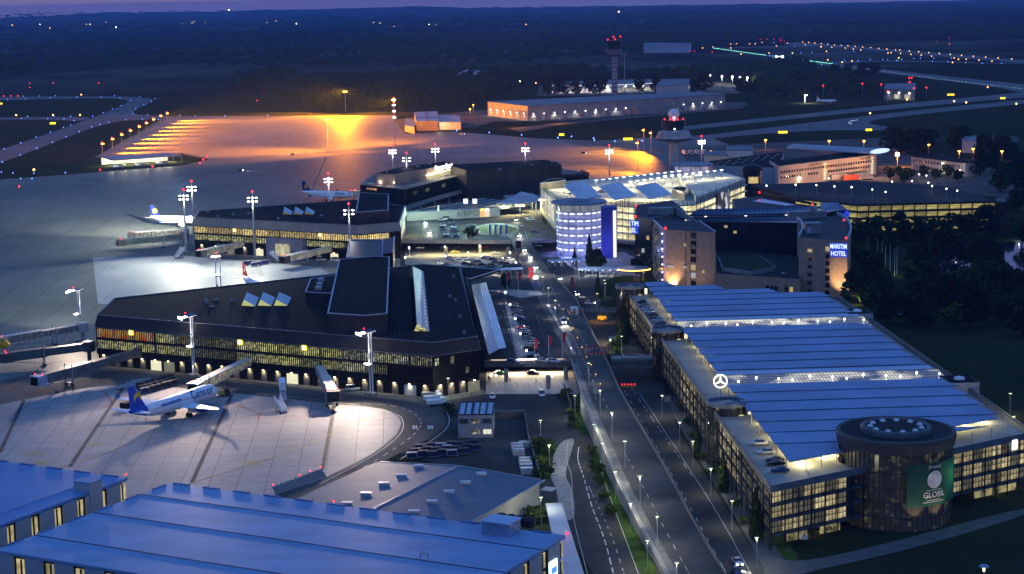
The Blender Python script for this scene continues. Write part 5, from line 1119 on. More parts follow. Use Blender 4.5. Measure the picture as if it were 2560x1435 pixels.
b = MB(); b.prism(offset(K,-.9), 0, 13.4); b.build('wall', plain('hall_inner', (.05,.05,.05), .8), hl)
b = MB(); b.prism(K, 13.4, 14.0); hr = b.build('roof', M_blueL, hl)
b = MB()
for s in (.19,.47,.80): b.beam(O1-E2*D1*s+V(0,0,14.03), O1+E1*W1-E2*D1*s+V(0,0,14.03), .28, .14)
b.build('roof_seam', plain('seam_navy', (.02,.035,.08), .5), hr)
e1, e2 = K[3], K[2]
for i in range(12): a = i/12+.01; b = MB(); b.beam(e1.lerp(e2,a)+V(0,0,14.08)+E2*.1, e1.lerp(e2,a+.042)+V(0,0,14.08)+E2*.1, .9, .3); b.build('edge_upstand', plain('upstand_navy', (.07,.14,.30), .5), hr)
for i in range(6): a = i/6+.03; b = MB(); b.beam(K[3].lerp(K[0],a)+V(0,0,14.05)-E1*.1, K[3].lerp(K[0],a+.08)+V(0,0,14.05)-E1*.1, .7, .25); b.build('edge_upstand', MATS['upstand_navy'], hr)
slot_wall(hl, K[0], K[1], 4.5, 13.3, 13, M_panel); slot_wall(hl, K[1], K[2], 4.5, 13.3, 7, M_panel); slot_wall(hl, K[3], K[0], 4.5, 13.3, 7, M_panel)
p = at(1253,1330,14); b = MB(); b.box(p+V(0,0,1.3), (6.4,5.2,2.6), math.radians(-27.9)); o = b.build('plant_box', plain('plant_box_blue', (.20,.27,.38), .5, ns=.2), hr); b = MB(); b.box(p+V(0,0,2.7), (6.8,5.6,.25), math.radians(-27.9)); b.build('lid', M_blue2, o)
b = MB(); p = at(1285,1297,14); 
for i in range(4): b.ball(p+E1*(i*2.2-3)-V(0,0,.3), 1.5, 8, 5, .9)
b.build('duct', plain('duct_black', (.03,.03,.032), .7), hr); b = MB(); p = at(1050,1398,14); ring(b, [p, p+V(1.6,0,0), p+V(1.6,1.2,0), p+V(0,1.2,0)], 14.9, .1, .1); 
for q in ((0,0),(1.6,0),(1.6,1.2),(0,1.2)): b.beam(p+V(*q,0), p+V(*q,1), .1, .1, (1,0,0))
b.build('roof_hatch', M_grey, hr)
p = K[1].lerp(K[2], .90); b = MB(); q = at(1396,1412,9); pp = K[2]-E2*6.5+E1*.35; b.box(pp+V(0,0,8.0), (3.4,.3,5.2), math.radians(62.1)); b.build('lit_sign', glow('sign_white_blue', (.55,.75,1), 3.0), hl); b = MB(); b.box(pp+E1*.2+V(0,0,8.6), (2.2,.2,1.2), math.radians(62.1)); b.build('sign_emblem', glow('sign_emblem_blue', (.05,.2,.9), 1.6), hl)
O2 = at(318,1195,14); O2 = V(O2.x,O2.y,0); K2 = [O2-E1*60-E2*60, O2-E2*60, O2, O2-E1*60]
h2_ = thing('hall', 'second blue roofed hall at the left edge with lit window slots in its side wall', 'hall', (O2.x, O2.y, 0))
b = MB(); b.prism(offset(K2,-.9), 0, 13.4); b.build('wall', MATS['hall_inner'], h2_); b = MB(); b.prism(K2, 13.4, 14); r2 = b.build('roof', ribbed('blue_hall_roof_b', (.13,.245,.45), math.radians(-27.5), .9, .08, .5, na=.10), h2_)
slot_wall(h2_, K2[1], K2[2], 3, 13.3, 8, M_panel)
b = MB(); pp = O2-E2*13.5-E1*1.2; b.prism([pp-E1*3.2, pp+E1*1.6, pp+E1*1.6+E2*4.2, pp-E1*3.2+E2*4.2], 3, 16.0); b.build('stair_box', M_panel, h2_); b = MB(); b.prism(offset([pp-E1*3.2, pp+E1*1.6, pp+E1*1.6+E2*4.2, pp-E1*3.2+E2*4.2],.1), 15.98, 16.2); b.build('stair_roof', MATS['blue_hall_roof_b'], h2_)
for i in range(7): a = i/7+.02; b = MB(); b.beam(K2[3].lerp(K2[2],a)+V(0,0,14.05), K2[3].lerp(K2[2],a+.075)+V(0,0,14.05), .8, .3); b.build('edge_upstand', MATS['upstand_navy'], r2)
b = MB(); b.beam(O2-E1*6+V(0,0,14.05), O2-E1*6-E2*60+V(0,0,14.05), .25, .12); b.build('roof_seam', MATS['blue_hall_roof_b'], r2)
# ribbed warehouse
q = ats(6.6, (948,1154),(1348,1198),(1183,1303),(690,1230)); A_, B_ = V(q[0].x,q[0].y,0), V(q[1].x,q[1].y,0); ee = (B_-A_).normalized(); ff = V(-ee.y, ee.x, 0); Wd = (B_-A_).length
wh = thing('warehouse', 'grey ribbed warehouse with two rows of white rooflights behind the big blue hall', 'warehouse', (A_.x, A_.y, 0)); C1, C2 = B_-ff*46, A_-ff*50
C1 = C1; P = [C2, C1, B_, A_]; b = MB(); b.prism(P, 0, 6.2); b.build('wall', plain('warehouse_wall', (.42,.43,.40), .7, ns=.2, na=.15), wh)
rg0, rg1 = A_.lerp(B_, .5), C2.lerp(C1, .5); M_wr = ribbed('ribbed_grey_roof', (.115,.145,.185), AX-PI/6*0+math.radians(90-27.5)*0+ang(A_, B_)+PI/2, .8, .35, .6)
z3 = lambda p, z: V(p.x, p.y, z)
b = MB(); b.quad(z3(C2-ff-ee*1.2,6.3), z3(rg1-ff,7.6), z3(rg0+ff*.6,7.6), z3(A_+ff*.6-ee*1.2,6.3)); b.quad(z3(rg1-ff,7.6), z3(C1-ff+ee*1.2,6.3), z3(B_+ff*.6+ee*1.2,6.3), z3(rg0+ff*.6,7.6)); wr = b.build('roof', M_wr, wh)
b = MB(); b.beam(z3(rg1,7.66), z3(rg0,7.66), .6, .12); b.beam(z3(A_+ff*.6,6.4), z3(rg0+ff*.6,7.7), .25, .2); b.beam(z3(rg0+ff*.6,7.7), z3(B_+ff*.6,6.4), .25, .2); b.beam(z3(B_+ee*1.2+ff*.6,6.35), z3(C1+ee*1.2,6.35), .3, .25); b.build('ridge_cap', M_galv, wr)
sk = MB(); sk.box((0,0,.25), (2.3,1.2,.5)); sk.box((0,0,.6), (2.6,1.5,.25)); s0 = sk.build('rooflight', plain('rooflight_white', (.62,.63,.62), .4), wr, True); k = 0
for (x, y) in ((1046,1169),(1004,1192),(960,1213),(915,1238),(868,1262),(1204,1188),(1164,1210),(1123,1233),(1080,1258),(1035,1283)):
    p = at(x, y, 7.0)
    if k == 0: s0.location = p-LOC[wr.name]; s0.rotation_euler = (0,0,0)
    else: put(s0, wr, p)
    k += 1
b = MB(); p = B_+ee*1.5+ff*.5; b.hexa([z3(p-ff*3,4.6), z3(p-ff*3+ee*3,4.6), z3(p+ee*3,4.6), z3(p,4.6)], [z3(p-ff*3,4.8), z3(p-ff*3+ee*3,4.8), z3(p+ee*3,4.8), z3(p,4.8)]); b.build('door_canopy', M_galv, wh)
# long canopy strip beside the road
q = ats(3.6, (1364,1258),(1404,1257),(1462,1440),(1402,1440)); cs = thing('canopy_strip', 'long narrow ribbed pedestrian canopy between the blue hall and the road', 'canopy', (q[0].x, q[0].y, 0)); b = MB(); b.hexa([p-V(0,0,.2) for p in (q[3],q[2],q[1],q[0])], [q[3],q[2],q[1],q[0]]); b.build('canopy_roof', ribbed('strip_sheet', (.40,.45,.5), math.radians(93), .9, .5, .3), cs)
b = MB()
for i in range(8):
    for s in (.1,.9): p = q[0].lerp(q[3], i/7.).lerp(q[1].lerp(q[2], i/7.), s); b.tube(z3(p,0), p-V(0,0,.2), .08)
b.build('post', M_grey, cs)
p = at(1417,1333,4.2); b = MB(); b.tube(V(p.x,p.y,0), p, .08); bo = thing('marker_post', 'slim post with a red light beside the ribbed pedestrian canopy', 'post', (p.x,p.y,0)); b.build('post', M_grey, bo); b = MB(); b.ball(p, .3, 8, 5); b.build('red_lamp', M_red, bo)
# small office block with glazed monopitch roof
q0, q1 = at(1146,1095), at(1233,1094); d = (q1-q0).normalized(); n_ = V(d.y,-d.x,0); P = [q0, q1, q1-n_*13, q0-n_*13]; of = thing('office_block', 'small two storey grey office block with a glazed sloping roof on the apron yard', 'office', (q0.x, q0.y, 0))
b = MB(); b.hexa(P, [z3(P[0],6.6), z3(P[1],6.6), z3(P[2],7.4), z3(P[3],7.4)]); b.build('wall', plain('office_cladding', (.25,.27,.30), .6, ns=.3, na=.15), of)
b = MB(); b.quad(*[z3(p, z) for p, z in zip(offset(P,-.3), (6.66,6.66,7.46,7.46))]); rr_ = b.build('glazed_roof', plain('office_glazing', (.34,.42,.52), .15, ns=.3), of)
b = MB()
for i in range(6): a = i/5; b.beam(z3(P[0].lerp(P[1],a),6.8), z3(P[3].lerp(P[2],a),7.6), .35 if i in (0,5) else .8 if i == 2 else .45, .2)
for i in (0,2): b.beam(z3(P[i],6.8+.4*i), z3(P[i+1],6.8+.4*i), .4, .25)
b.build('roof_bar', M_dark, rr_)
M_offw = litwin('office_pane', (.9,.88,.6), .5, (1,.3,1), lo=.5, hi=.6, base=(.02,.03,.03))
window_row(of, P[0], P[1], 4.9, 1.5, 3, lambda i: [M_glassd,M_offw,M_glassd][i], off=.06, gap=.9, frame=M_grey, cols=4); window_row(of, P[0].lerp(P[1],.34), P[1], 1.8, 1.5, 2, lambda i: [M_offw,glow('office_lit', (1,1,.8), .9)][i], off=.06, gap=.9, frame=M_grey, cols=4)
# ================================================================== TOWERS
def beacon(parent, p, r=.45):
    r *= .72
    b = MB(); b.ball(p, r, 8, 5); return b.build('beacon', M_red, parent)
g = at(1685,415); ow = thing('control_tower', 'older concrete control tower with a white radar dome ringed by red lights', 'control tower', g)
M_tc = plain('tower_concrete', (.30,.31,.33), .7, ns=.2, na=.2); b = MB(); b.lathe([(3.6,0),(3.6,20)], g, 8); b.build('shaft', M_tc, ow)
b = MB(); b.lathe([(3.6,17.0),(13.2,19.2),(13.4,20.4),(11.0,25.4),(7.4,26.2),(.01,26.2)], g, 12); b.build('flared_gallery', plain('gallery_metal', (.22,.24,.28), .45, ns=.2), ow)
b = MB(); b.lathe([(13.42,19.3),(13.5,20.4)], g, 12); b.lathe([(12.6,21.6),(11.6,24)], g, 12); b.build('gallery_window', M_glassd, ow)
b = MB(); b.lathe([(6.3,26.2),(7.6,32.6),(7.9,32.9),(.01,33.2)], g, 12); b.build('cab_glass', M_glassd, ow)
b = MB(); b.lathe([(7.7,32.5),(8.0,33.3),(.01,33.5)], g, 12)
for k in range(12): a = 2*PI*k/12; b.beam(g+V(6.35*math.cos(a),6.35*math.sin(a),26.2), g+V(7.65*math.cos(a),7.65*math.sin(a),32.6), .25, .25)
b.build('cab_roof', M_dark, ow); b = MB(); b.smooth = True; b.lathe([(2.5,33.4),(2.4,35)], g, 14); b.ball(g+V(0,0,37.6), 4.1, 22, 14); b.build('radar_dome', plain('radome_white', (.62,.63,.66), .6, ns=.3, na=.08), ow)
for k in range(8): a = 2*PI*k/8+.3; beacon(ow, g+V(7.2*math.cos(a),7.2*math.sin(a),34.2), .55)
light('POINT', g+V(0,-3.5,35.0), 1500, (1,.1,.12), .5); b = MB(); b.box(g+V(0,-7.0,27.4), (1,.4,.6)); b.build('cab_lamp', M_lampw, ow); b = MB(); b.tube(g+V(8.5,0,26), g+V(8.5,0,35), .2); b.tube(g+V(-8.5,0,28), g+V(-8.5,0,33.5), .15); b.build('aerial', M_galv, ow)
g = at(1537,238); nw = thing('control_tower', 'tall slender newer control tower silhouetted against the far woods', 'control tower', g)
b = MB(); b.lathe([(3.6,0),(3.4,52)], g, 14); b.build('shaft', M_tc, nw); b = MB()
for z in range(4, 52, 5): b.lathe([(3.65,z),(3.75,z+.5),(3.6,z+1)], g, 14)
b.build('shaft_band', M_dconc, nw); b = MB(); b.lathe([(3.4,48),(9.5,51),(9.5,56.5),(6,57)], g, 14); b.box(g+V(12,0,50.5), (7,6,5)); b.box(g+V(-9,0,55), (6,6,4)); b.build('equipment_deck', plain('deck_grey', (.16,.165,.18), .7, ns=.2), nw)
b = MB(); b.lathe([(6.4,56.8),(8.6,66),(8.9,67.5),(.01,68)], g, 14); b.build('cab_glass', M_glassd, nw); b = MB(); b.lathe([(8.7,66.2),(9.2,67.6),(.01,68.6)], g, 14); b.tube(g+V(4,0,68), g+V(4,0,73), .3); b.build('cab_roof', M_dark, nw)
for x, z in ((-8,69),(1,69.3),(7.5,72.5),(-1,72.5)): beacon(nw, g+V(x,-2,z), 1.0)
b = MB(); b.tube(g+V(12.5,0,0), g+V(12.5,0,48), .55); b.build('riser_mast', M_tc, nw); b = MB(); b.box(g+V(-1,-4,50.5), (1.5,.5,1.2)); b.build('window', glow('far_yellow', (1,.95,.5), 6), nw)
# ================================================================== FAR BUILDINGS
def farblock(name, label, cat, q, z, wallm, roofm=None, group=None):
    P = [V(p.x,p.y,0) for p in q]; t = thing(name, label, cat, P[0], group=group); b = MB(); b.prism(P, 0, z); w = b.build('wall', wallm, t); b = MB(); b.prism(offset(P,.4), z-.05, z+.35); b.build('roof', roofm or M_grey, t); return t, P
M_lw = ribbed('cargo_cladding', (.24,.25,.25), AX, 9.0, .2, .6); M_lr = plain('cargo_roof', (.11,.13,.16), .5, ns=.02, na=.2)
q = ats(14.5, (1219,254.5),(1319,266),(1813,236),(1744,230)); lw, P = farblock('cargo_hall', 'long low grey cargo hall across the airfield with a row of white wall lamps', 'warehouse', q, 14.5, M_lw, M_lr)
pr = None
def lampline(root, a, c, n, z, power, mat=M_lampw, name='wall_lamp', r=.5, col=C_WHITE, every=1):
    pr = None; nr = wnorm(a, c)
    for i in range(n):
        p = a.lerp(c, (i+.5)/n)+nr*.8; p = V(p.x,p.y,z)
        if pr is None: b = MB(); b.ball((0,0,0), r, 8, 5); pr = b.build(name, mat, root, True); pr.location = p-LOC[root.name]
        else: put(pr, root, p)
        if i % every == 0 and power: light('SPOT', p+nr*.6, power, col, .4, p+nr*2-V(0,0,5), 2.4)
lampline(lw, P[0], P[1], 6, 7.0, 3500, r=.42); lampline(lw, P[1], P[2], 20, 6.5, 3500, every=2, r=.42)
b = MB(); a, c = P[1], P[2]; nr = wnorm(a, c)
for i in range(22): p = a.lerp(c, .03+i*.042)+nr*.2; b.box((p.x,p.y,2.4), (4.2,.5,4.6), ang(a, c))
b.build('loading_door', plain('door_cream', (.45,.43,.36), .6), lw)
for s in (.56,.66): p = a.lerp(c, s)+nr*5; b = MB(); b.box((p.x,p.y,4), (26,10,8), ang(a, c)); b.build('dock_annex', M_lw, lw)
vents(lw, [(1280+i*40, 254-i*2.0+(i%2)*4, 1) for i in range(12)], 14.9)
q = ats(10, (1372,214),(1530,212),(1725,203),(1725,198),(1500,201),(1372,208)); P_ = [V(p.x,p.y,0) for p in (q[0],q[1],q[2],q[3],q[4],q[5])]; lg = thing('logistics_hall', 'bright lit white logistics hall behind the newer control tower', 'warehouse', P_[0]); b = MB(); b.prism(P_, 0, 10); b.build('wall', plain('white_cladding', (.5,.5,.48), .6, ns=.02), lg); b = MB(); b.prism(offset(P_,1), 10, 10.6); b.build('roof', M_lr, lg)
lampline(lg, P_[0], P_[1], 7, 7.5, 24000, r=.8); lampline(lg, P_[1], P_[2], 9, 7.5, 24000, r=.8)
b = MB()
for a, c in ((P_[0],P_[1]),(P_[1],P_[2])): nr = wnorm(a, c); b.beam(a+nr*.6+V(0,0,9.8), c+nr*.6+V(0,0,9.8), .4, .5)
b.build('lit_edge', glow('cool_edge_light', (.7,.85,1), 1.6), lg)
window_row(lg, P_[1], P_[2], 3, 4, 8, LW('dock_glow', (1,.95,.75), .8, (.1,.1,.2)))
q = ats(16, (1640,216),(1722,212),(1722,199),(1650,203)); farblock('logistics_hall', 'pale logistics block with an orange sign, right of the bright hall', 'warehouse', q, 16, MATS['white_cladding'], M_lr)
q = ats(16, (1609,114),(1722,113),(1728,108),(1612,107)); hg, P = farblock('hangar', 'distant pale blue hangar beyond the woods near the runway lights', 'hangar', q, 16, plain('hangar_blue', (.42,.46,.52), .6, ns=.01), M_lr)
q = ats(10, (1141,186),(1170,180),(1201,181),(1200,176),(1165,174)); hs, P = farblock('house', 'isolated pale house half hidden by trees in the far woods', 'house', q, 10, plain('house_render', (.5,.5,.5), .8, ns=.05), plain('house_roof', (.2,.22,.26), .6))
q = ats(9, (1041,304),(1096,303),(1092,279),(1036,281)); ft, P = farblock('service_building', 'small service building with a pale slanted roof at the corner of the far apron', 'building', q, 9, plain('service_wall', (.20,.17,.17), .7, ns=.05), plain('service_roof', (.28,.30,.36), .5, ns=.05)); 
b = MB(); b.prism([V(p.x,p.y,0) for p in ats(6, (1012,313),(1036,318),(1036,300),(1014,296))], 0, 6); b.build('side_shed', plain('service_shed', (.34,.33,.30), .7), ft); b = MB(); p0 = P[0].lerp(P[3],.33)+V(0,0,9.5); p1 = P[1].lerp(P[2],.33)+V(0,0,9.5); b.beam(p0, p1, .8, .3); p0 = P[0].lerp(P[1],.5)+V(0,0,9.5); b.beam(p0, P[3].lerp(P[2],.5)+V(0,0,9.5), .8, .3); b.build('roof_rib', M_dark, ft)
q = ats(7, (1098,306),(1152,306),(1148,290),(1098,288)); fs, P = farblock('shed', 'long pale lit shed right of the small service building', 'shed', q, 7, plain('shed_wall', (.42,.41,.36), .7, ns=.05), plain('shed_roof', (.33,.34,.35), .6))
light('POINT', V(P[0].x,P[0].y-8,7), 6000, C_WARM, .6)
q = ats(12, (2210,222),(2288,225),(2289,208),(2215,210)); fr_, P = farblock('fire_station', 'dark flat roofed station with red roof lights on the right of the airfield', 'building', q, 12, plain('station_wall', (.12,.125,.13), .7, ns=.05), M_lr); window_row(fr_, P[0], P[1], 4, 5, 6, lambda i: LW('station_glow', (1,.95,.65), .9) if i in (2,4) else None); lampline(fr_, P[0], P[1], 3, 8, 9000, r=.8)
for x, y in ((2156,209),(2203,211),(2274,205),(2279,194),(2273,195),(2285,221),(2316,219),(2219,228),(2058,214)): 
    p = at(x, y, 14); bp_ = thing('obstruction_light', 'small red obstruction light on a pole near the airfield station', 'obstruction light', (p.x,p.y,0), group='red obstruction lights'); b = MB(); b.tube(V(p.x,p.y,0), p, .15, n=5); b.build('pole', M_galv, bp_); beacon(bp_, p, 1.1)
# cargo office with curved white roof
q = ats(13, (1946,418),(2191,388.5),(2114,385),(1953,378),(1764,405),(1864,416)); co = thing('cargo_building', 'cream cargo building with rows of windows under sodium light and a curved white roof', 'building', (q[0].x, q[0].y, 0)); P = [V(p.x,p.y,0) for p in q]
M_cr = plain('cream_render', (.46,.40,.33), .8, ns=.1, na=.15); b = MB(); b.prism([P[0], P[1], P[1]+V(4,45,0), P[0]+V(0,40,0)], 0, 13); b.build('wall', M_cr, co)
gq = ats(11.5, (1780,414),(1864,416.5),(1892,418.5),(1946,419),(1960,385),(1953,379),(1770,403)); G_ = [V(p.x,p.y,0) for p in gq]; b = MB(); b.prism(G_, 0, 11.5); b.build('hall_wall', plain('cargo_blue_wall', (.27,.31,.36), .6, ns=.05), co); b = MB(); b.prism(offset(G_,-.5), 11.48, 11.6); b.build('hall_roof', M_roofblack, co)
rq = [V(p.x,p.y,13.06) for p in (q[0], q[1], q[2], q[3])]; b = MB(); b.quad(P[0]+V(0,0,13.06), P[1]+V(0,0,13.06), P[1]+V(4,45,13.06), P[0]+V(0,40,13.06)); b.build('roof', M_roofblack, co)
b = MB()
for a, c in ((P[0], P[1]),(P[0], P[0]+V(0,40,0))): b.beam(a+V(0,0,13.3), c+V(0,0,13.3), .6, .7)
b.build('roof_trim', M_cr, co)
for zz, cols in ((9.6, [.03+i*.026 for i in range(36)]), (6.2, [.03+i*.026 for i in range(8)]+[.30+i*.026 for i in range(4)]+[.5+i*.026 for i in range(17)])): vwin(co, P[0], P[1], [zz], cols, 1.5, 1.5, M_win)
for tt in (.46,.955): vwin(co, P[0], P[1], [2+1.9*k for k in range(6)], [tt], 2.6, 1.4, glow('stair_glow_cream', (1,.95,.6), .9)); vwin(co, P[0], P[1], [9.5], [tt+.025], 2.6, 2.6, plain('yellow_sign_board', (.6,.36,.02), .6), 'sign')
text_obj('wall_lettering', 'LUFTFRACHT', plain('letter_brown', (.12,.10,.09), .6), co, P[0].lerp(P[1],.36)+wnorm(P[0],P[1])*.2+V(0,0,11.9), ang(P[0],P[1]), 2.2); text_obj('wall_lettering', 'AIR CARGO', MATS['letter_brown'], co, P[0].lerp(P[1],.88)+wnorm(P[0],P[1])*.2+V(0,0,11.9), ang(P[0],P[1]), 2.0)
window_row(co, P[0].lerp(P[1],.5), P[1].lerp(P[0],.1), 2.2, 3.6, 8, LW('dock_warm', (1,.8,.45), .35, (.2,.2,.3)))
k0, k1 = at(1984,369,15), at(2199,381,15); axv = (k1-k0).normalized(); sv = V(-axv.y, axv.x, 0); b = MB(); rg = []
for i in range(15):
    a = i/14; w = 12*(1-.3*(1-a)); p = k0.lerp(k1, a); rg.append([p+sv*w*math.cos(u)-V(0,0,0)+V(0,0,2.6*math.sin(u)) for u in [PI*j/8 for j in range(9)]]+[p-sv*w*.6-V(0,0,.8), p+sv*w*.6-V(0,0,.8)])
b.loft(rg); b.build('curved_roof', plain('curved_roof_white', (.26,.29,.34), .5, ns=.05, na=.1), co); b = MB(); p = k1+axv*.3; b.add([p+sv*11.5*math.cos(u)+V(0,0,1.0+1.7*math.sin(u)) for u in [2*PI*j/24 for j in range(24)]], [tuple(range(24))]); b.build('lit_lens', glow('lens_blue', (.35,.45,1), 2.2), co)
vents(co, [(1800+i*24-(j*7), 406-i*3.3+j*5.2, 1) for j in range(3) for i in range(7)], 11.7)
for x, y in ((2010,440),(2070,430),(2130,420),(1970,430)): p = at(x, y, 3); light('POINT', V(p.x+8,p.y-44,9), 18000, (1,.46,.17), .15)
q = ats(9, (2278,391),(2412,408),(2447,406),(2330,386)); sb_, P = farblock('office_building', 'pale two storey office building behind the parking trees, lit by two floodlights', 'building', q, 9, M_cr, M_roofblack); vwin(sb_, P[0], P[1], [2.6,6.4], [.06+i*.056 for i in range(16)], 1.2, 1.4, M_win); p = P[0].lerp(P[1],.62)+wnorm(P[0],P[1])*1.2
for d in (0, 3.5): b = MB(); b.box(p+V(d,-.5,7.2), (1,.6,.5)); b.build('floodlight', M_lampw, sb_); light('SPOT', p+V(d,-2.5,7.2), 2600, C_GRN, .3, p+V(d,0,3), 2.2)
q = ats(8, (1760,388),(1818,389),(1818,378),(1764,378)); farblock('shed', 'low shed with a sodium lamp left of the cargo building', 'shed', q, 8, M_cr, M_lr); q = ats(11, (1815,376),(1882,377),(1880,366),(1818,366)); farblock('workshop', 'pale workshop block behind the cargo building', 'building', q, 11, plain('workshop_wall', (.4,.41,.43), .7, ns=.05), M_lr)
q = ats(9, (2405,352),(2440,353),(2440,340),(2410,340)); farblock('house', 'pale house among the trees at the right edge behind a street lamp', 'house', q, 9, MATS['house_render'], MATS['house_roof']); q = ats(10, (2465,355),(2545,358),(2545,342),(2470,340)); farblock('house', 'long dark roofed house at the far right among trees', 'house', q, 10, plain('house_dark', (.12,.11,.11), .8), plain('house_roof_dark', (.05,.05,.055), .8))
# lit open pavilion on the grass island at the left
zp = 6.5; q = ats(zp, (283,399),(453,387),(418,381),(253,391)); pa = thing('vehicle_shelter', 'long open shelter with a blue roof and bright yellow white interior on the left airfield', 'shelter', (q[0].x, q[0].y, 0)); P = [V(p.x,p.y,0) for p in q]
b = MB(); b.hexa([V(p.x,p.y,zp-1.0) for p in P], [V(p.x,p.y,zp) for p in P]); b.build('roof', plain('shelter_roof', (.16,.19,.26), .4, ns=.05), pa); b = MB()
for i in range(9):
    for a, c in ((P[0],P[1]),(P[3],P[2])): p = a.lerp(c, i/8); b.beam(p, p+V(0,0,zp-1), .4, .4, (1,0,0))
b.build('column', M_grey, pa); b = MB(); b.prism([P[3], P[2], P[2]+V(0,1,0), P[3]+V(0,1,0)], 0, zp-1); b.build('back_wall', plain('shelter_wall', (.6,.58,.48), .7, ns=.1, na=.4), pa)
b = MB()
for i in range(10): p = P[0].lerp(P[1], .05+i*.1).lerp(P[3].lerp(P[2], .05+i*.1), .5); b.box(p+V(0,0,zp-1.2), (4,1,.2))
b.build('ceiling_light', glow('shelter_tube', (1,.98,.75), 8), pa)
for i in range(6): p = P[0].lerp(P[1], .08+i*.168).lerp(P[3].lerp(P[2], .08+i*.168), .5); light('POINT', p+V(0,0,zp-1.7), 15000, (1,.93,.6), .5)
for i in range(9):
    p = P[0].lerp(P[1], .04+i*.105)+V(0,-1-(i%3)*2.5,0); 
    t = thing('baggage_trailer', f'parked trailer under the lit airfield shelter, {ORD[i]} from the left', 'trailer', p, group='trailers under the shelter'); b = MB(); b.box(p+V(0,0,1.5), (5.5,2.4,1.4), .2); b.build('load_body', (M_white, M_grey, plain('trailer_yellow', (.5,.42,.06), .6))[i%3], t); b = MB()
    for s in (-1.8,1.8): b.tube(p+V(s,-1.2,.5), p+V(s,1.2,.5), .5, n=10)
    b.build('wheel', M_rubber, t)
# blast fence beside the front stand
fa, fb = at(690,1236), at(812,1190); t = thing('blast_fence', 'slanted louvred blast fence with red lights at the edge of the front stand', 'fence', fa); b = MB(); n_ = wnorm(fa, fb); b.hexa([fa, fb, fb+n_*.6, fa+n_*.6], [fa-n_*1.2+V(0,0,1.8), fb-n_*1.2+V(0,0,1.8), fb-n_*1.0+V(0,0,1.8), fa-n_*1.0+V(0,0,1.8)]); b.build('fence_panel', ribbed('fence_sheet', (.20,.20,.20), ang(fa,fb), .8, .8, .6), t)
b = MB()
for i in range(12): p = fa.lerp(fb, i/11); b.beam(p, p-n_*1.3+V(0,0,2.2), .2, .2)
b.build('post', M_galv, t)
for s in (.02,.55,.78,1): p = fa.lerp(fb, s)-n_*1.2+V(0,0,2.3); beacon(t, p, .28)
for x, y, z, w in ((315,1186,15.4,'on the corner of the left hall roof'),(834,1253,8.4,'over the edge between the big hall and the warehouse')): p = at(x, y, z); t = thing('obstruction_light', f'red obstruction light {w}', 'obstruction light', p); b = MB(); b.tube(p-V(0,0,1.4), p, .06, n=5); b.build('stem', M_galv, t); beacon(t, p, .3)
# ================================================================== FLOODLIGHT MASTS, REFLECTOR MASTS, LAMPS
def mast(label, px, py, z, power=0, target=None, col=C_WHITE, n=6, hd=1.0):
    p = at(px, py, z); t = thing('floodlight_mast', label, 'floodlight mast', (p.x,p.y,0), group='tall floodlight masts'); b = MB(); b.tube((p.x,p.y,0), (p.x,p.y,z), .62, .36, 10); b.box((p.x,p.y,.3), (2.2,2.2,.6)); b.build('pole', M_galv, t)
    b = MB()
    for zz, w in ((z-.4,3.6),(z-2.2,3.6)): b.beam((p.x-w/2,p.y,zz), (p.x+w/2,p.y,zz), .2, .2)
    b.tube((p.x,p.y,z), (p.x,p.y,z+2.2), .12); b.build('head_frame', M_galv, t); h = None
    for zz in (z-.5, z-2.3):
        for xx in (-1.9, 0, 1.9)[::(1 if n == 6 else 2)]:
            q = V(p.x+xx*hd, p.y-.5, zz)
            if h is None: b = MB(); b.lathe([(.01,-.28),(.5,-.2),(.6,.05),(.35,.3),(.01,.4)], (0,0,0), 12); h = b.build('floodlight', M_lampw if col[2] > .3 else M_lampo, t, True); h.location = q-LOC[t.name]
            else: put(h, t, q)
    beacon(t, V(p.x,p.y,z+2.6), .75)
    if power: light('SPOT', V(p.x,p.y-1.2,z-1), power, col, 1.2, target or V(p.x-20,p.y-25,0), 2.0, 1.0, t)
    light('POINT', V(p.x,p.y-2.2,z-4), 900, col, .15, parent=t)  # added fill light to brighten the pole, apart from the floodlights
    return t
mast('floodlight mast left of the middle terminal tip, shorter of the pair', 459, 487, 29, 80000, at(330,690), C_PAD); mast('floodlight mast behind the middle terminal tip, further of the pair', 479, 465, 30, 260000, at(150,600), C_PAD)
mast('floodlight mast standing before the middle terminal between two jet bridges', 631, 492, 30, 150000, at(520,690), C_PAD); mast('floodlight mast beside the right end of the middle terminal', 872, 523, 27, 15000, at(800,700), n=4)
beams(at(459,487,29)-V(2,1,0), 28, [at(300,670), at(180,690), at(60,640), at(230,590), at(330,720)], .62, C_PAD, 1.1); beams(at(479,465,30)-V(2,1,0), 28, [at(300,560), at(120,580), at(60,520), at(350,510)], .55, C_PAD, 1.1); beams(at(631,492,30)-V(0,2,0), 28, [at(560,690), at(720,690), at(420,720)], .75, C_PAD, 1.1); beams(at(203,850)-V(2,0,0), 19, [at(60,800), at(90,730)], .8, C_PAD, 1.0)
mast('floodlight mast before the parked white jet at the far terminal', 821, 445, 26, 80000, at(750,520)); mast('leftmost floodlight mast behind the far terminal', 981, 374, 29, 60000, at(880,470), n=4); mast('short floodlight mast beside the rooftop antennas of the far terminal', 1016, 393, 29, 0, n=4)
mast('floodlight mast rising above the white rooftop lettering', 1088, 370, 29, 0); mast('floodlight mast behind the long dark terminal wing', 1313, 369, 29, 40000, at(1280,400)); mast('floodlight mast right of the terminal wing before the orange apron', 1523, 374, 29, 30000, at(1490,440)); mast('floodlight mast right of the older control tower', 1754, 350, 26, 60000, at(1800,420))
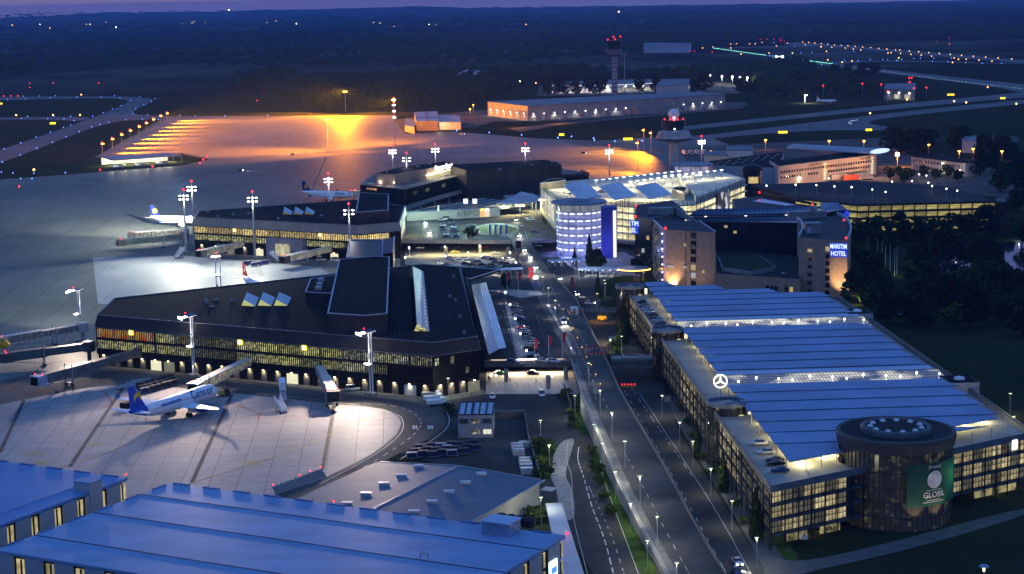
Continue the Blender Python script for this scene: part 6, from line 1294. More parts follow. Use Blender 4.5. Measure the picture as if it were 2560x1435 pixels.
def reflector(label, px, py, tgt, power, az, tilt=.55, zt=20.5, back=False):
    p = at(px, py); t = thing('reflector_mast', label, 'floodlight mast', p, group='twin column reflector masts'); d = V(math.cos(az), math.sin(az), 0); s = V(-d.y, d.x, 0)
    for k in (-1, 1): b = MB(); b.tube(p+s*k*.95, p+s*k*.95+V(0,0,zt-.8), .26, .2, 8); b.build('pole', M_white, t)
    b = MB(); c = p+V(0,0,zt)
    q = lambda x, y: c+d*(x*math.cos(tilt))+s*y+V(0,0,-x*math.sin(tilt)*.25)
    b.hexa([q(-1.2,-2.4), q(4.6,-2.0), q(4.6,2.0), q(-1.2,2.4)], [v+V(0,0,.22) for v in (q(-1.2,-2.4), q(4.6,-2.0), q(4.6,2.0), q(-1.2,2.4))]); b.build('mirror_back', plain('mirror_back_blue', (.04,.06,.12), .4, ns=.4), t)
    b = MB(); b.quad(*[v-V(0,0,.03) for v in (q(-1.2,-2.4), q(-1.2,2.4), q(4.6,2.0), q(4.6,-2.0))]); b.build('emissive_mirror', glow('mirror_emission', (1,.97,.93), 4.5), t)  # mirror and lip emit; the reflected lamp light is put into their material
    b = MB(); b.hexa([q(4.5,-2.0)-V(0,0,.5), q(4.75,-2.0)-V(0,0,.5), q(4.75,2.0)-V(0,0,.5), q(4.5,2.0)-V(0,0,.5)], [q(4.5,-2.0)+V(0,0,.3), q(4.75,-2.0)+V(0,0,.3), q(4.75,2)+V(0,0,.3), q(4.5,2)+V(0,0,.3)]); b.build('mirror_lip', glow('mirror_emission', (1,.97,.93), 4.5), t)
    b = MB(); b.box(p+d*1.0+V(0,0,9.6), (1.6,2.6,.35), az); b.beam(p+s*-1.1+V(0,0,9.3), p+s*1.1+V(0,0,9.3), .25, .25); b.box(p+V(0,0,zt-.5), (.4,2.6,.4), az); b.build('lamp_tray', M_galv, t); b = MB(); b.box(p+d*1.2+V(0,0,9.9), (1.3,2.2,.25), az); b.build('uplight', M_lampw, t)
    b = MB(); b.prism([p+d*x+s*y for x, y in ((-1.4,-1.8),(1.4,-1.8),(1.4,1.8),(-1.4,1.8))], 0, .35); b.build('base', M_conc, t)
    beacon(t, c+d*2+V(0,0,.9), .32); light('SPOT', c+d*2.6-V(0,0,.6), power, (1,.77,.60), 1.4, tgt, 1.5, 1.0, t); light('SPOT', p+d*1.4+V(0,0,10.3), 9000, (1,.95,.9), .3, c-V(0,0,1), .8, .6, t)  # first spot is added at the mirror to stand in for its reflection
    return t
AWAY = math.radians(-118)
reflector('twin column reflector mast before the middle of the near terminal', 485, 937, at(400,1100), 420000, math.radians(-150)); reflector('twin column reflector mast at the right part of the near terminal facade', 929, 985, at(700,1110), 430000, math.radians(-150)); light('SPOT', at(929,985)+V(-1,-1,19), 120000, (1,.80,.62), 1.2, at(860,1050), 1.35, 1.0)
reflector('twin column reflector mast at the left tip of the near terminal', 203, 850, at(60,960), 340000, math.radians(172), .5, 19)
reflector('twin column reflector mast seen from behind over the near terminal roof', 548, 745, at(560,660), 110000, math.radians(110), .5, 18)
# lattice mast with red lights and the sodium poles
def pole(name, label, px, py, z, lamps, cat='lamp post', r=.3, mat=M_galv, group=None):
    p = at(px, py); t = thing(name, label, cat, p, group=group); b = MB(); b.tube(p, p+V(0,0,z), r, r*.7, 6); b.build('pole', mat, t); return t, p
t, p = pole('lattice_mast', 'tall slender mast ringed with red and white lights at the edge of the orange apron', 988, 378, 43, 0, 'mast', .5)
for z in (43.5, 39, 34, 29): beacon(t, p+V(0,0,z), .75); b = MB(); b.box(p+V(0,-.4,z-1.2), (2.6,.6,.6)); b.build('lamp', M_lampw, t)
beams(p+V(0,-1,0), 42, [p+V(-40,0,0), p+V(-90,60,0), p+V(-60,140,0), p+V(-130,-40,0), p+V(-30,230,0), p+V(40,60,0), p+V(-190,40,0)], 4.3, C_SOD)
t, p = pole('lattice_mast', 'thin tall apron mast left of the red lit mast', 820, 381, 28, 0, 'mast', .35); b = MB(); b.box(p+V(0,-.4,27), (5,.6,.8)); b.build('lamp', M_lampo, t); beacon(t, p+V(0,0,29), .6); beams(p+V(0,-1,0), 27, [p+V(35,0,0), p+V(-35,10,0), p+V(0,90,0), p+V(60,120,0), p+V(-60,60,0)], 4.3, C_SOD)
t, p = pole('lattice_mast', 'sodium mast at the back of the orange apron by the dark trees', 864, 278, 22, 0, 'mast', .35); b = MB(); b.box(p+V(0,-.4,22), (5,.8,1.2)); b.build('lamp', M_lampo, t); beams(p+V(0,-1,0), 24, [p+V(-70,-60,0), p+V(70,-70,0), p+V(0,-100,0), p+V(-80,-90,0), p+V(60,-120,0), p+V(-140,-40,0), p+V(-60,-190,0)], 4.3, C_SOD)
for i, (x, y) in enumerate(((255,360),(280,348),(303,337),(325,327),(347,317),(365,308),(383,299),(401,290),(417,284))):
    p = at(x, y, 8); g = V(p.x, p.y, 0); lab = f'sodium apron lamp, {ORD[i]} from the near end of the diagonal left row'
    if i == 0:
        so = thing('sodium_lamp', '', 'lamp post', g); b = MB(); b.tube(g, p, .2, .14, 6); b.build('pole', M_galv, so); b = MB(); b.box(p+V(.6,-.3,.2), (2.2,1.1,.9)); b.build('lamp_head', M_lampo, so); b = MB(); b.ball(p+V(0,0,1.4), .55, 8, 5); b.build('beacon', M_red, so); t = so
    else: t = dup(so, g)
    tag(t, lab, 'lamp post', 'sodium lamps along the far apron'); beams(p+V(1,0,0), 8.2, [g+V(16,0,0), g+V(52,-6,0), g+V(95,-10,0)], 7.0, C_SOD, 1.15)
for i, (x, y, yb, w) in enumerate(((1595,345,420,'nearest of the three left of the older tower'),(1610,318,372,'middle of the three left of the older tower'),(1628,328,380,'rightmost of the three left of the older tower'))):
    g = at(x, yb); z = 18.0 if i == 0 else 15.0; t = thing('sodium_pole', f'tall sodium lit red topped pole, {w}', 'lamp post', g, group='sodium poles by the older tower'); b = MB(); b.tube(g, g+V(0,0,z), .3, .22, 6); b.build('pole', plain('pole_cream', (.5,.45,.38), .6), t); b = MB(); b.box(g+V(-.5,0,z), (1.8,.9,.6)); b.build('lamp', M_lampo, t); beacon(t, g+V(0,0,z+1.1), .6)
    beams(g+V(-.6,-.3,0), z-.4, [g+V(-22,-6,0), g+V(-60,-30,0), g+V(-50,20,0), g+V(-30,-60,0)], 5.5, C_SOD, 1.0); light('SPOT', g+V(-1.5,-1,z), 6000, C_SOD, .3, g+V(0,0,z-8), 1.2)
g = at(2243,418); t = thing('sodium_lamp', 'very bright sodium lamp glaring beside the cargo building', 'lamp post', g); b = MB(); b.tube(g, g+V(0,0,8.6), .16, n=6); b.build('pole', M_galv, t); b = MB(); b.ball(g+V(0,0,9), 1.5, 12, 8); b.build('lamp', glow('sodium_glare', (1,.62,.12), 30), t); light('POINT', g+V(0,-2.5,8.5), 26000, C_SOD, .8)
# ------------------------------------------------------------------ street lamps
def street_proto(name, h, kind):
    t = thing(name, '', 'street lamp'); b = MB(); b.tube((0,0,0), (0,0,h-.1), .1, .06, 6); b.build('pole', M_galv, t, True)
    b = MB()
    if kind == 'disc':
        b.lathe([(.01,h+.24),(.36,h+.18),(.5,h+.02)], n=12); b.build('lamp_head', M_grey, t, True); b = MB(); b.lathe([(.48,h+.04),(.4,h-.14),(.01,h-.18)], n=12); b.build('diffuser', M_lampg, t, True)
    else: b.ball((0,0,h+.25), .34, 10, 7); b.build('globe', M_lampw, t, True)
    return t
L1, L2 = street_proto('street_lamp', 7.0, 'disc'), street_proto('globe_lamp', 4.2, 'globe'); used = set()
def lampat(proto, px, py, z0, h, label, power, col, group):
    p = at(px, py, z0+h); g = V(p.x, p.y, z0)
    if proto.name in used: t = dup(proto, g)
    else: used.add(proto.name); t = proto; t.location = g
    tag(t, label, 'street lamp', group)
    if power: light('POINT', g+V(0,0,h-.5), power*2.8, col, .12)
CG = (1,.95,.62)
for i, (x, y, z) in enumerate(((1500,975,5.5),(1530,1031,5.1),(1562,1102,4.5),(1600,1189,3.7),(1643,1290,2.7),(1692,1406,1.7))): lampat(L1, x, y, z, 7, f'street lamp on the raised road edge below the deck, {ORD[i]} from the far end', 1200, (1,.93,.75), 'lamps along the ramp of the raised road')
for i, (x, y) in enumerate(((1437,988),(1484,1060),(1506,1107),(1538,1178),(1576,1258),(1618,1350))): lampat(L1, x, y, 0, 7, f'street lamp on the grass strip left of the raised road, {ORD[i]} from the far end', 1200, CG, 'lamps along the grass strip')
for x, y, w in ((1351,1050,'in the delivery yard behind the small office block'),(1373,1112,'among the bushes left of the footpath'),(1352,1242,'at the white end wall of the grey warehouse'),(1120,945,'at the right end of the near terminal facade'),(2526,983,'at the far right beyond the pleated garage, further one'),(2535,1041,'at the far right beyond the pleated garage, nearer one'),(1526,848,'beside the green bushes below the far stair drum'),(1554,840,'right of the blue sign by the lower road')): lampat(L1, x, y, 0, 7, f'street lamp {w}', 1000, CG, None)
for i, (x, y) in enumerate(((1655,988),(1699,1055),(1732,1102),(1777,1170),(1830,1251),(1892,1343))): lampat(L1, x, y, 0, 7, f'street lamp on the pavement along the pleated garage, {ORD[i]} from the far end', 900, CG, 'lamps along the garage pavement')
for i, (x, y) in enumerate(((1357,704),(1371,732),(1388,764),(1427,838),(1472,923))): lampat(L1, x, y, ZD, 5, f'street lamp along the left edge of the raised road, {ORD[i]} from the far end', 900, (1,.93,.78), 'lamps along the upper raised road')
for i, (x, y) in enumerate(((1263,732),(1275,763),(1288,798),(1301,836),(1316,878))): lampat(L2, x, y, ZD, 4.2, f'white globe lamp on the near forecourt kerb island, {ORD[i]} from the back', 520, (1,.95,.85), 'globe lamps on the near forecourt')
for x, y in ((1023,620),(1013,645),(1113,641),(1170,633),(1200,616),(1275,632),(1290,657),(1252,702),(1295,687),(1306,710),(1112,618)): lampat(L2, x, y, 0, 4.2, 'white globe lamp in the lower court behind the near terminal', 1300, (1,.88,.6), 'globe lamps in the lower court')
for x, y, w in ((1437,657,'beside the vaulted glass walkway'),(1448,684,'at the end of the hotel walkway'),(1511,712,'in the garden before the hotel, nearer the road'),(1513,720,'in the garden before the hotel, taller looking one'),(1493,746,'beside the white car on the lower road')): lampat(L1, x, y, 0, 5, f'small street lamp {w}', 260, (1,.95,.8), None)
for x, y in ((1916,465),(1989,463),(2041,464),(2086,467),(2129,469),(2181,475),(2214,481),(2330,466),(2321,458),(2366,473),(2393,478)): lampat(L2, x, y, 14.5, 4.2, 'white globe lamp on the roof of the dark parking garage', 90, (1,.95,.75), 'globe lamps on the dark garage roof')
for x, y in ((1942,447),(2001,446),(2072,447),(2280,454),(2298,437),(2316,440),(2343,432),(2400,427),(2230,455)): lampat(L2, x, y, 0, 4.2, 'white globe lamp in the yard before the cargo building', 700, (1,.8,.5), 'globe lamps in the cargo yard')
p = at(2460,1416, 6); t = thing('garden_lamp', 'mushroom headed park lamp with a blue lid at the bottom right corner', 'street lamp', (p.x,p.y,0)); b = MB(); b.tube((p.x,p.y,0), (p.x,p.y,5.2), .12, n=8); b.build('pole', M_galv, t); b = MB(); b.lathe([(1.1,6.0),(.7,6.35),(.01,6.5)], (p.x,p.y,0), 16); b.lathe([(1.1,6.0),(.01,5.95)], (p.x,p.y,0), 16); b.build('lid', plain('lid_blue', (.22,.28,.42), .5), t); b = MB(); b.lathe([(.22,4.9),(.3,5.9)], (p.x,p.y,0), 10); b.build('diffuser', M_lampg, t)
# light inside the lower level, seen under the decks
light('AREA', at(1320,945,0)+V(0,6,4.2), 11000, (1,.84,.62), target=at(1320,950,0)+V(0,5.9,0), size=(24,8)); light('AREA', at(1150,640,0)+V(0,4,4.2), 9000, (1,.84,.36), target=at(1150,640,0)+V(0,3.9,0), size=(40,10))
b = MB()
for x, y in ((1228,938),(1240,938),(1372,940),(1380,940)): b.ball(at(x,y,3.9), .3, 8, 5)
o = b.build('ceiling_lamp', M_lampw); tag(o, 'cluster of bright ceiling lamps under the near forecourt deck', 'lamp')
for x, y, e in ((1215,568,22000),(1100,575,15000),(1060,560,11000),(1290,590,9000),(1160,590,12000)): light('POINT', at(x,y,ZD)+V(0,0,9), e, (.66,1,.80), .15)
light('POINT', at(1030,590,ZD)+V(0,0,3), 3500, (1,.8,.3), .15); light('POINT', at(1335,690,ZD)+V(0,0,4), 3800, (1,.95,.85), .15); light('POINT', at(1440,650,0)+V(0,0,5), 3000, (.35,.35,1), .15); light('POINT', at(1500,655,0)+V(0,0,5), 3000, (.35,.35,1), .15); light('POINT', at(1350,598,ZD)+V(0,0,4), 2500, (.3,.3,1), .15); light('POINT', at(1240,720,0)+V(0,0,7), 2500, (1,.9,.7), .15); light('POINT', at(1510,860,0)+V(0,0,5), 4000, (1,.8,.4), .15); light('POINT', at(1495,806,0)+V(0,0,4), 2600, (1,.5,.1), .15); light('POINT', at(1460,700,0)+V(0,2,2), 300, (.6,.6,1), .4)
# ------------------------------------------------------------------ jet bridges
def jetbridge(label, pr, pc, zr, zc, tone, cabtone=None, glass=None, beacon_on=True, leg=.72, stairs=False):
    """pr, pc: pixels of the rotunda end and of the cab end of the tunnel's middle line"""
    a, c = at(*pr, zr), at(*pc, zc); t = thing('jet_bridge', label, 'jet bridge', (a.x, a.y, 0), group='jet bridges'); d = (c-a).normalized(); h = V(d.x,d.y,0).normalized(); s = V(-h.y,h.x,0)
    b = MB(); b.lathe([(2.0,zr-1.7),(2.3,zr-1.5),(2.3,zr+1.7),(1.9,zr+1.9),(.01,zr+1.95)], (a.x,a.y,0), 16); b.tube((a.x,a.y,0), (a.x,a.y,zr-1.6), .7, n=12); b.build('rotunda', tone, t)
    m = a.lerp(c, .52); gm = glass or plain('bridge_glass', (.16,.18,.17), .2, ns=.6)
    for p, q, w, nm in ((a+d*1.8, m+d*1.5, 2.6, 'inner_tunnel'), (m, c-d*1.0, 3.2, 'outer_tunnel')):
        f = MB(); f.beam(p-V(0,0,w*.42), q-V(0,0,w*.42), w, .35); f.beam(p+V(0,0,w*.45), q+V(0,0,w*.45), w, .35)
        L = (q-p).length; k = max(3, int(L/1.9))
        for sd in (-1, 1):
            for i in range(k+1):
                u = p.lerp(q, i/k)+s*sd*(w/2); f.beam(u-V(0,0,w*.42), u+V(0,0,w*.45), .16, .16, (1,0,0))
                if i < k: u2 = p.lerp(q, (i+1)/k)+s*sd*(w/2); f.beam(u-V(0,0,w*.4*(1 if i%2 else -1)), u2+V(0,0,w*.4*(1 if i%2 else -1)), .12, .12)
        o = f.build(nm, tone, t); g = MB()
        for sd in (-1, 1): e = s*sd*(w/2-.06); g.hexa([p+e-V(0,0,w*.4), q+e-V(0,0,w*.4), q+e*.97-V(0,0,w*.4), p+e*.97-V(0,0,w*.4)], [p+e+V(0,0,w*.4), q+e+V(0,0,w*.4), q+e*.97+V(0,0,w*.4), p+e*.97+V(0,0,w*.4)])
        g.build('side_glass', gm, o)
    b = MB(); b.hexa([c-h*2+s*1.9-V(0,0,1.7), c-h*2-s*1.9-V(0,0,1.7), c+h*2.0-s*2.2-V(0,0,1.7), c+h*2.0+s*2.2-V(0,0,1.7)], [c-h*2+s*1.9+V(0,0,1.6), c-h*2-s*1.9+V(0,0,1.6), c+h*1.8-s*2.2+V(0,0,1.5), c+h*1.8+s*2.2+V(0,0,1.5)]); cb = b.build('cab', cabtone or tone, t); b = MB(); b.hexa([c+h*2.05-s*1.7-V(0,0,1.5), c+h*2.05+s*1.7-V(0,0,1.5), c+h*2.1+s*1.7-V(0,0,1.5), c+h*2.1-s*1.7-V(0,0,1.5)], [c+h*2.0-s*1.7+V(0,0,1.2), c+h*2.0+s*1.7+V(0,0,1.2), c+h*2.05+s*1.7+V(0,0,1.2), c+h*2.05-s*1.7+V(0,0,1.2)]); b.build('cab_opening', M_black, cb)
    l = a.lerp(c, leg); b = MB()
    for sd in (-1, 1): b.beam(V(l.x,l.y,0)+s*sd*1.75+V(0,0,.7), V(l.x,l.y,0)+s*sd*1.75+V(0,0,l.z+2.6), .35, .35, (1,0,0))
    b.beam(V(l.x,l.y,l.z-1.7)-s*1.9, V(l.x,l.y,l.z-1.7)+s*1.9, .4, .4); b.beam(V(l.x,l.y,.8)-s*2.0, V(l.x,l.y,.8)+s*2.0, .5, .5); b.beam(V(l.x,l.y,.9), V(c.x,c.y,zc-1.8)-h*2, .25, .25); b.build('lift_leg', M_galv, t)
    for sd in (-1, 1): b = MB(); q = V(l.x,l.y,.6)+s*sd*1.6; b.tube(q-s*.25, q+s*.25, .6, n=12); b.build('wheel', M_rubber, t)
    if stairs: b = MB(); e0 = c-h*1.5+s*2.2-V(0,0,1.6); b.beam(e0, V(e0.x,e0.y,0)-h*3.5+s*1.0, 1.1, .3); b.build('stair', M_galv, t)
    if beacon_on:
        for sd in (-1, 1): beacon(t, c+s*sd*1.6+V(0,0,1.9), .26)
    return t
T_w = plain('bridge_cream', (.50,.48,.43), .5, ns=.5, na=.15); T_g = plain('bridge_grey_green', (.20,.23,.22), .5, ns=.4, na=.2); T_d = plain('bridge_dark', (.09,.09,.088), .5, ns=.4); G_l = litwin('bridge_lit_glass', (1,.9,.6), .45, (.5,.5,.5), lo=.3, hi=.7); G_t = plain('bridge_teal_glass', (.12,.17,.16), .2, ns=.5)
jetbridge('lit jet bridge sloping from the near terminal to the nose of the holiday jet', (634,898), (490,968), 6.2, 4.2, T_w, None, G_l, True, .86, True)
jetbridge('parked jet bridge pointing at the viewer, right of the two passenger stairs', (795,914), (832,988), 6.0, 4.4, T_w, T_d, None, True, .9)
jetbridge('long brown jet bridge reaching left from the near terminal with a blue stair cab', (352,880), (97,950), 5.6, 4.2, plain('bridge_brown', (.17,.145,.125), .5, ns=.4), plain('bridge_blue_white', (.42,.47,.55), .5), None, True, .72, True)
jetbridge('dark jet bridge at the left tip of the near terminal', (222,866), (15,893), 5.4, 4.2, T_d, T_d, G_t, True, .55)
jetbridge('cream jet bridge reaching the yellow aircraft at the left edge', (206,818), (2,852), 5.4, 4.4, T_w, None, None, True, .35)
jetbridge('left of the two lit jet bridges before the middle terminal', (630,605), (503,633), 5.6, 4.3, T_w, T_d, G_l, True, .62)
jetbridge('right of the two lit jet bridges before the middle terminal, by the grey gate pier', (840,619), (712,648), 5.6, 4.3, T_w, T_d, G_l, True, .62)
jetbridge('grey green jet bridge stretching left from the middle terminal tip, nearer one', (462,590), (303,606), 5.4, 4.3, T_g, T_d, G_t, True, .34)
jetbridge('lit jet bridge left of the middle terminal, behind the grey green one', (462,578), (330,588), 5.4, 4.3, T_w, T_d, G_l, True, .6)
jetbridge('small jet bridge at the nose of the white jet by the far terminal', (902,484), (882,482), 5.6, 4.4, T_w, None, G_l, True, .6)
# ------------------------------------------------------------------ aircraft
def airliner(name, label, nose, rz, mats, text=None, text2=None, emblem=None, S_=1.0, partial=None):
    """twin jet, 37.6 m long; local x forward, origin under the wing"""
    t = thing(name, label, 'airliner', (0,0,0)); body, fin, wing, eng = mats
    prof = [(18.8,-.55,.05),(18.5,-.5,.55),(17.9,-.35,1.02),(17,-.15,1.45),(15.8,0,1.8),(14.2,.05,1.98),(8,.05,1.98),(0,.05,1.98),(-6,.05,1.98),(-9.5,.25,1.82),(-12.5,.62,1.42),(-15.5,1.0,.95),(-18,1.3,.45),(-18.8,1.38,.12)]
    n = 20; rings = [[(x, r*math.cos(2*PI*i/n), 3.85+zc+r*1.04*math.sin(2*PI*i/n)) for i in range(n)] for x, zc, r in prof]
    b = MB(); b.smooth = True; b.loft(rings); b.mi = [1 if k >= 20*10 and k < 20*13 else 0 for k in range(len(b.f))]; f = b.build('fuselage', [body, fin if text2 else body], t, True)
    w = MB()
    for sd in (-1, 1):
        for i in range(34):
            x = 13.4-i*.72
            if -1 < i: a = .36; y = lambda u: sd*2.01*math.cos(u)
            w.add([(x-.13, sd*2.0*math.cos(.21), 3.9+2.06*math.sin(.21)), (x+.13, sd*2.0*math.cos(.21), 3.9+2.06*math.sin(.21)), (x+.13, sd*2.0*math.cos(.38), 3.9+2.06*math.sin(.38)), (x-.13, sd*2.0*math.cos(.38), 3.9+2.06*math.sin(.38))], [(0,1,2,3)])
    w.build('cabin_windows', plain('cabin_pane', (.25,.22,.18), .2), f, True)
    w = MB()
    for sd in (-1, 1): w.add([(17.35, sd*.12, 4.95), (16.75, sd*.95, 5.0), (16.15, sd*1.1, 5.42), (16.35, sd*.12, 5.55)], [(0,1,2,3)]); w.add([(16.7, sd*1.02, 4.98), (15.9, sd*1.52, 4.95), (15.7, sd*1.42, 5.32), (16.15, sd*1.12, 5.42)], [(0,1,2,3)])
    w.build('cockpit_window', M_glassd, f, True)
    def airfoil(p0, c0, t0, p1, c1, t1, vert=False):
        rr_ = []
        for p, c, th in ((p0,c0,t0),(p1,c1,t1)):
            pts = [(0,0),(.08,.42),(.3,.5),(.65,.3),(1,0),(.65,-.3),(.3,-.5),(.08,-.42)]
            rr_.append([(p[0]-x*c, p[1]+(y*th if vert else 0), p[2]+(0 if vert else y*th)) for x, y in pts])
        return rr_
    for sd in (-1, 1):
        b = MB(); b.smooth = False
        r1 = airfoil((6.0,sd*1.6,2.75),6.6,.95,(3.2,sd*6.4,3.1),3.9,.5); r2 = airfoil((3.2,sd*6.4,3.1),3.9,.5,(-1.5,sd*16.9,4.1),1.6,.18)
        b.loft([r1[0], r1[1], r2[1]]); wo_ = b.build('wing', wing, t, True)
        b = MB(); b.add([(-1.5,sd*16.9,4.1),(-3.1,sd*16.95,4.1),(-3.5,sd*17.05,5.2),(-2.6,sd*17.05,5.2)], [(0,1,2,3)]); b.v += [(x, y+.12*sd, z) for x, y, z in b.v]; b.f.append([4,5,6,7]); b.mi.append(0); b.sm.append(False); b.build('wing_tip_fence', fin, wo_, True)
        b = MB(); b.smooth = True; cx, cy, cz = 4.9, sd*5.75, 1.75; pr_ = [(2.5,.85),(2.35,1.05),(1.2,1.16),(-.4,1.1),(-1.6,.75),(-2.3,.42)]
        b.loft([[(cx+x, cy+r*math.cos(2*PI*i/16), cz+r*math.sin(2*PI*i/16)) for i in range(16)] for x, r in pr_]); b.beam((cx+1.0,cy,cz+1.0), (cx-2.8,cy,cz+1.25), .35, .6); en = b.build('engine', eng, t, True)
        b = MB(); b.lathe([(.01,0),(.86,0)], n=16); b.v = [(cx+2.52, cy+x, cz+y) for x, y, z in b.v]; b.build('fan', M_dark, en, True)
        b = MB(); b.smooth = False; r1 = airfoil((-14.2,sd*.5,4.75),3.6,.4,(-17.2,sd*6.2,5.35),1.4,.14); b.loft(r1); b.build('tailplane', wing, t, True)
        for k in (-.5,.5): b = MB(); b.tube((1.1, sd*3.8+k-.2, .6), (1.1, sd*3.8+k+.2, .6), .6, n=14); b.build('main_wheel', M_rubber, t, True)
    b = MB()
    for sd in (-1, 1): b.tube((1.1,sd*3.8,.5), (1.5,sd*3.5,2.9), .18, n=8)
    b.tube((13.7,0,.4), (13.6,0,2.4), .14, n=8); b.build('landing_gear', M_galv, t, True)
    b = MB(); b.tube((13.7,-.4,.4), (13.7,.4,.4), .42, n=12); b.build('nose_wheel', M_rubber, t, True)
    b = MB(); b.smooth = False; r1 = airfoil((-11.6,0,5.3),6.4,.55,(-16.3,0,11.76),2.3,.22,True); r0 = airfoil((-9.0,0,5.1),8.8,.5,(-16.3,0,11.76),2.3,.22,True)
    b.loft([r0[0], r1[0][:], r1[1]]); fo = b.build('tail_fin', fin, t, True)
    if emblem:
        for sd in (-1, 1):
            b = MB(); cx, cz = -15.2, 8.3
            for r, col, e in emblem:
                cz = 8.3-(.75 if text2 and e else 0)
                b = MB(); b.add([(cx+r*math.cos(2*PI*i/20), sd*(.2+e), cz+r*math.sin(2*PI*i/20)) for i in range(20)], [tuple(range(20))]); b.build('tail_emblem', col, fo, True)
    for s_, x, z, size, mt in (text or []):
        for sd in (-1, 1):
            o = text_obj('title_lettering', s_, mt, f, (0,0,0), 0, size, ext=0, bold=.045); xs = o.data.vertices
            for v in xs:
                zz = z+v.co.y; hh = max(-.98, min(.98, (zz-3.9)/2.06)); v.co = V(x-sd*v.co.x*(1), sd*(2.0*math.sqrt(1-hh*hh)+.03), zz)
            o.rotation_euler = (0,0,0); o.location = (0,0,0)
    t.scale = (S_,)*3
    t.rotation_euler = (0,0,rz); t.location = Vector((nose[0], nose[1], 0))-V(math.cos(rz)*18.8*S_, math.sin(rz)*18.8*S_, 0)
    return t
A_w = plain('aircraft_white', (.74,.76,.80), .3, ns=.2, na=.06); A_wing = plain('aircraft_wing', (.60,.66,.74), .35, ns=.2, na=.08)
A_cb = plain('tail_blue', (.02,.075,.42), .35, ns=.3, na=.15); A_lb = plain('tail_navy', (.02,.035,.16), .35, ns=.3); A_ye = plain('emblem_yellow', (.8,.5,.04), .5); A_tr = plain('tail_red', (.42,.03,.03), .4); A_tx = plain('title_blue', (.02,.05,.22), .5); A_ly = plain('aircraft_yellow', (.75,.42,.03), .35); A_dk = plain('engine_blue', (.04,.08,.25), .4)
nz, hd = V(-92.9,558.6,0), math.radians(62)
airliner('airliner', 'white holiday jet with a royal blue tail parked on the floodlit front stand', nz, hd, (A_w, A_cb, A_wing, A_dk), [('Condor', 9.6, 4.75, 2.9, A_tx), ('www.condor.com', -3.6, 4.85, 1.15, A_cb)], True, [(1.45, A_ye, 0), (1.05, A_cb, .02)], S_=1.14)
nz, tl_ = at(885,487,4), at(752,479,5); hd = ang(tl_, nz)
airliner('airliner', 'white jet with a navy tail and yellow disc parked at the far terminal', nz, hd, (A_w, A_lb, A_wing, A_w), [('Lufthansa', 9.0, 4.9, 1.9, A_tx)], None, [(1.5, A_ye, 0), (1.2, A_lb, .02), (.75, A_ye, .04)])
tt_ = at(378,513,11.6); hd = ang(V(0,0,0), V(1,-.35,0)); nz = V(tt_.x,tt_.y,0)+V(math.cos(hd), math.sin(hd), 0)*36.3
airliner('airliner', 'white jet with a navy tail nosed in behind the left tip of the middle terminal', nz, hd, (A_w, A_lb, A_wing, A_w), None, None, [(1.5, A_ye, 0), (1.2, A_lb, .02), (.75, A_ye, .04)])
tt_ = at(607,655,11.6); hd = math.radians(-62); nz = V(tt_.x,tt_.y,0)+V(math.cos(hd), math.sin(hd), 0)*36.3
airliner('airliner', 'jet with a dark red tail, only its tail rising over the near terminal roof', nz, hd, (A_w, A_tr, A_wing, A_w), None, None, [(.8, A_w, 0)])
nz = at(25,862,3.5); airliner('airliner', 'yellow aircraft nose just entering at the left edge beside the cream jet bridge', nz, math.radians(-22), (A_ly, A_ly, A_wing, A_ly))
g = at(1952,146); airliner('airliner', 'distant airliner with blazing landing lights taking off along the lit runway', g, math.radians(-55), (A_w, A_lb, A_wing, A_w)); t = bpy.context.scene.objects[-1]
b = MB(); b.ball(g+V(2,-8,3.4), 1.6, 10, 6); b.ball(g+V(-9,-5,3.4), 1.1, 10, 6); o = b.build('landing_light', glow('landing_white', (1,.97,.9), 60)); 
for q in bpy.data.objects:
    if q.name.startswith('airliner') and q.get('label', '').startswith('distant airliner with'): LOC[q.name] = q.location.copy(); bpy.context.view_layer.update(); o.parent = q; o.matrix_parent_inverse = q.matrix_world.inverted()
light('SPOT', g+V(1,-6,4), 900000, (1,.95,.85), 1, g+V(60,-120,0), 1.2)
g = at(2092,257); airliner('airliner', 'small pale jet parked alone beside a lamp on the right airfield', g, math.radians(8), (A_w, A_w, A_wing, A_w), S_=.62)
p = at(2012,238, 9); g = V(p.x,p.y,0); t = thing('apron_lamp', 'single white lamp post lighting a small jet on the right airfield', 'lamp post', g); b = MB(); b.tube(g, p, .3, n=6); b.build('pole', M_white, t); b = MB(); b.box(p+V(1,0,0), (3,1,.8)); b.build('lamp', M_lampw, t); light('POINT', p+V(3,-2,-1), 30000, C_WHITE, .6)
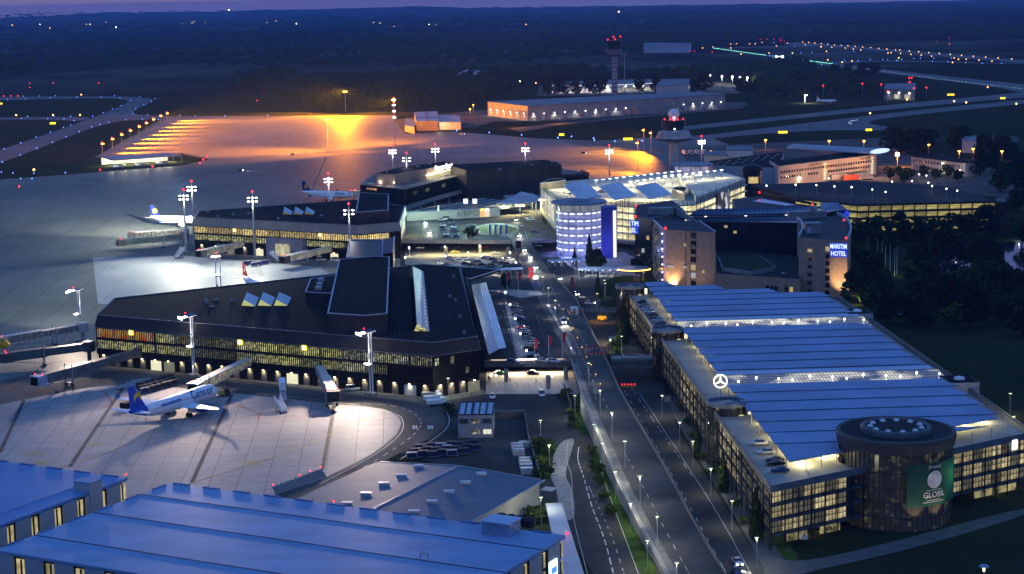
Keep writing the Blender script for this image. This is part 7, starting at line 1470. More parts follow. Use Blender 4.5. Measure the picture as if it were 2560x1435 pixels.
# ================================================================== VEHICLES
def car_proto(kind):
    t = thing('parked_car', '', 'car'); b = MB(); b.smooth = False
    if kind == 'sedan': st = [(-2.25,.50,.62,.72),(-2.15,.38,.95,.82),(-1.5,.32,1.02,.88),(0,.30,.98,.90),(1.0,.30,.95,.89),(1.8,.34,.86,.84),(2.2,.42,.68,.72),(2.28,.5,.58,.6)]; gh = [(-1.75,.98,.70,.96),(-1.05,1.44,.58,.94),(.15,1.46,.58,.94),(1.0,.96,.74,.94)]
    elif kind == 'hatch': st = [(-2.0,.5,.7,.7),(-1.95,.38,1.0,.82),(-1.2,.32,1.04,.87),(0,.30,1.0,.88),(1.0,.30,.98,.87),(1.7,.34,.88,.82),(2.0,.42,.7,.7),(2.08,.5,.6,.6)]; gh = [(-1.95,1.0,.72,.98),(-1.55,1.48,.60,.97),(.1,1.54,.60,.97),(1.15,.97,.74,.95)]
    else: st = [(-2.45,.5,1.1,.84),(-2.4,.36,1.15,.92),(-1.2,.32,1.15,.94),(0,.32,1.15,.94),(1.2,.32,1.12,.93),(1.9,.36,1.0,.9),(2.3,.42,.8,.8),(2.4,.5,.66,.7)]; gh = [(-2.42,1.12,.86,1.1),(-2.25,1.92,.78,1.1),(.5,1.95,.78,1.1),(1.75,1.05,.82,1.05)]
    rg = []
    for x, z0, z1, w in st: rg.append([(x,-w*.86,z0),(x,w*.86,z0),(x,w,lerp(z0,z1,.35)),(x,w*.98,lerp(z0,z1,.8)),(x,w*.88,z1),(x,-w*.88,z1),(x,-w*.98,lerp(z0,z1,.8)),(x,-w,lerp(z0,z1,.35))])
    b.loft(rg)
    (x0,z0,w0,_),(x1,z1,w1,_),(x2,z2,w2,_),(x3,z3,w3,_) = gh
    b.hexa([(x1,-w1,z1-.03),(x2,-w2,z2-.03),(x2,w2,z2-.03),(x1,w1,z1-.03)], [(x1+.08,-w1*.93,z1+.03),(x2-.08,-w2*.93,z2+.03),(x2-.08,w2*.93,z2+.03),(x1+.08,w1*.93,z1+.03)])
    bo = b.build('body', CARC['silver'], t, True)
    g = MB(); g.hexa([(x0,-w0*1.08,z0-.06),(x3,-w3*1.05,z3-.06),(x3,w3*1.05,z3-.06),(x0,w0*1.08,z0-.06)], [(x1,-w1*1.02,z1),(x2,-w2*1.02,z2),(x2,w2*1.02,z2),(x1,w1*1.02,z1)]); g.build('window_glass', M_glassd, t, True)
    x = 1.35 if kind != 'van' else 1.5
    for sx_ in (-x, x):
        for sy in (-.78, .78): w = MB(); w.tube((sx_,sy-.1,.32), (sx_,sy+.1,.32), .32, n=12); o = w.build('wheel', M_rubber, t, True); w = MB(); w.tube((sx_,sy*1.13,.32), (sx_,sy*1.15,.32), .19, n=8); w.build('rim', M_galv, o, True)
    xf, xb = st[-1][0]-.08, st[0][0]+.02
    for sy in (-.58, .58): h = MB(); h.box((xf,sy,.66), (.22,.34,.16)); h.build('headlight', plain('lamp_glass', (.5,.5,.5), .1), t, True); h = MB(); h.box((xb,sy,.82), (.14,.3,.2)); h.build('tail_light', plain('tail_lamp_red', (.25,.01,.01), .3), t, True)
    return t
def paint(n, c, m=.35): return plain('car_paint_'+n, c, .28, m, 1.0, .08)
CARC = dict(silver=paint('silver', (.42,.44,.47), .6), black=paint('black', (.012,.012,.014)), grey=paint('grey', (.13,.14,.155)), white=paint('white', (.66,.67,.68), 0), blue=paint('blue', (.03,.06,.16)), red=paint('red', (.35,.02,.02)), pale_blue=paint('pale_blue', (.28,.36,.48)), yellow=paint('yellow', (.42,.34,.05), 0), green=paint('green', (.05,.16,.08)))
PRO = {k: car_proto(k) for k in ('sedan','hatch','van')}; FIRST = set()
def car(px, py, z, head, colr, label, kind='sedan', group=None, lights=0, sc=None):
    p = at(px, py, z); pro = PRO[kind]
    if kind in FIRST: t = dup(pro, p, head, mats={'body': CARC[colr]})
    else:
        FIRST.add(kind); t = pro; kids(pro); t.location = p; t.rotation_euler = (0,0,head); LOC[t.name] = p
        for c in pro.children:
            if c.name.startswith('body'): c.material_slots[0].link = 'OBJECT'; c.material_slots[0].material = CARC[colr]
    tag(t, label, 'car', group)
    d = V(math.cos(head), math.sin(head), 0); s = V(-d.y, d.x, 0)
    if lights:
        for c in t.children:
            if c.name.split('.')[0] in ('headlight','tail_light'):
                c.material_slots[0].link = 'OBJECT'; c.material_slots[0].material = glow('headlight_on', (1,.97,.9), 40) if c.name.startswith('head') else glow('tail_on', (1,.04,.03), 5)
        if lights > 1: light('SPOT', p+d*2.7+V(0,0,.75), 4500*lights, (1,.93,.8), .15, p+d*14, 1.0, .6)
    return t
for k in PRO: kids(PRO[k])
for pr_ in PRO.values():
    for c in pr_.children: kids(c)
A90 = AX; ACR = AX-PI/2
rr2 = random.Random(3); jit = lambda: rr2.uniform(-.05,.05)
for i, (x, y, c, k) in enumerate(((1284,765,'grey','hatch'),(1291,773,'black','sedan'),(1292,781,'grey','hatch'),(1293,789,'black','sedan'),(1307,823,'red','sedan'),(1311,831,'silver','hatch'),(1312,840,'black','sedan'),(1327,878,'black','van'))):
    car(x, y, ZD, ACR+jit(), c, f'{c} car on the near forecourt deck, {ORD[i]} from the back of its row', k, 'cars on the near forecourt deck')
car(1282,908,ZD,math.radians(-28),'blue','dark blue hatchback standing alone at the parapet corner of the near forecourt deck','hatch'); car(1357,906,ZD,math.radians(-30),'silver','silver van like car at the parapet of the near forecourt deck','hatch'); car(1385,907,ZD,math.radians(-30),'pale_blue','pale blue car beside the silver one at the deck parapet','hatch')
car(1228,735,ZD,ACR,'black','left of two dark cars behind the glass canopy at the forecourt kerb','hatch'); car(1243,735,ZD,ACR,'grey','right of two dark cars behind the glass canopy at the forecourt kerb')
for x, y, c, w in ((1311,628,'white','furthest of three cars queuing'),(1325,646,'white','second of three cars queuing'),(1339,671,'silver','nearest of three cars queuing')): car(x, y, ZD, -PI/2+.03, c, f'{c} car with headlights on, {w} on the raised road', 'sedan', None, 2)
car(1409,808,ZD,-PI/2+.05,'white','white van with headlights on driving down the raised road','van',None,3)
car(1396,699,0,-PI/2+.35,'grey','dark car with headlights on emerging beside the raised road near the hotel walkway','sedan',None,2); car(1437,738,0,-PI/2+.5,'black','black car with headlights on following the lower road','sedan',None,2); car(1475,761,0,-.15,'white','white car with headlights on turning on the lower road by the garden','hatch',None,1); car(1346,617,0,ACR,'green','green car below the raised road left of the glowing glass rotunda','hatch')
car(1844,1411,0,-PI/2+.1,'pale_blue','car with headlights on driving towards the viewer at the bottom of the right hand road','sedan',None,4); car(1842,1436,0,-PI/2+.1,'blue','blue car cut by the bottom edge ahead of the headlights','hatch')
car(1250,937,0,ACR+.2,'green','dark green car parked under the near forecourt deck','sedan'); car(1333,936,0,ACR-.2,'black','black car parked under the near forecourt deck','sedan'); car(1231,996,0,-PI/2,'white','white car driving out of the lower level across the dark yard','hatch'); car(1354,990,0,-PI/2+.1,'white','white box van parked on the dark yard by the retaining fence','van',None,0)
for i, (x, y) in enumerate(((1125,647),(1137,650),(1149,654),(1166,649),(1186,655))): car(x, y, 0, math.radians(20), 'white' if i%2 else 'silver', f'pale car in the lower court behind the near terminal, {ORD[i]} from the left', 'hatch' if i%2 else 'sedan', 'pale cars in the lower court')
for i, (x, y, c) in enumerate(((1164,661,'black'),(1180,664,'black'),(1206,664,'black'),(1214,646,'blue'),(1222,647,'pale_blue'),(1239,657,'grey'),(1256,660,'black'),(1268,662,'black'),(1280,666,'grey'),(1290,668,'black'))): car(x, y, 0, math.radians(18), c, f'{c.replace("_"," ")} car in the lower court, {ORD[i]} from left among its darker cars', 'sedan', 'dark cars in the lower court')
for i, (x, y, c) in enumerate(((1105,661,'white'),(1118,664,'grey'),(1130,668,'silver'),(1196,657,'blue'),(1228,665,'black'),(1246,669,'silver'),(1262,650,'grey'),(1276,652,'white'),(1232,650,'black'))): car(x, y, 0, math.radians(18), c, f'{c} car in the front rows of the lower court, {ORD[i]} from left', 'hatch' if i%2 else 'sedan', 'front cars in the lower court')
for i, (x, y, c) in enumerate(((1333,862,'silver'),(1318,850,'grey'),(1300,800,'blue'),(1296,797,'silver'))): car(x, y, ZD, ACR+jit(), c, f'{c} car filling a gap in the forecourt row, {ORD[i]} from the front', 'hatch', 'gap cars on the forecourt')
for x, y, c, w in ((1050,622,'silver','leftmost car under the middle forecourt deck'),(1110,621,'grey','grey car under the middle forecourt deck'),(1138,633,'yellow','yellow taxi in the lower court'),(1140,620,'black','black car under the middle forecourt deck'),(1208,620,'red','red car under the middle forecourt deck'),(1240,636,'white','white car under the middle forecourt deck')): car(x, y, 0, .1, c, w+' behind the near terminal', 'sedan')
for i in range(7): car(1103+i*2.2, 560+i*5.6, ZD, math.radians(8)+jit(), ('grey','pale_blue','black','blue','grey','pale_blue','black')[i], f'{("grey","pale blue","black","blue","grey","pale blue","black")[i]} car in the left column of the middle forecourt, {ORD[i]} from the back', 'hatch' if i%3 else 'sedan', 'cars in the left column')
for i in range(8): car(1128+i*1.8, 553+i*5.7, ZD, math.radians(8)+jit(), ('black','grey','black','pale_blue','blue','black','grey','blue')[i], f'{("black","grey","black","pale blue","blue","black","grey","blue")[i]} car in the second column of the middle forecourt, {ORD[i]} from the back', 'sedan' if i%3 else 'hatch', 'cars in the second column')
for i in range(5): car(1180+i*3.2, 565+i*5.6, ZD, math.radians(8), ('grey','black','black','white','red')[i], f'{("grey","black","black","white","red")[i]} car in the right column of the middle forecourt, {ORD[i]} from the back', 'sedan', 'cars in the right column')
car(1118,549,ZD,0,'white','white van at the pale lettered wall of the middle forecourt','van'); car(1104,552,ZD,0,'silver','silver car at the pale lettered wall of the middle forecourt'); car(1065,561,ZD,-PI/2,'white','further of two cars with headlights on beside the middle terminal','sedan',None,2); car(1074,584,ZD,-PI/2,'white','nearer of two cars with headlights on beside the middle terminal','sedan',None,2)
car(1262,592,ZD,.1,'white','white car by the oval sunken garden on the middle forecourt'); car(1291,552,ZD,-PI/2,'white','white car with headlights on coming from the lit canopy','sedan',None,2); car(1322,547,ZD,0,'white','left of two white taxis by the parking deck wall','hatch'); car(1327,551,ZD,0,'white','right of two white taxis by the parking deck wall','sedan'); car(1340,584,ZD,0,'blue','blue van under the violet lit bridge beside the rotunda','van'); car(1304,566,ZD,-PI/2,'silver','silver car on the road before the oval sunken garden'); car(1299,592,ZD,-PI/2,'white','pale car with headlights on at the end of the raised road','sedan',None,2)
for i, (x, y) in enumerate(((1420,483),(1432,486),(1503,481),(1509,482))): car(x, y, ZP, .3, 'grey' if i%2 else 'white', f'car on the floodlit deck under the tilted roofs, {ORD[i]} from the left', 'sedan', 'cars on the floodlit deck')
for i, (x, y, c) in enumerate(((1603,759,'black'),(1611,768,'grey'),(1617,776,'pale_blue'),(1623,783,'silver'),(1630,791,'black'),(1637,799,'black'),(1643,805,'pale_blue'),(1650,812,'grey'))): car(x, y, ZDK, ACR+PI+jit(), c, f'{c.replace("_"," ")} car on the pleated garage deck, {ORD[i]} from the back of the row', 'sedan' if i%3 else 'hatch', 'cars on the upper deck row')
for i, (x, y, c) in enumerate(((1896,1113,'silver'),(1915,1135,'silver'),(1936,1156,'black'),(1939,1164,'black'),(1949,1181,'blue'))): car(x, y, ZDK, ACR+PI+jit(), c, f'{c} car on the front corner of the pleated garage deck, {ORD[i]} from the far end', 'sedan', 'cars on the front deck corner')
car(2122,1157,ZDK,math.radians(20),'black','black car alone under the roof beside the banner rotunda','van')
for x, y, h, w in ((602,427,-.4,'dark car with headlights on crossing the blue apron'),(730,388,2.9,'small red lit car on the orange apron'),(1459,384,.1,'dark car with headlights on the apron left of the sodium poles'),(1155,337,.3,'white car with headlights on near the small service building')): car(x, y, 0, h, 'white' if 'white' in w else 'black', w, 'hatch', None, 3)
car(883,976,0,.3,'white','white pickup parked at the near terminal right of the grey jet bridge','van'); car(803,652,0,.1,'white','left of two white airport vans beside the middle terminal','van'); car(840,652,0,.1,'white','right of two white airport vans beside the middle terminal','van'); car(330,1020,0,hd,'grey','dark service van behind the tail of the holiday jet','van') if False else None
def boxveh(label, px, py, z, rz, body, cabc, L=7.0, H=2.8, cat='truck', name='truck', group=None):
    p = at(px, py, z); t = thing(name, label, cat, p, rz, group); b = MB(); b.box((-.9,0,.55+H/2), (L-2.0,2.4,H-.2)); b.build('cargo_box', body, t, True); b = MB(); b.hexa([(L/2-1.8,-1.15,.5),(L/2,-1.1,.5),(L/2,1.1,.5),(L/2-1.8,1.15,.5)], [(L/2-1.8,-1.1,2.3),(L/2-.5,-1.0,2.3),(L/2-.5,1.0,2.3),(L/2-1.8,1.1,2.3)]); c = b.build('cab', cabc, t, True); b = MB(); b.hexa([(L/2-.26,-.95,1.4),(L/2-.2,-.95,1.4),(L/2-.2,.95,1.4),(L/2-.26,.95,1.4)], [(L/2-.5,-.9,2.15),(L/2-.44,-.9,2.15),(L/2-.44,.9,2.15),(L/2-.5,.9,2.15)]); b.build('windscreen', M_glassd, c, True)
    for x in (-L/2+1.2, L/2-1.1):
        for y in (-1.05,1.05): b = MB(); b.tube((x,y-.14,.45), (x,y+.14,.45), .45, n=12); b.build('wheel', M_rubber, t, True)
    return t
for i, (x, y) in enumerate(((1078,994),(1084,1003),(1092,1013))): boxveh(f'white flatbed service truck parked by the near terminal corner, {ORD[i]} from the back', x, y, 0, .25, M_white if i else M_grey, M_white, 6.2, 1.4, group='trucks at the terminal corner')
for i, (x, y) in enumerate(((1712,386),(1728,386),(1744,386),(1760,385))): boxveh(f'cream airport bus in the orange lit row by the older tower, {ORD[i]} from the left', x, y, 0, -1.4, plain('bus_cream', (.6,.55,.45), .5), MATS['bus_cream'], 9, 3.0, 'bus', 'apron_bus', 'buses by the older tower')
for i, (x, y, c) in enumerate(((2130,452,(.5,.1,.05)),(2160,449,(.55,.5,.42)),(2100,451,(.5,.48,.45)),(2010,452,(.5,.5,.5)),(1975,453,(.4,.4,.38)))): boxveh(f'lorry parked before the cargo building, {("red trailer","cream trailer right of the red one","pale one left of the red trailer","white one below the stair window","leftmost grey one")[i]}', x, y, 0, .25, plain(f'lorry_paint_{i}' if i else 'lorry_red', c, .5), M_white, 13, 3.6)
for i, (x, y, c) in enumerate(((1385,292,(.5,.5,.48)),(1420,291,(.5,.48,.4)),(1455,288,(.45,.36,.08)),(1490,287,(.55,.55,.56)),(1510,286,(.5,.5,.52)),(1545,283,(.06,.09,.2)))): boxveh(f'lorry at the loading doors of the far cargo hall, {ORD[i]} from the left', x, y, 0, .3, plain(f'far_lorry_{("white","cream","yellow","pale","silver","navy")[i]}', c, .5), M_white, 15, 4.2, group='lorries at the far cargo hall')
boxveh('small dark service truck behind the tail of the holiday jet', 322, 1022, 0, 1.0, M_dark, M_grey, 5.5, 1.9); boxveh('yellow baggage tug beside the holiday jet nose', 560, 990, 0, .4, plain('tug_yellow', (.45,.34,.04), .5), M_dark, 4, 1.0, 'tug', 'baggage_tug')
for i in range(5): p = at((300,365,430,500,552)[i], (1040,1050,1062,1030,1003)[i]); t = thing('traffic_cone', f'small orange cone around the holiday jet, {ORD[i]} from the left', 'cone', p, group='cones round the holiday jet'); b = MB(); b.lathe([(.22,.03),(.04,.75),(.01,.76)], p, 8); b.box(p+V(0,0,.02), (.5,.5,.04)); b.build('cone', plain('cone_orange', (.6,.15,.03), .6), t)
# passenger stairs
def stairs(label, px, py, rz, h=4.2):
    p = at(px, py); t = thing('passenger_stairs', label, 'passenger stairs', p, rz); b = MB(); k = 12
    for i in range(k): b.box((-2.4+i*.36,0,.6+i*(h-.8)/k), (.42,1.6,.14))
    for s in (-.85,.85): b.beam((-2.6,s,.5), (1.9,s,h-.2), .12, .5); b.beam((-2.6,s,1.5), (1.9,s,h+.9), .08, .5)
    b.build('steps', M_white, t, True); b = MB(); b.box((2.3,0,h-.2), (1.5,1.9,.2)); b.box((2.3,.92,h+.7), (1.5,.08,1.6)); b.box((2.3,-.92,h+.7), (1.5,.08,1.6)); b.build('platform', M_white, t, True); b = MB(); b.box((-.3,0,.6), (4.6,1.7,.4)); b.beam((2.2,0,.6), (2.2,0,h-.3), .3, 1.2, (1,0,0)); b.build('chassis', M_grey, t, True)
    for x in (-1.9,1.6):
        for y in (-.9,.9): b = MB(); b.tube((x,y-.1,.35), (x,y+.1,.35), .35, n=10); b.build('wheel', M_rubber, t, True)
    return t
stairs('white mobile passenger stairs on the front stand, nearer and lower of the pair', 703, 1030, math.radians(120), 3.2); t = stairs('white enclosed passenger stairs on the front stand, further one with a canopy', 708, 1003, math.radians(100), 4.6); b = MB(); b.hexa([(-.6,-1,3.6),(3,-1,4.4),(3,1,4.4),(-.6,1,3.6)], [(-.4,-1,6.0),(3,-1,7.0),(3,1,7.0),(-.4,1,6.0)]); b.build('canopy', M_white, t, True)
stairs('small passenger stairs left of the mast before the middle terminal', 449, 645, math.radians(60), 3.8); stairs('white passenger stairs beside the baggage carts before the middle terminal', 690, 655, math.radians(150), 3.8)
# baggage carts, containers
bc = thing('baggage_cart', '', 'baggage cart'); b = MB(); b.box((0,0,.45), (2.9,1.5,.14)); b.beam((1.45,0,.4), (2.3,0,.3), .08, .08); b.build('bed', M_grey, bc, True); b = MB(); b.box((0,0,1.95), (2.9,1.55,.1)); b.box((-1.4,0,1.2), (.08,1.5,1.5)); b.box((1.4,0,1.2), (.08,1.5,1.5)); b.build('roof', M_grey, bc, True); b = MB(); b.box((0,0,1.15), (2.6,1.3,1.3)); b.build('curtain', plain('curtain_navy', (.02,.03,.09), .7), bc, True)
for x in (-1,1):
    for y in (-.65,.65): b = MB(); b.tube((x,y-.08,.25), (x,y+.08,.25), .25, n=8); b.build('wheel', M_rubber, bc, True)
for c in bc.children: kids(c)
kids(bc); nbc = 0
def cart(px, py, rz, label, group, m=None, roofm=None):
    global nbc; p = at(px, py); t = dup(bc, p, rz, mats={'curtain': m or MATS['curtain_navy'], 'roof': roofm or M_grey}) if nbc else bc
    if not nbc: bc.location = p; bc.rotation_euler = (0,0,rz)
    nbc += 1; tag(t, label, 'baggage cart', group)
for r in range(3):
    for i in range(6):
        cart(362+i*14-r*9+(r*4), 984-i*4.0-r*6.5, math.radians(30), f'baggage cart parked behind the holiday jet, {ORD[i]} from the left in the {("front","middle","back")[r]} row', 'carts behind the holiday jet', plain('luggage_dark', (.03,.03,.035), .7), plain('cart_roof_dark', (.06,.06,.065), .5))
for i in range(4): p = at(312+i*14, 972-i*6); t = thing('dolly', f'long empty dolly left of the baggage carts, {ORD[i]} from the left', 'dolly', p, math.radians(24), 'empty dollies'); b = MB(); b.box((0,0,.5), (6.5,1.5,.18)); b.box((0,.7,.75), (6.5,.1,.4)); b.build('bed', M_galv, t, True); b = MB(); [b.tube((x,y-.08,.25), (x,y+.08,.25), .25, n=8) for x in (-2.4,2.4) for y in (-.6,.6)]; b.build('wheel', M_rubber, t, True)
for i, (x, y) in enumerate(((615,663),(625,661),(640,661),(636,666),(646,664),(656,661),(665,660))): cart(x, y, .15, f'navy baggage cart before the grey gate pier, {ORD[i]} from the left', 'navy carts at the middle terminal', plain('curtain_blue', (.03,.05,.22), .6))
for r, (x0, y0, n) in enumerate(((1030,1148,6),(1040,1138,7),(1052,1128,6))):
    for i in range(n): cart(x0+i*25+(i%2)*4, y0-i*1.6-(i%2)*3, .1+(i%3)*.05, f'baggage cart in the dark yard by the warehouse, {ORD[i]} from left in the {("front","middle","back")[r]} row', 'carts in the dark yard', None, M_galv if (i+r)%4 == 0 else plain('cart_roof_dark', (.06,.06,.065)))
k = 0
for r in range(8):
    x, y = (1289,1122,0)[0:2] if False else ((1292,1124),(1294,1131),(1297,1139),(1312,1120),(1312,1160),(1314,1168),(1316,1177),(1318,1186))[r]
    p = at(x, y); t = thing('air_container', f'silver air freight container in the stack by the yard fence, {ORD[r]} from the back', 'container', p, .0, 'air freight containers'); b = MB(); b.prism([(-1.6,-.8,0),(1.6,-.8,0),(1.6,.8,0),(-1.6,.8,0)], .3, 1.9); b.build('shell', plain('container_alu', (.46,.47,.48), .4, .2, 1.2, .2), t, True); b = MB(); b.box((0,0,.15), (3.4,1.8,.2)); b.build('base', M_grey, t, True)
# yard fence, gate house, sunken garden, signs, flags
for P_, lab in ((((1312,1046),(1322,1108),(1352,1206)),'grey concrete fence wall between the dark yard and the bushes'),(((1410,975),(1428,1028)),'short concrete wall between the yard and the grass strip')):
    pts = ats(0, *P_); b = MB()
    for a, c in zip(pts, pts[1:]): b.beam(a+V(0,0,1.1), c+V(0,0,1.1), .35, 2.2)
    tag(b.build('yard_wall', M_dconc), lab, 'wall')
b = MB(); b.prism(ats(0, (1235,1050),(1310,1046),(1308,1042),(1236,1046)), 0, 2.4); tag(b.build('yard_wall', M_dconc), 'dark wall behind the small office block enclosing a sunken lot', 'wall')
c_ = at(1241,577,ZD); gd = thing('sunken_garden', 'oval walled sunken garden lit green on the middle forecourt', 'garden', c_); b = MB(); b.lathe([(11,0.02),(11.6,0.02),(11.6,1.0),(11,1.0),(11,.02)], c_, 40, sc=(1.0,2.1)); b.build('rim_wall', M_conc, gd); b = MB(); b.lathe([(11,.03),(6,.4),(.01,.3)], c_, 40, sc=(1.0,2.1)); b.build('planting', plain('garden_green', (.07,.09,.035), .9, ns=.3), gd); light('POINT', c_+V(0,0,5), 1300, (1,.95,.5), .4)
def flag(label, px, py, z0, h, col=None, group=None, w=1.2, fh=3.2):
    p = at(px, py, z0); t = thing('flagpole', label, 'flagpole', p, group=group); b = MB(); b.tube(p, p+V(0,0,h), .09, .05, 6); b.build('pole', M_white, t)
    if col: b = MB(); b.hexa([p+V(.1,-.03,h-fh-.2), p+V(.1+w*.7,-.25,h-fh-.5), p+V(.1+w*.7,-.2,h-fh-.5), p+V(.1,.03,h-fh-.2)], [p+V(.1,-.03,h-.1), p+V(.1+w,-.2,h-.5), p+V(.1+w,-.15,h-.5), p+V(.1,.03,h-.1)]); b.build('flag', col, t)
F_r = plain('flag_red', (.38,.03,.05), .7); F_b = plain('flag_blue', (.05,.06,.4), .7)
for i, x in enumerate((1337,1372,1406)): flag(f'tall pole with a dark red banner at the deck parapet, {ORD[i]} from the left', x, 908-i*8, ZD, 8.5, F_r, 'red banner poles')
for i, (x, y) in enumerate(((1268,735),(1296,735))): flag(f'pole with a red banner by the plaza behind the canopy, {ORD[i]} from the left', x, y, ZD, 9, F_r, 'red plaza poles')
for i, x in enumerate((1222,1236,1249,1263)): flag(f'pole with a blue banner at the oval garden, {ORD[i]} from the left', x, 590, ZD, 6, F_b, 'blue banner poles', 1.2, 5)
for i, (x, y) in enumerate(((2170,658),(2193,665),(2205,672),(2213,682),(2225,680),(2236,690),(2242,684))): flag(f'bare white flagpole in the hotel park, {ORD[i]} from the left', x, y, 0, 12.5, None, 'park flagpoles')
for x, y in ((2197,664),(2227,683),(2236,690)): light('POINT', at(x,y)+V(1.2,-1,1.0), 130, (.8,1,.3), .2)
def sign(name, label, px, py, z0, h, w, sh, mat, cat='sign', rz=0.0, extra=None):
    p = at(px, py, z0); t = thing(name, label, cat, p); b = MB(); b.tube(p, p+V(0,0,h), .1, n=6); b.build('post', M_grey, t); b = MB(); b.box(p+V(0,-.15,h-sh/2), (w,.15,sh), rz); o = b.build('sign_board', mat, t)
    if extra: extra(o, p+V(0,-.26,h-sh/2))
    return t
sign('light_sign', 'red and white lit advertising pylon beside the raised road', 1328, 705, ZD, 6.2, 2.0, 4.6, glow('pylon_red', (1,.05,.06), .7), 'sign', 0, lambda o, p: (lambda b: (b.lathe([(.01,0),(.55,0)], n=14), setattr(b, 'v', [(p.x+x, p.y, p.z+.6+y) for x, y, z in b.v]), b.build('round_mark', M_white, o)))(MB()))
sign('light_sign', 'bright white lit sign below the red pylon', 1339, 705, ZD, 2.6, 2.2, 1.4, glow('pylon_white', (1,.97,.9), 2.0)); sign('road_sign', 'dark back of a road sign on the raised road above the crossing cars', 1296, 626, ZD, 4.6, 2.6, 3.4, M_dark); sign('road_sign', 'pale blank road sign board on the ramp by the first lamp', 1489, 1000, 5.5, 4, 1.5, 2.0, M_grey); sign('road_sign', 'small blue sign by the bushes below the footbridge lamps', 1530, 862, 0, 3, 1.8, 1.8, plain('sign_sky_blue', (.12,.3,.55), .5)); sign('road_sign', 'pale grey sign beside the road at the foot of the pleated garage', 1668, 1012, 0, 2.6, 1.8, 1.6, M_grey); sign('road_sign', 'pink red banner sign standing in the lower road fork', 1431, 722, 0, 5, 1.4, 4.4, F_r); sign('road_sign', 'light blue information panel under the red pylon', 1337, 722, ZD, 2.8, 2.0, 2.2, plain('panel_blue', (.10,.16,.3), .5))
t = thing('traffic_barrier', 'yellow barrier with a row of red lamps closing the lower road under the footbridge', 'barrier', at(1571,972)); p = at(1571,972); b = MB(); b.box(p+V(0,0,.8), (4.6,.3,.8)); b.build('board', plain('barrier_yellow', (.4,.3,.04), .6, ns=2, na=.6), t)
for i in range(5): b = MB(); b.ball(p+V(-2+i,-.1,1.5), .16, 8, 5); b.build('warning_lamp', M_red, t)
t = thing('small_digger', 'yellow construction machine on the lower road below the deck', 'machine', at(1505,802)); p = at(1505,802); b = MB(); b.box(p+V(0,0,1.2), (3.4,2,1.6)); b.build('body', plain('machine_yellow', (.5,.36,.03), .5), t); b = MB(); b.box(p+V(.6,0,2.6), (1.4,1.6,1.4)); b.build('cab', M_glassd, t); b = MB(); [b.tube(p+V(x,y-.2,.5), p+V(x,y+.2,.5), .5, n=10) for x in (-1.1,1.1) for y in (-.9,.9)]; b.build('wheel', M_rubber, t)
p = at(2011,1352,0); t = thing('warning_sign', 'small white triangular sign in the grass by the garage corner', 'sign', p); b = MB(); b.prism([p+V(-.9,0,0), p+V(.9,0,0), p+V(.9,.1,0), p+V(-.9,.1,0)], .3, 2.0, [p+V(-.04,0,0), p+V(.04,0,0), p+V(.04,.1,0), p+V(-.04,.1,0)]); b.build('board', M_white, t)
# people
def person_mesh():
    me = bpy.data.meshes.new('body'); v = [(0,0,.95),(0,0,1.2),(0,0,1.42),(0,0,1.52),(0,0,1.62),(0,.01,1.72),(.1,0,.88),(.12,.06,.48),(.12,.0,.07),(.12,.14,.04),(-.1,0,.88),(-.12,-.08,.48),(-.12,-.2,.08),(-.12,-.06,.04),(.2,0,1.38),(.27,-.04,1.1),(.27,.06,.86),(-.2,0,1.38),(-.27,.04,1.1),(-.27,.12,.86)]
    e = [(0,1),(1,2),(2,3),(3,4),(4,5),(0,6),(6,7),(7,8),(8,9),(0,10),(10,11),(11,12),(12,13),(2,14),(14,15),(15,16),(2,17),(17,18),(18,19)]; r = [.15,.15,.14,.06,.1,.085,.1,.07,.05,.04,.1,.07,.05,.04,.065,.05,.04,.065,.05,.04]
    me.from_pydata(v, e, []); o = bpy.data.objects.new('body', me); COL.objects.link(o); sk_ = o.modifiers.new('s', 'SKIN'); 
    for sv_, q in zip(me.skin_vertices[0].data, r): sv_.radius = (q, q*.8)
    me.skin_vertices[0].data[0].use_root = True; ss = o.modifiers.new('ss', 'SUBSURF'); ss.levels = 1; bpy.context.view_layer.update(); m2 = bpy.data.meshes.new_from_object(o.evaluated_get(bpy.context.evaluated_depsgraph_get())); bpy.data.objects.remove(o); return m2
PM = person_mesh(); PM.materials.clear(); PM.materials.append(plain('dark_clothes', (.03,.03,.045), .85))
for x, y, z, h, w in ((1222,953,0,.3,'standing left by the lit opening under the near deck'),(1226,957,0,1.2,'standing beside the first person under the near deck'),(1275,956,0,-1,'walking in the lit lower level under the near deck'),(1455,950,5.5,2,'left of two people walking on the raised road pavement'),(1461,952,5.5,2.1,'right of two people walking on the raised road pavement'),(1400,640,0,.5,'left of two people before the glowing blue rotunda'),(1405,641,0,.8,'right of two people before the glowing blue rotunda'),(1535,1300,0,1.5,'standing at the edge of the lower left road'),(570,968,0,.4,'standing by the nose of the holiday jet'),(1340,958,0,2,'beside the motorcycles under the near deck')):
    o = bpy.data.objects.new('person', PM); COL.objects.link(o); o.location = at(x, y, z); o.rotation_euler = (0,0,h); o.scale = (1.08,1.08,1.03); tag(o, f'person in dark clothes {w}', 'person')
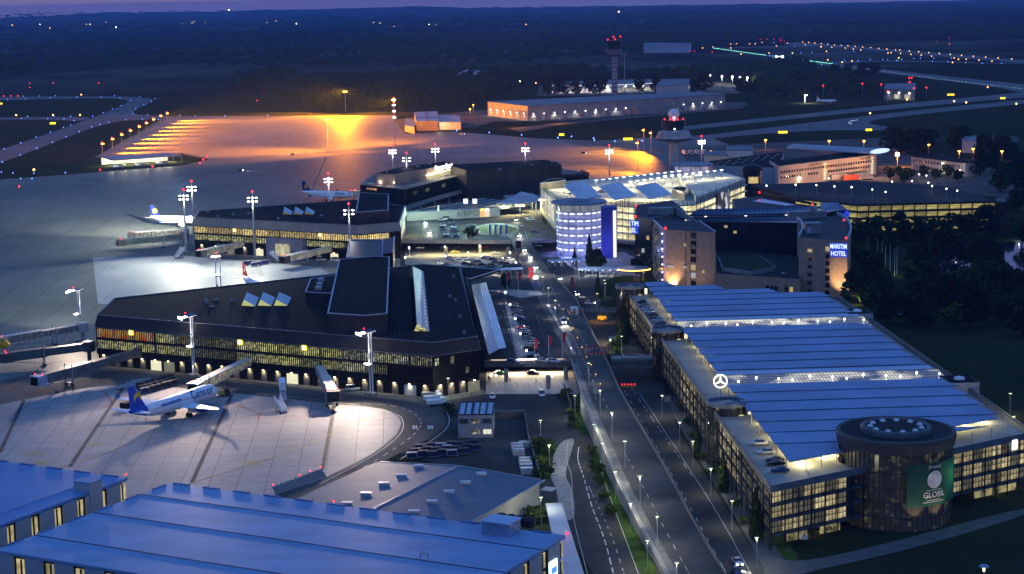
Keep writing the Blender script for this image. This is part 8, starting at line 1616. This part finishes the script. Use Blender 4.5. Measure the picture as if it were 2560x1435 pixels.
# ================================================================== TREES
def leafmat(name, c1, c2):
    m, t, b = nodes(name); oi = t.nodes.new('ShaderNodeObjectInfo'); f = ramp(t, noise(t, .5, 3), .35, .65); a = mixc(t, f, c1, c2)
    hs_ = t.nodes.new('ShaderNodeHueSaturation'); mr = t.nodes.new('ShaderNodeMapRange'); mr.inputs['To Min'].default_value = .65; mr.inputs['To Max'].default_value = 1.3; t.links.new(oi.outputs['Random'], mr.inputs['Value']); t.links.new(mr.outputs[0], hs_.inputs['Value']); t.links.new(a, hs_.inputs['Color'])
    t.links.new(hs_.outputs[0], b.inputs['Base Color']); b.inputs['Roughness'].default_value = .9; b.inputs['Specular IOR Level'].default_value = 0; MATS[name] = m; return m
M_leaf = leafmat('leaves', (.028,.048,.013), (.055,.085,.02)); M_leafd = leafmat('dark_leaves', (.014,.026,.010), (.028,.046,.014)); M_bark = plain('bark', (.05,.04,.03), .9)
def crown(b, c, R, H, n, r, s=.9, lobes=7):
    lb = []
    for i in range(lobes): a = r.uniform(0, 2*PI); q = r.uniform(.15,.62); lb.append((c[0]+R*q*math.cos(a), c[1]+R*q*math.sin(a), c[2]+H*r.uniform(.2,.82), R*r.uniform(.38,.6), H*r.uniform(.16,.28)))
    for i in range(n):
        x0, y0, z0, rr_, hh = lb[i%lobes]; u = r.uniform(-1,1); a = r.uniform(0,2*PI); k = r.uniform(.72,1.08); w = math.sqrt(1-u*u)
        p = V(x0+rr_*k*w*math.cos(a), y0+rr_*k*w*math.sin(a), z0+hh*k*u); d1 = V(r.uniform(-1,1), r.uniform(-1,1), r.uniform(-.6,.6)).normalized(); d2 = d1.cross(V(r.uniform(-1,1), r.uniform(-1,1), r.uniform(-1,1))).normalized(); e = s*r.uniform(.6,1.3)
        b.add([p-d1*e, p-d2*e*.6, p+d1*e, p+d2*e*.6], [(0,1,2,3)])
def tree_proto(seed, R, H, n, tr, mat, s=.9):
    r = random.Random(seed); t = thing('tree', '', 'tree'); b = MB(); b.tube((0,0,0), (0,0,H*.45), R*.07, R*.04, 7)
    for i in range(5): a = i*1.3; b.tube((0,0,H*(.28+.04*i)), (R*.55*math.cos(a), R*.55*math.sin(a), H*(.55+.06*i)), R*.03, R*.012, 5)
    b.build('trunk', M_bark, t, True); b = MB(); crown(b, (0,0,H*.12), R, H*.9, n, r, s); b.build('crown', mat, t, True); return t
def cypress_proto(seed, R, H, n, mat):
    r = random.Random(seed); t = thing('cypress', '', 'tree'); b = MB(); b.tube((0,0,0), (0,0,H*.6), R*.15, R*.06, 6); b.build('trunk', M_bark, t, True); b = MB()
    for i in range(n):
        z = r.random()**1.15; w = R*math.sin(PI*(.12+.88*z)**.8)*(1-z*.35)*r.uniform(.55,1.08); a = r.uniform(0,2*PI); p = V(w*math.cos(a), w*math.sin(a), H*(.03+.97*z)); d1 = V(r.uniform(-.4,.4), r.uniform(-.4,.4), 1).normalized(); d2 = V(-math.sin(a)+r.uniform(-.5,.5), math.cos(a)+r.uniform(-.5,.5), 0).normalized(); e = r.uniform(.3,.65)
        b.add([p-d1*e, p-d2*e*.6, p+d1*e*1.3, p+d2*e*.6], [(0,1,2,3)])
    b.build('crown', mat, t, True); return t
TP = [tree_proto(11, 5.2, 11, 620, 0, M_leafd), tree_proto(12, 6.4, 13, 720, 0, M_leafd), tree_proto(13, 4.4, 9.5, 520, 0, M_leaf), cypress_proto(14, 1.5, 9.5, 420, M_leafd), tree_proto(15, 1.9, 2.3, 170, 0, M_leaf, .45)]
TP[4]['category'] = 'shrub'; TP[4].name = 'shrub'; tused = set(); tr_r = random.Random(5)
def tree(k, px, py, label, group=None, sc=None, z=0):
    p = at(px, py, z); s = sc or tr_r.uniform(.85,1.2); rz = tr_r.uniform(0, 6.28)
    if k in tused: t = dup(TP[k], p, rz, sc=(s,s,s*tr_r.uniform(.9,1.12)))
    else: tused.add(k); kids(TP[k]); [kids(c) for c in TP[k].children]; t = TP[k]; t.location = p; t.rotation_euler = (0,0,rz); t.scale = (s,s,s)
    tag(t, label, None, group); return t
# park on the right: mapped crown by crown
PK = [(2340,632),(2365,640),(2300,668),(2445,688),(2480,705),(2400,640),(2470,640),(2515,705),(2140,600),(2165,620),(2190,600),(2150,650),(2175,700),(2210,735),(2150,745),(2180,770),(2135,720),(2230,620),(2260,600),(2275,700),(2330,750),(2295,770),(2370,770),(2410,760),(2450,745),(2490,730),(2530,740),(2555,770),(2460,790),(2510,800),(2430,810),(2380,815),(2320,810),(2270,800),(2330,705),(2405,715),(2220,800),(2555,830),(2300,610),(2330,590),(2370,590),(2250,570),(2200,560),(2170,560),(2280,560),(2420,585),(2470,580),(2520,575),(2555,600),(2440,660)]
for i, (x, y) in enumerate(PK): tree((0,1,1,2)[i%4], x, y+12, 'dark broadleaf tree among the park trees right of the hotel', 'trees in the dark park', tr_r.uniform(.85,1.25))
for i, (x, y) in enumerate(((2150,585),(2265,585),(2300,572),(2400,575),(2440,572),(2480,578),(2220,578))): tree(2, x, y+6, f'tree silhouetted against the yellow lit parking storeys, {ORD[i]} placed of the group', 'trees before the dark garage', .9)
for i, (x, y) in enumerate(((2250,440),(2275,445),(2310,440),(2340,447),(2370,440),(2395,450),(2260,455),(2225,446))): tree(2, x, y+6, 'small tree in the parking lot under the sodium glare', 'trees in the cargo parking', .9)
for i, (x, y) in enumerate(((2230,370),(2250,375),(2275,372),(2300,378),(2320,370),(2390,365),(2410,360),(2455,380),(2500,385),(2530,400),(2550,420),(2480,420),(2450,430),(2520,450),(2555,470),(2500,470),(2540,520),(2470,400))): tree(1, x, y+10, 'tall dark tree behind the buildings at the right edge', 'tall trees at the right edge', tr_r.uniform(1.1,1.6))
for x, y, k, s, w in ((1437,668,3,.95,'short cypress beside the vaulted glass walkway'),(1474,668,3,1.55,'tall cypress before the blue stair tower'),(1490,672,1,.72,'broad dark tree right of the tall cypress'),(1500,676,0,.7,'second broad dark tree beside the cypress by the rotunda'),(1670,704,3,1.0,'cypress silhouetted on the uplit hotel wall'),(1728,702,3,.7,'slim cypress against the shaded hotel wall'),(1890,1352,3,1.3,'dark cypress at the front corner of the pleated garage'),(1808,1232,3,1.15,'tall cypress by the nearest stair drum'),(1742,1145,3,.95,'tall cypress between the middle and nearest stair drums'),(1560,860,3,1.8,'tall cypress left of the upper garage wall'),(1495,745,3,1.0,'thin cypress in the hotel garden'),(1596,685,0,.6,'round tree at the hotel corner by the oval canopy'),(1265,725,0,.62,'small tree on the plaza behind the glass canopy'),(1172,596,4,2.2,'round bush on the middle deck edge'),(2280,1240,1,.75,'broad tree before the banner rotunda'),(2180,1290,0,.8,'dark tree left of the banner rotunda base'),(2215,1300,0,.7,'second dark tree left of the banner rotunda base'),(2440,1215,2,.9,'tree right of the banner rotunda'),(2480,1200,2,.8,'smaller tree right of the banner rotunda'),(1585,672,2,.5,'low tree beside the hotel entrance'),(2115,765,2,.7,'shrubby tree at the foot of the hotel tower'),(1625,690,2,.6,'tree between the entrance canopy and the hotel')):
    z = ZD if 'deck' in w or 'plaza' in w else 0; tree(k, x, y, w, None, s, z)
sh = [(1478,1135),(1484,1160),(1490,1185),(1500,1215),(1512,1250),(1530,1290),(1424,1012),(1418,990),(1436,1072),(1540,858),(1532,905),(1545,902),(1342,1120),(1355,1118),(1370,1122),(1348,1140),(1362,1146),(1350,1162),(1365,1172),(1355,1188),(1372,1190),(1345,1200),(1330,1295),(1345,1288),(1360,1292),(1350,1305),(1330,1308),(1370,1300),(1410,1000),(1425,1040),(1430,1060),(1120,1030),(1132,1038),(1525,895),(1540,885),(1550,870),(1535,870),(1760,1150),(1785,1190),(1810,1230),(1835,1270),(1860,1310),(1720,1060),(1740,1100),(1700,1030),(1900,1330)]
for i, (x, y) in enumerate(sh): tree(4, x, y, 'low round shrub in the planted strips beside the roads', 'shrubs along the roads', tr_r.uniform(.8,1.3))
gard = [(1500,1340,1),(2030,1330,4),(2050,1322,4),(2075,1310,4),(2110,1300,4),(2150,1295,4)]
for x, y, k in gard[1:]: tree(k, x, y, 'dark hedge shrub along the ground storey of the pleated garage', 'hedge shrubs at the garage front', 1.5)
for x, y, e in ((2128,735,900),(2140,760,700),(2160,690,500),(2290,655,500),(2545,600,900),(2530,500,900),(2200,690,350)): light('POINT', at(x,y)+V(0,-2,2.2), e, (1,.85,.35), .15)
# single trees on the far airfield
for i, (x, y) in enumerate(((2085,196),(2120,196),(2155,197),(2185,195),(1395,238),(1410,240),(1440,238),(1475,236),(1500,237),(1600,233),(1640,231),(1370,241),(1850,236),(1870,238),(1760,232),(1735,236))): tree((1,0)[i%2], x, y, 'dark tree standing on the far side of the airfield', 'trees across the airfield', tr_r.uniform(1.5,2.0))
# woods beyond: too many to count, one object per wood
def wood(name, polys, per, hmin, hmax, wfac, seed):
    r = random.Random(seed); b = MB(); b.smooth = False
    ico = [(0,0,1)]+[(math.cos(a)*c, math.sin(a)*c, z) for z, c, o in ((.55,.83,0),(-.1,1.0,.3),(-.8,.7,0)) for a in [o+2*PI*i/7 for i in range(7)]]
    fs = [(0,1+i,1+(i+1)%7) for i in range(7)]+[f for L in (1,8) for i in range(7) for f in ((L+i, L+7+i, L+7+(i+1)%7, L+(i+1)%7),)]
    for (poly, n) in polys:
        xs = [p[0] for p in poly]; y0, y1 = min(p[1] for p in poly), max(p[1] for p in poly)
        for _ in range(n*per):
            for _try in range(20):
                d0, d1 = 1/(y1+9.), 1/(y0+9.); d = r.uniform(d0, d1); y = 1/d-9.; x = r.uniform(min(xs), max(xs)); ins = False
                for i in range(len(poly)):
                    (xa,ya),(xb,yb) = poly[i-1], poly[i]
                    if (ya > y) != (yb > y) and x < (xb-xa)*(y-ya)/(yb-ya)+xa: ins = not ins
                if ins: break
            else: continue
            p = at(x, y); h = r.uniform(hmin, hmax); w = h*wfac*r.uniform(.7,1.4)
            b.add([(p.x+q[0]*w*r.uniform(.75,1.25), p.y+q[1]*w*r.uniform(.75,1.25), h*.5+q[2]*h*.5*r.uniform(.85,1.12)) for q in ico], fs)
    o = b.build(name, M_leafd); o['kind'] = 'stuff'; return o
wood('near_wood', [([(570,232),(600,190),(720,180),(760,200),(1000,190),(1220,180),(1450,175),(1620,190),(1900,170),(1960,190),(2000,240),(1890,240),(1885,200),(1700,195),(1350,205),(1220,250),(1010,270),(760,275),(740,245),(680,235)], 90), ([(1880,170),(2000,150),(2080,190),(2200,220),(2240,240),(2100,250),(1900,250)], 16), ([(-40,150),(90,170),(60,185),(-40,180)], 5)], 17, 8, 16, .40, 1)
wood('middle_wood', [([(-100,100),(2700,60),(2700,98),(1900,100),(1800,110),(1300,160),(1000,165),(560,165),(350,160),(380,140),(100,165),(-100,150)], 200)], 12, 9, 15, .62, 2)
wood('far_wood', [([(-200,34),(2800,5),(2800,60),(-200,96)], 150)], 12, 9, 15, 3.2, 3)
# ================================================================== AIRFIELD LIGHTS
GL = {}
def airlight(name, label, group, pts, r, mat, h=.6, post=True, z0=0):
    if name not in GL:
        r *= .76; b = MB(); b.ball((0,0,h+r), r, 6, 4); b.mi = [0]*len(b.f)
        b.cur = 1; b.tube((0,0,0), (0,0,h), r*.35, n=5); o = b.build(name, [mat, M_dark]); GL[name] = o; first = True
    else: first = False
    for p in pts:
        o = GL[name] if first else GL[name].copy()
        if not first: COL.objects.link(o)
        first = False; q = at(p[0], p[1]); o.location = (q.x, q.y, z0); tag(o, label, 'airfield light', group)
M_bl = glow('taxi_blue', (.10,.22,1), 9); M_gn = glow('centre_green', (.25,1,.6), 8); M_am = glow('edge_amber', (1,.42,.10), 8); M_rd = M_red; M_yw = glow('guide_yellow', (1,.72,.02), 2.4)
zz = lambda *p: [(x/2.977, y/2.977) for x, y in p]; zq = lambda *p: [(1700+x/2.977, y/2.977) for x, y in p]
airlight('blue_taxi_light', 'small blue taxiway edge light beside the left taxiway loop', 'blue taxiway lights at the left', zz((55,747),(190,739),(373,731),(573,727),(753,729),(893,734),(972,750),(902,790),(838,816),(766,843),(690,870),(476,892),(549,903),(526,936),(474,954),(375,989),(270,1028),(155,1070),(30,1115),(175,720),(295,719),(411,719),(851,718),(1040,725),(1155,738),(1128,761),(1071,786),(1010,813),(990,850),(1100,859),(1338,865),(1454,868),(1675,868),(1992,864),(1060,894),(936,897),(810,915),(745,931),(682,950),(590,986),(493,1025),(390,1066),(275,1111),(151,1160),(18,1215),(159,888),(355,889),(206,873),(402,871),(527,872),(1180,895),(97,1296),(253,1298),(486,1294),(154,1338),(239,1338),(10,1290)), .42, M_bl)
airlight('blue_taxi_light_right', 'small blue taxiway edge light on the right half of the airfield', 'blue taxiway lights at the right', zq((980,395),(900,397),(1295,388),(720,345),(855,345),(610,320),(520,328),(700,322),(950,457),(985,470),(1055,483),(1135,470),(1225,452),(1325,457),(1415,447),(1510,447),(1610,457),(1650,447),(1740,440),(1790,437),(1880,460),(1890,437),(1995,462),(2125,470),(2250,478),(2395,477),(1545,450),(1620,455),(2020,438),(2040,437))+[(1142,329),(1223,334),(1304,340),(1395,347),(1429,344),(1484,348),(1486,353),(1537,356),(1605,355)], .62, M_bl)
for o in [x for x in bpy.data.objects if x.name.startswith('blue_taxi_light_right')]: o.name = 'blue_taxi_light'
airlight('green_centre_light', 'green centreline light in the bright diagonal runway row', 'green centreline lights', [(1700+(255+(1160-255)*s**1.15)/2.977, (360+(480-360)*s**1.1)/2.977) for s in [i/70 for i in range(71)]], .6, M_gn, .15)
airlight('pale_centre_light', 'pale centreline light on the taxiway beyond the green row', 'pale centreline lights', [(1700+(1160+(2540-1160)*s)/2.977, (480+(660-480)*s+8*math.sin(s*3))/2.977) for s in [i/60 for i in range(61)]]+zq((1255,915),(1265,908),(1275,903),(1285,900),(1300,898),(1315,896),(1275,925),(1265,920)), .26, glow('centre_pale', (.6,.9,.95), 5), .15)
airlight('amber_edge_light', 'amber runway edge light in the two long far rows', 'amber runway edge lights', zq((912,316),(958,320),(1003,324),(1052,328),(1100,333),(1150,338),(1200,342),(1250,346),(1305,350),(1360,355),(1420,359),(1480,364),(1540,370),(1605,376),(1637,377),(1707,384),(1777,390),(1853,397),(1930,403),(2012,410),(2095,417),(2183,424),(2275,430),(2368,437),(2469,444),(932,337),(1050,350),(1130,355),(1230,362),(1290,370),(1345,376),(1572,397),(1642,403),(1718,409),(1795,415),(1872,423),(2040,437),(2130,446),(2225,453),(2322,461),(378,332),(422,330),(518,330),(610,321),(798,324),(717,346),(245,353)), .95, M_am)
airlight('red_airfield_light', 'small red light on the far airfield or its approach', 'red airfield lights', zz((222,625),(222,657),(397,624),(735,623),(28,720),(82,720),(134,720),(1915,755),(2310,860),(746,1275),(1513,1199),(1540,1176),(1488,1224),(1136,1250),(143,1400))+zq((80,327),(75,387),(107,385),(240,391),(596,272),(600,297),(648,296),(697,295),(748,293),(775,308),(750,308),(912,260),(1910,313),(2003,288),(2007,333),(2003,333),(2400,277),(2408,277),(1545,680),(1065,638)), .8, M_rd)
airlight('orange_guard_light', 'orange guard light beside a taxiway holding point', 'orange guard lights', zz((605,712),(121,866),(596,865),(253,1278),(395,865))+zq((167,362),(378,362),(560,330),(663,400),(837,401),(1090,388),(1100,452),(1280,460),(1207,468),(1050,354),(1548,400),(1628,437),(2072,447),(2028,471),(825,461),(455,407),(2040,762),(2130,772),(1690,750),(2503,782),(1415,853),(2290,657)), 1.15, M_am)
def guidesign(px, py, w, label):
    p = at(px, py); t = thing('guidance_sign', label, 'guidance sign', p, group='yellow lit guidance signs'); b = MB(); b.box(p+V(0,0,1.6), (w,.4,1.9)); b.build('lit_face', M_yw, t); b = MB(); [b.beam(p+V(s*w*.4,0,0), p+V(s*w*.4,0,.7), .2, .2, (1,0,0)) for s in (-1,0,1)]; b.build('leg', M_dark, t)
for x, y, w, l in ((132,312,6,'yellow lit guidance sign inside the left taxiway loop'),(2,262,4,'yellow lit guidance sign cut by the left edge'),(1404,341,4.5,'yellow lit guidance sign at the back edge of the far apron'),(1570,352,8,'long yellow lit guidance sign left of the older tower'),(1957,335,8,'long yellow lit guidance sign on the grass above the cargo building'),(2172,329,5.5,'yellow lit guidance sign beside the taxiway fork'),(2377,240,8,'yellow lit guidance sign above the upper right taxiway'),(2507,249,5.5,'yellow lit guidance sign between the two right taxiways')): guidesign(x, y, w, l)
# ================================================================== TOWNS AND ROADS FAR OFF
far = [(31,66,1),(42,67,.6),(100,64,.7),(125,74,.9),(141,78,.7),(78,90,.5),(216,64,.6),(225,64,.7),(233,74,.8),(264,59,.5),(290,72,1),(572,26,1.3),(457,62,.5),(480,61,.5),(485,57,.5),(514,60,.6),(541,62,.5),(667,60,.6),(690,56,.6),(714,61,.6),(741,63,1.0),(882,26,.5),(1073,66,.7),(950,62,.7),(985,71,.5),(1151,75,.5),(1176,74,.7),(1315,66,.8),(1513,34,1.0),(1547,32,1.4),(1089,66,.5),(934,60,.5),(2183,11,1.0),(1215,216,.9),(1237,203,.9),(1300,218,.9),(1340,222,.8)]
for i, (x, y, s) in enumerate(far):
    p = at(x, y); k = p.y/6000.; t = None; nm = 'far_lamp'; b = MB(); r = 1.5*s*max(.5, k)
    b.ball((0,0,8), r, 6, 4); b.mi = [0]*len(b.f); b.cur = 1; b.tube((0,0,0), (0,0,8), r*.2, n=5)
    o = b.build(nm, [M_lampy if i%3 else M_lampo, M_dark]); o.location = p; tag(o, f'tiny lamp of a distant settlement, {ORD[i%30]} listed from the left horizon side' if False else 'tiny warm lamp of a distant settlement below the horizon', 'lamp', 'lamps of distant settlements')
for i in range(6): x, y = ((1752,207),(1775,206),(1805,208),(1831,209),(1850,211),(1868,212))[i]; p = at(x, y); t = thing('car_park_lamp', f'white lamp of the far car park right of the logistics halls, {ORD[i]} from the left', 'lamp post', p, group='lamps of the far car park'); b = MB(); b.tube(p, p+V(0,0,9), .25, n=5); b.build('pole', M_galv, t); b = MB(); b.ball(p+V(0,0,9.5), 1.2, 8, 5); b.build('lamp', M_lampw, t); light('POINT', p+V(0,-1,8), 26000, C_WHITE, .8)
for i in range(14): car(1755+i*8.5, 220+(i%3)*3.5, 0, .3+(i%2)*.2, ('white','silver','grey','pale_blue')[i%4], 'parked car in the far lit car park beyond the airfield', 'sedan', 'cars in the far car park')
for x, y, w in ((1183,262,'sodium street lamp on the road beside the far cargo hall'),(1175,272,'second sodium lamp on the road beside the far cargo hall'),(1914,350,'sodium lamp on the perimeter road above the cargo building'),(2073,352,'small sodium lamp above the curved white roof'),(2160,352,'sodium lamp left of the dark trees'),(2240,352,'sodium lamp among the dark trees'),(2322,362,'sodium lamp right of the dark trees'),(2410,348,'white lamp at the gable of the pale house'),(2398,378,'pale lamp before the house at the right'),(2505,378,'sodium lamp at the far right house'),(1778,378,'sodium lamp glaring at the shed left of the cargo building'),(2433,372,'small sodium lamp at the right edge')):
    p = at(x, y, 8); g = V(p.x,p.y,0); t = thing('sodium_lamp', w, 'street lamp', g); b = MB(); b.tube(g, p, .15, n=5); b.build('pole', M_galv, t); b = MB(); b.box(p, (1.6,.9,.7)); b.build('lamp_head', M_lampo, t); light('POINT', p+V(0,-.6,-.7), 3500, C_SOD, .3)
light('POINT', at(1290,320)+V(0,0,9), 20000, C_SOD, 1); light('POINT', at(1400,310)+V(0,0,9), 16000, C_SOD, 1)
for x, y in ((1500,250),(1600,245)): pass
print('objects', len(bpy.data.objects), 'lights', len(bpy.data.lights))
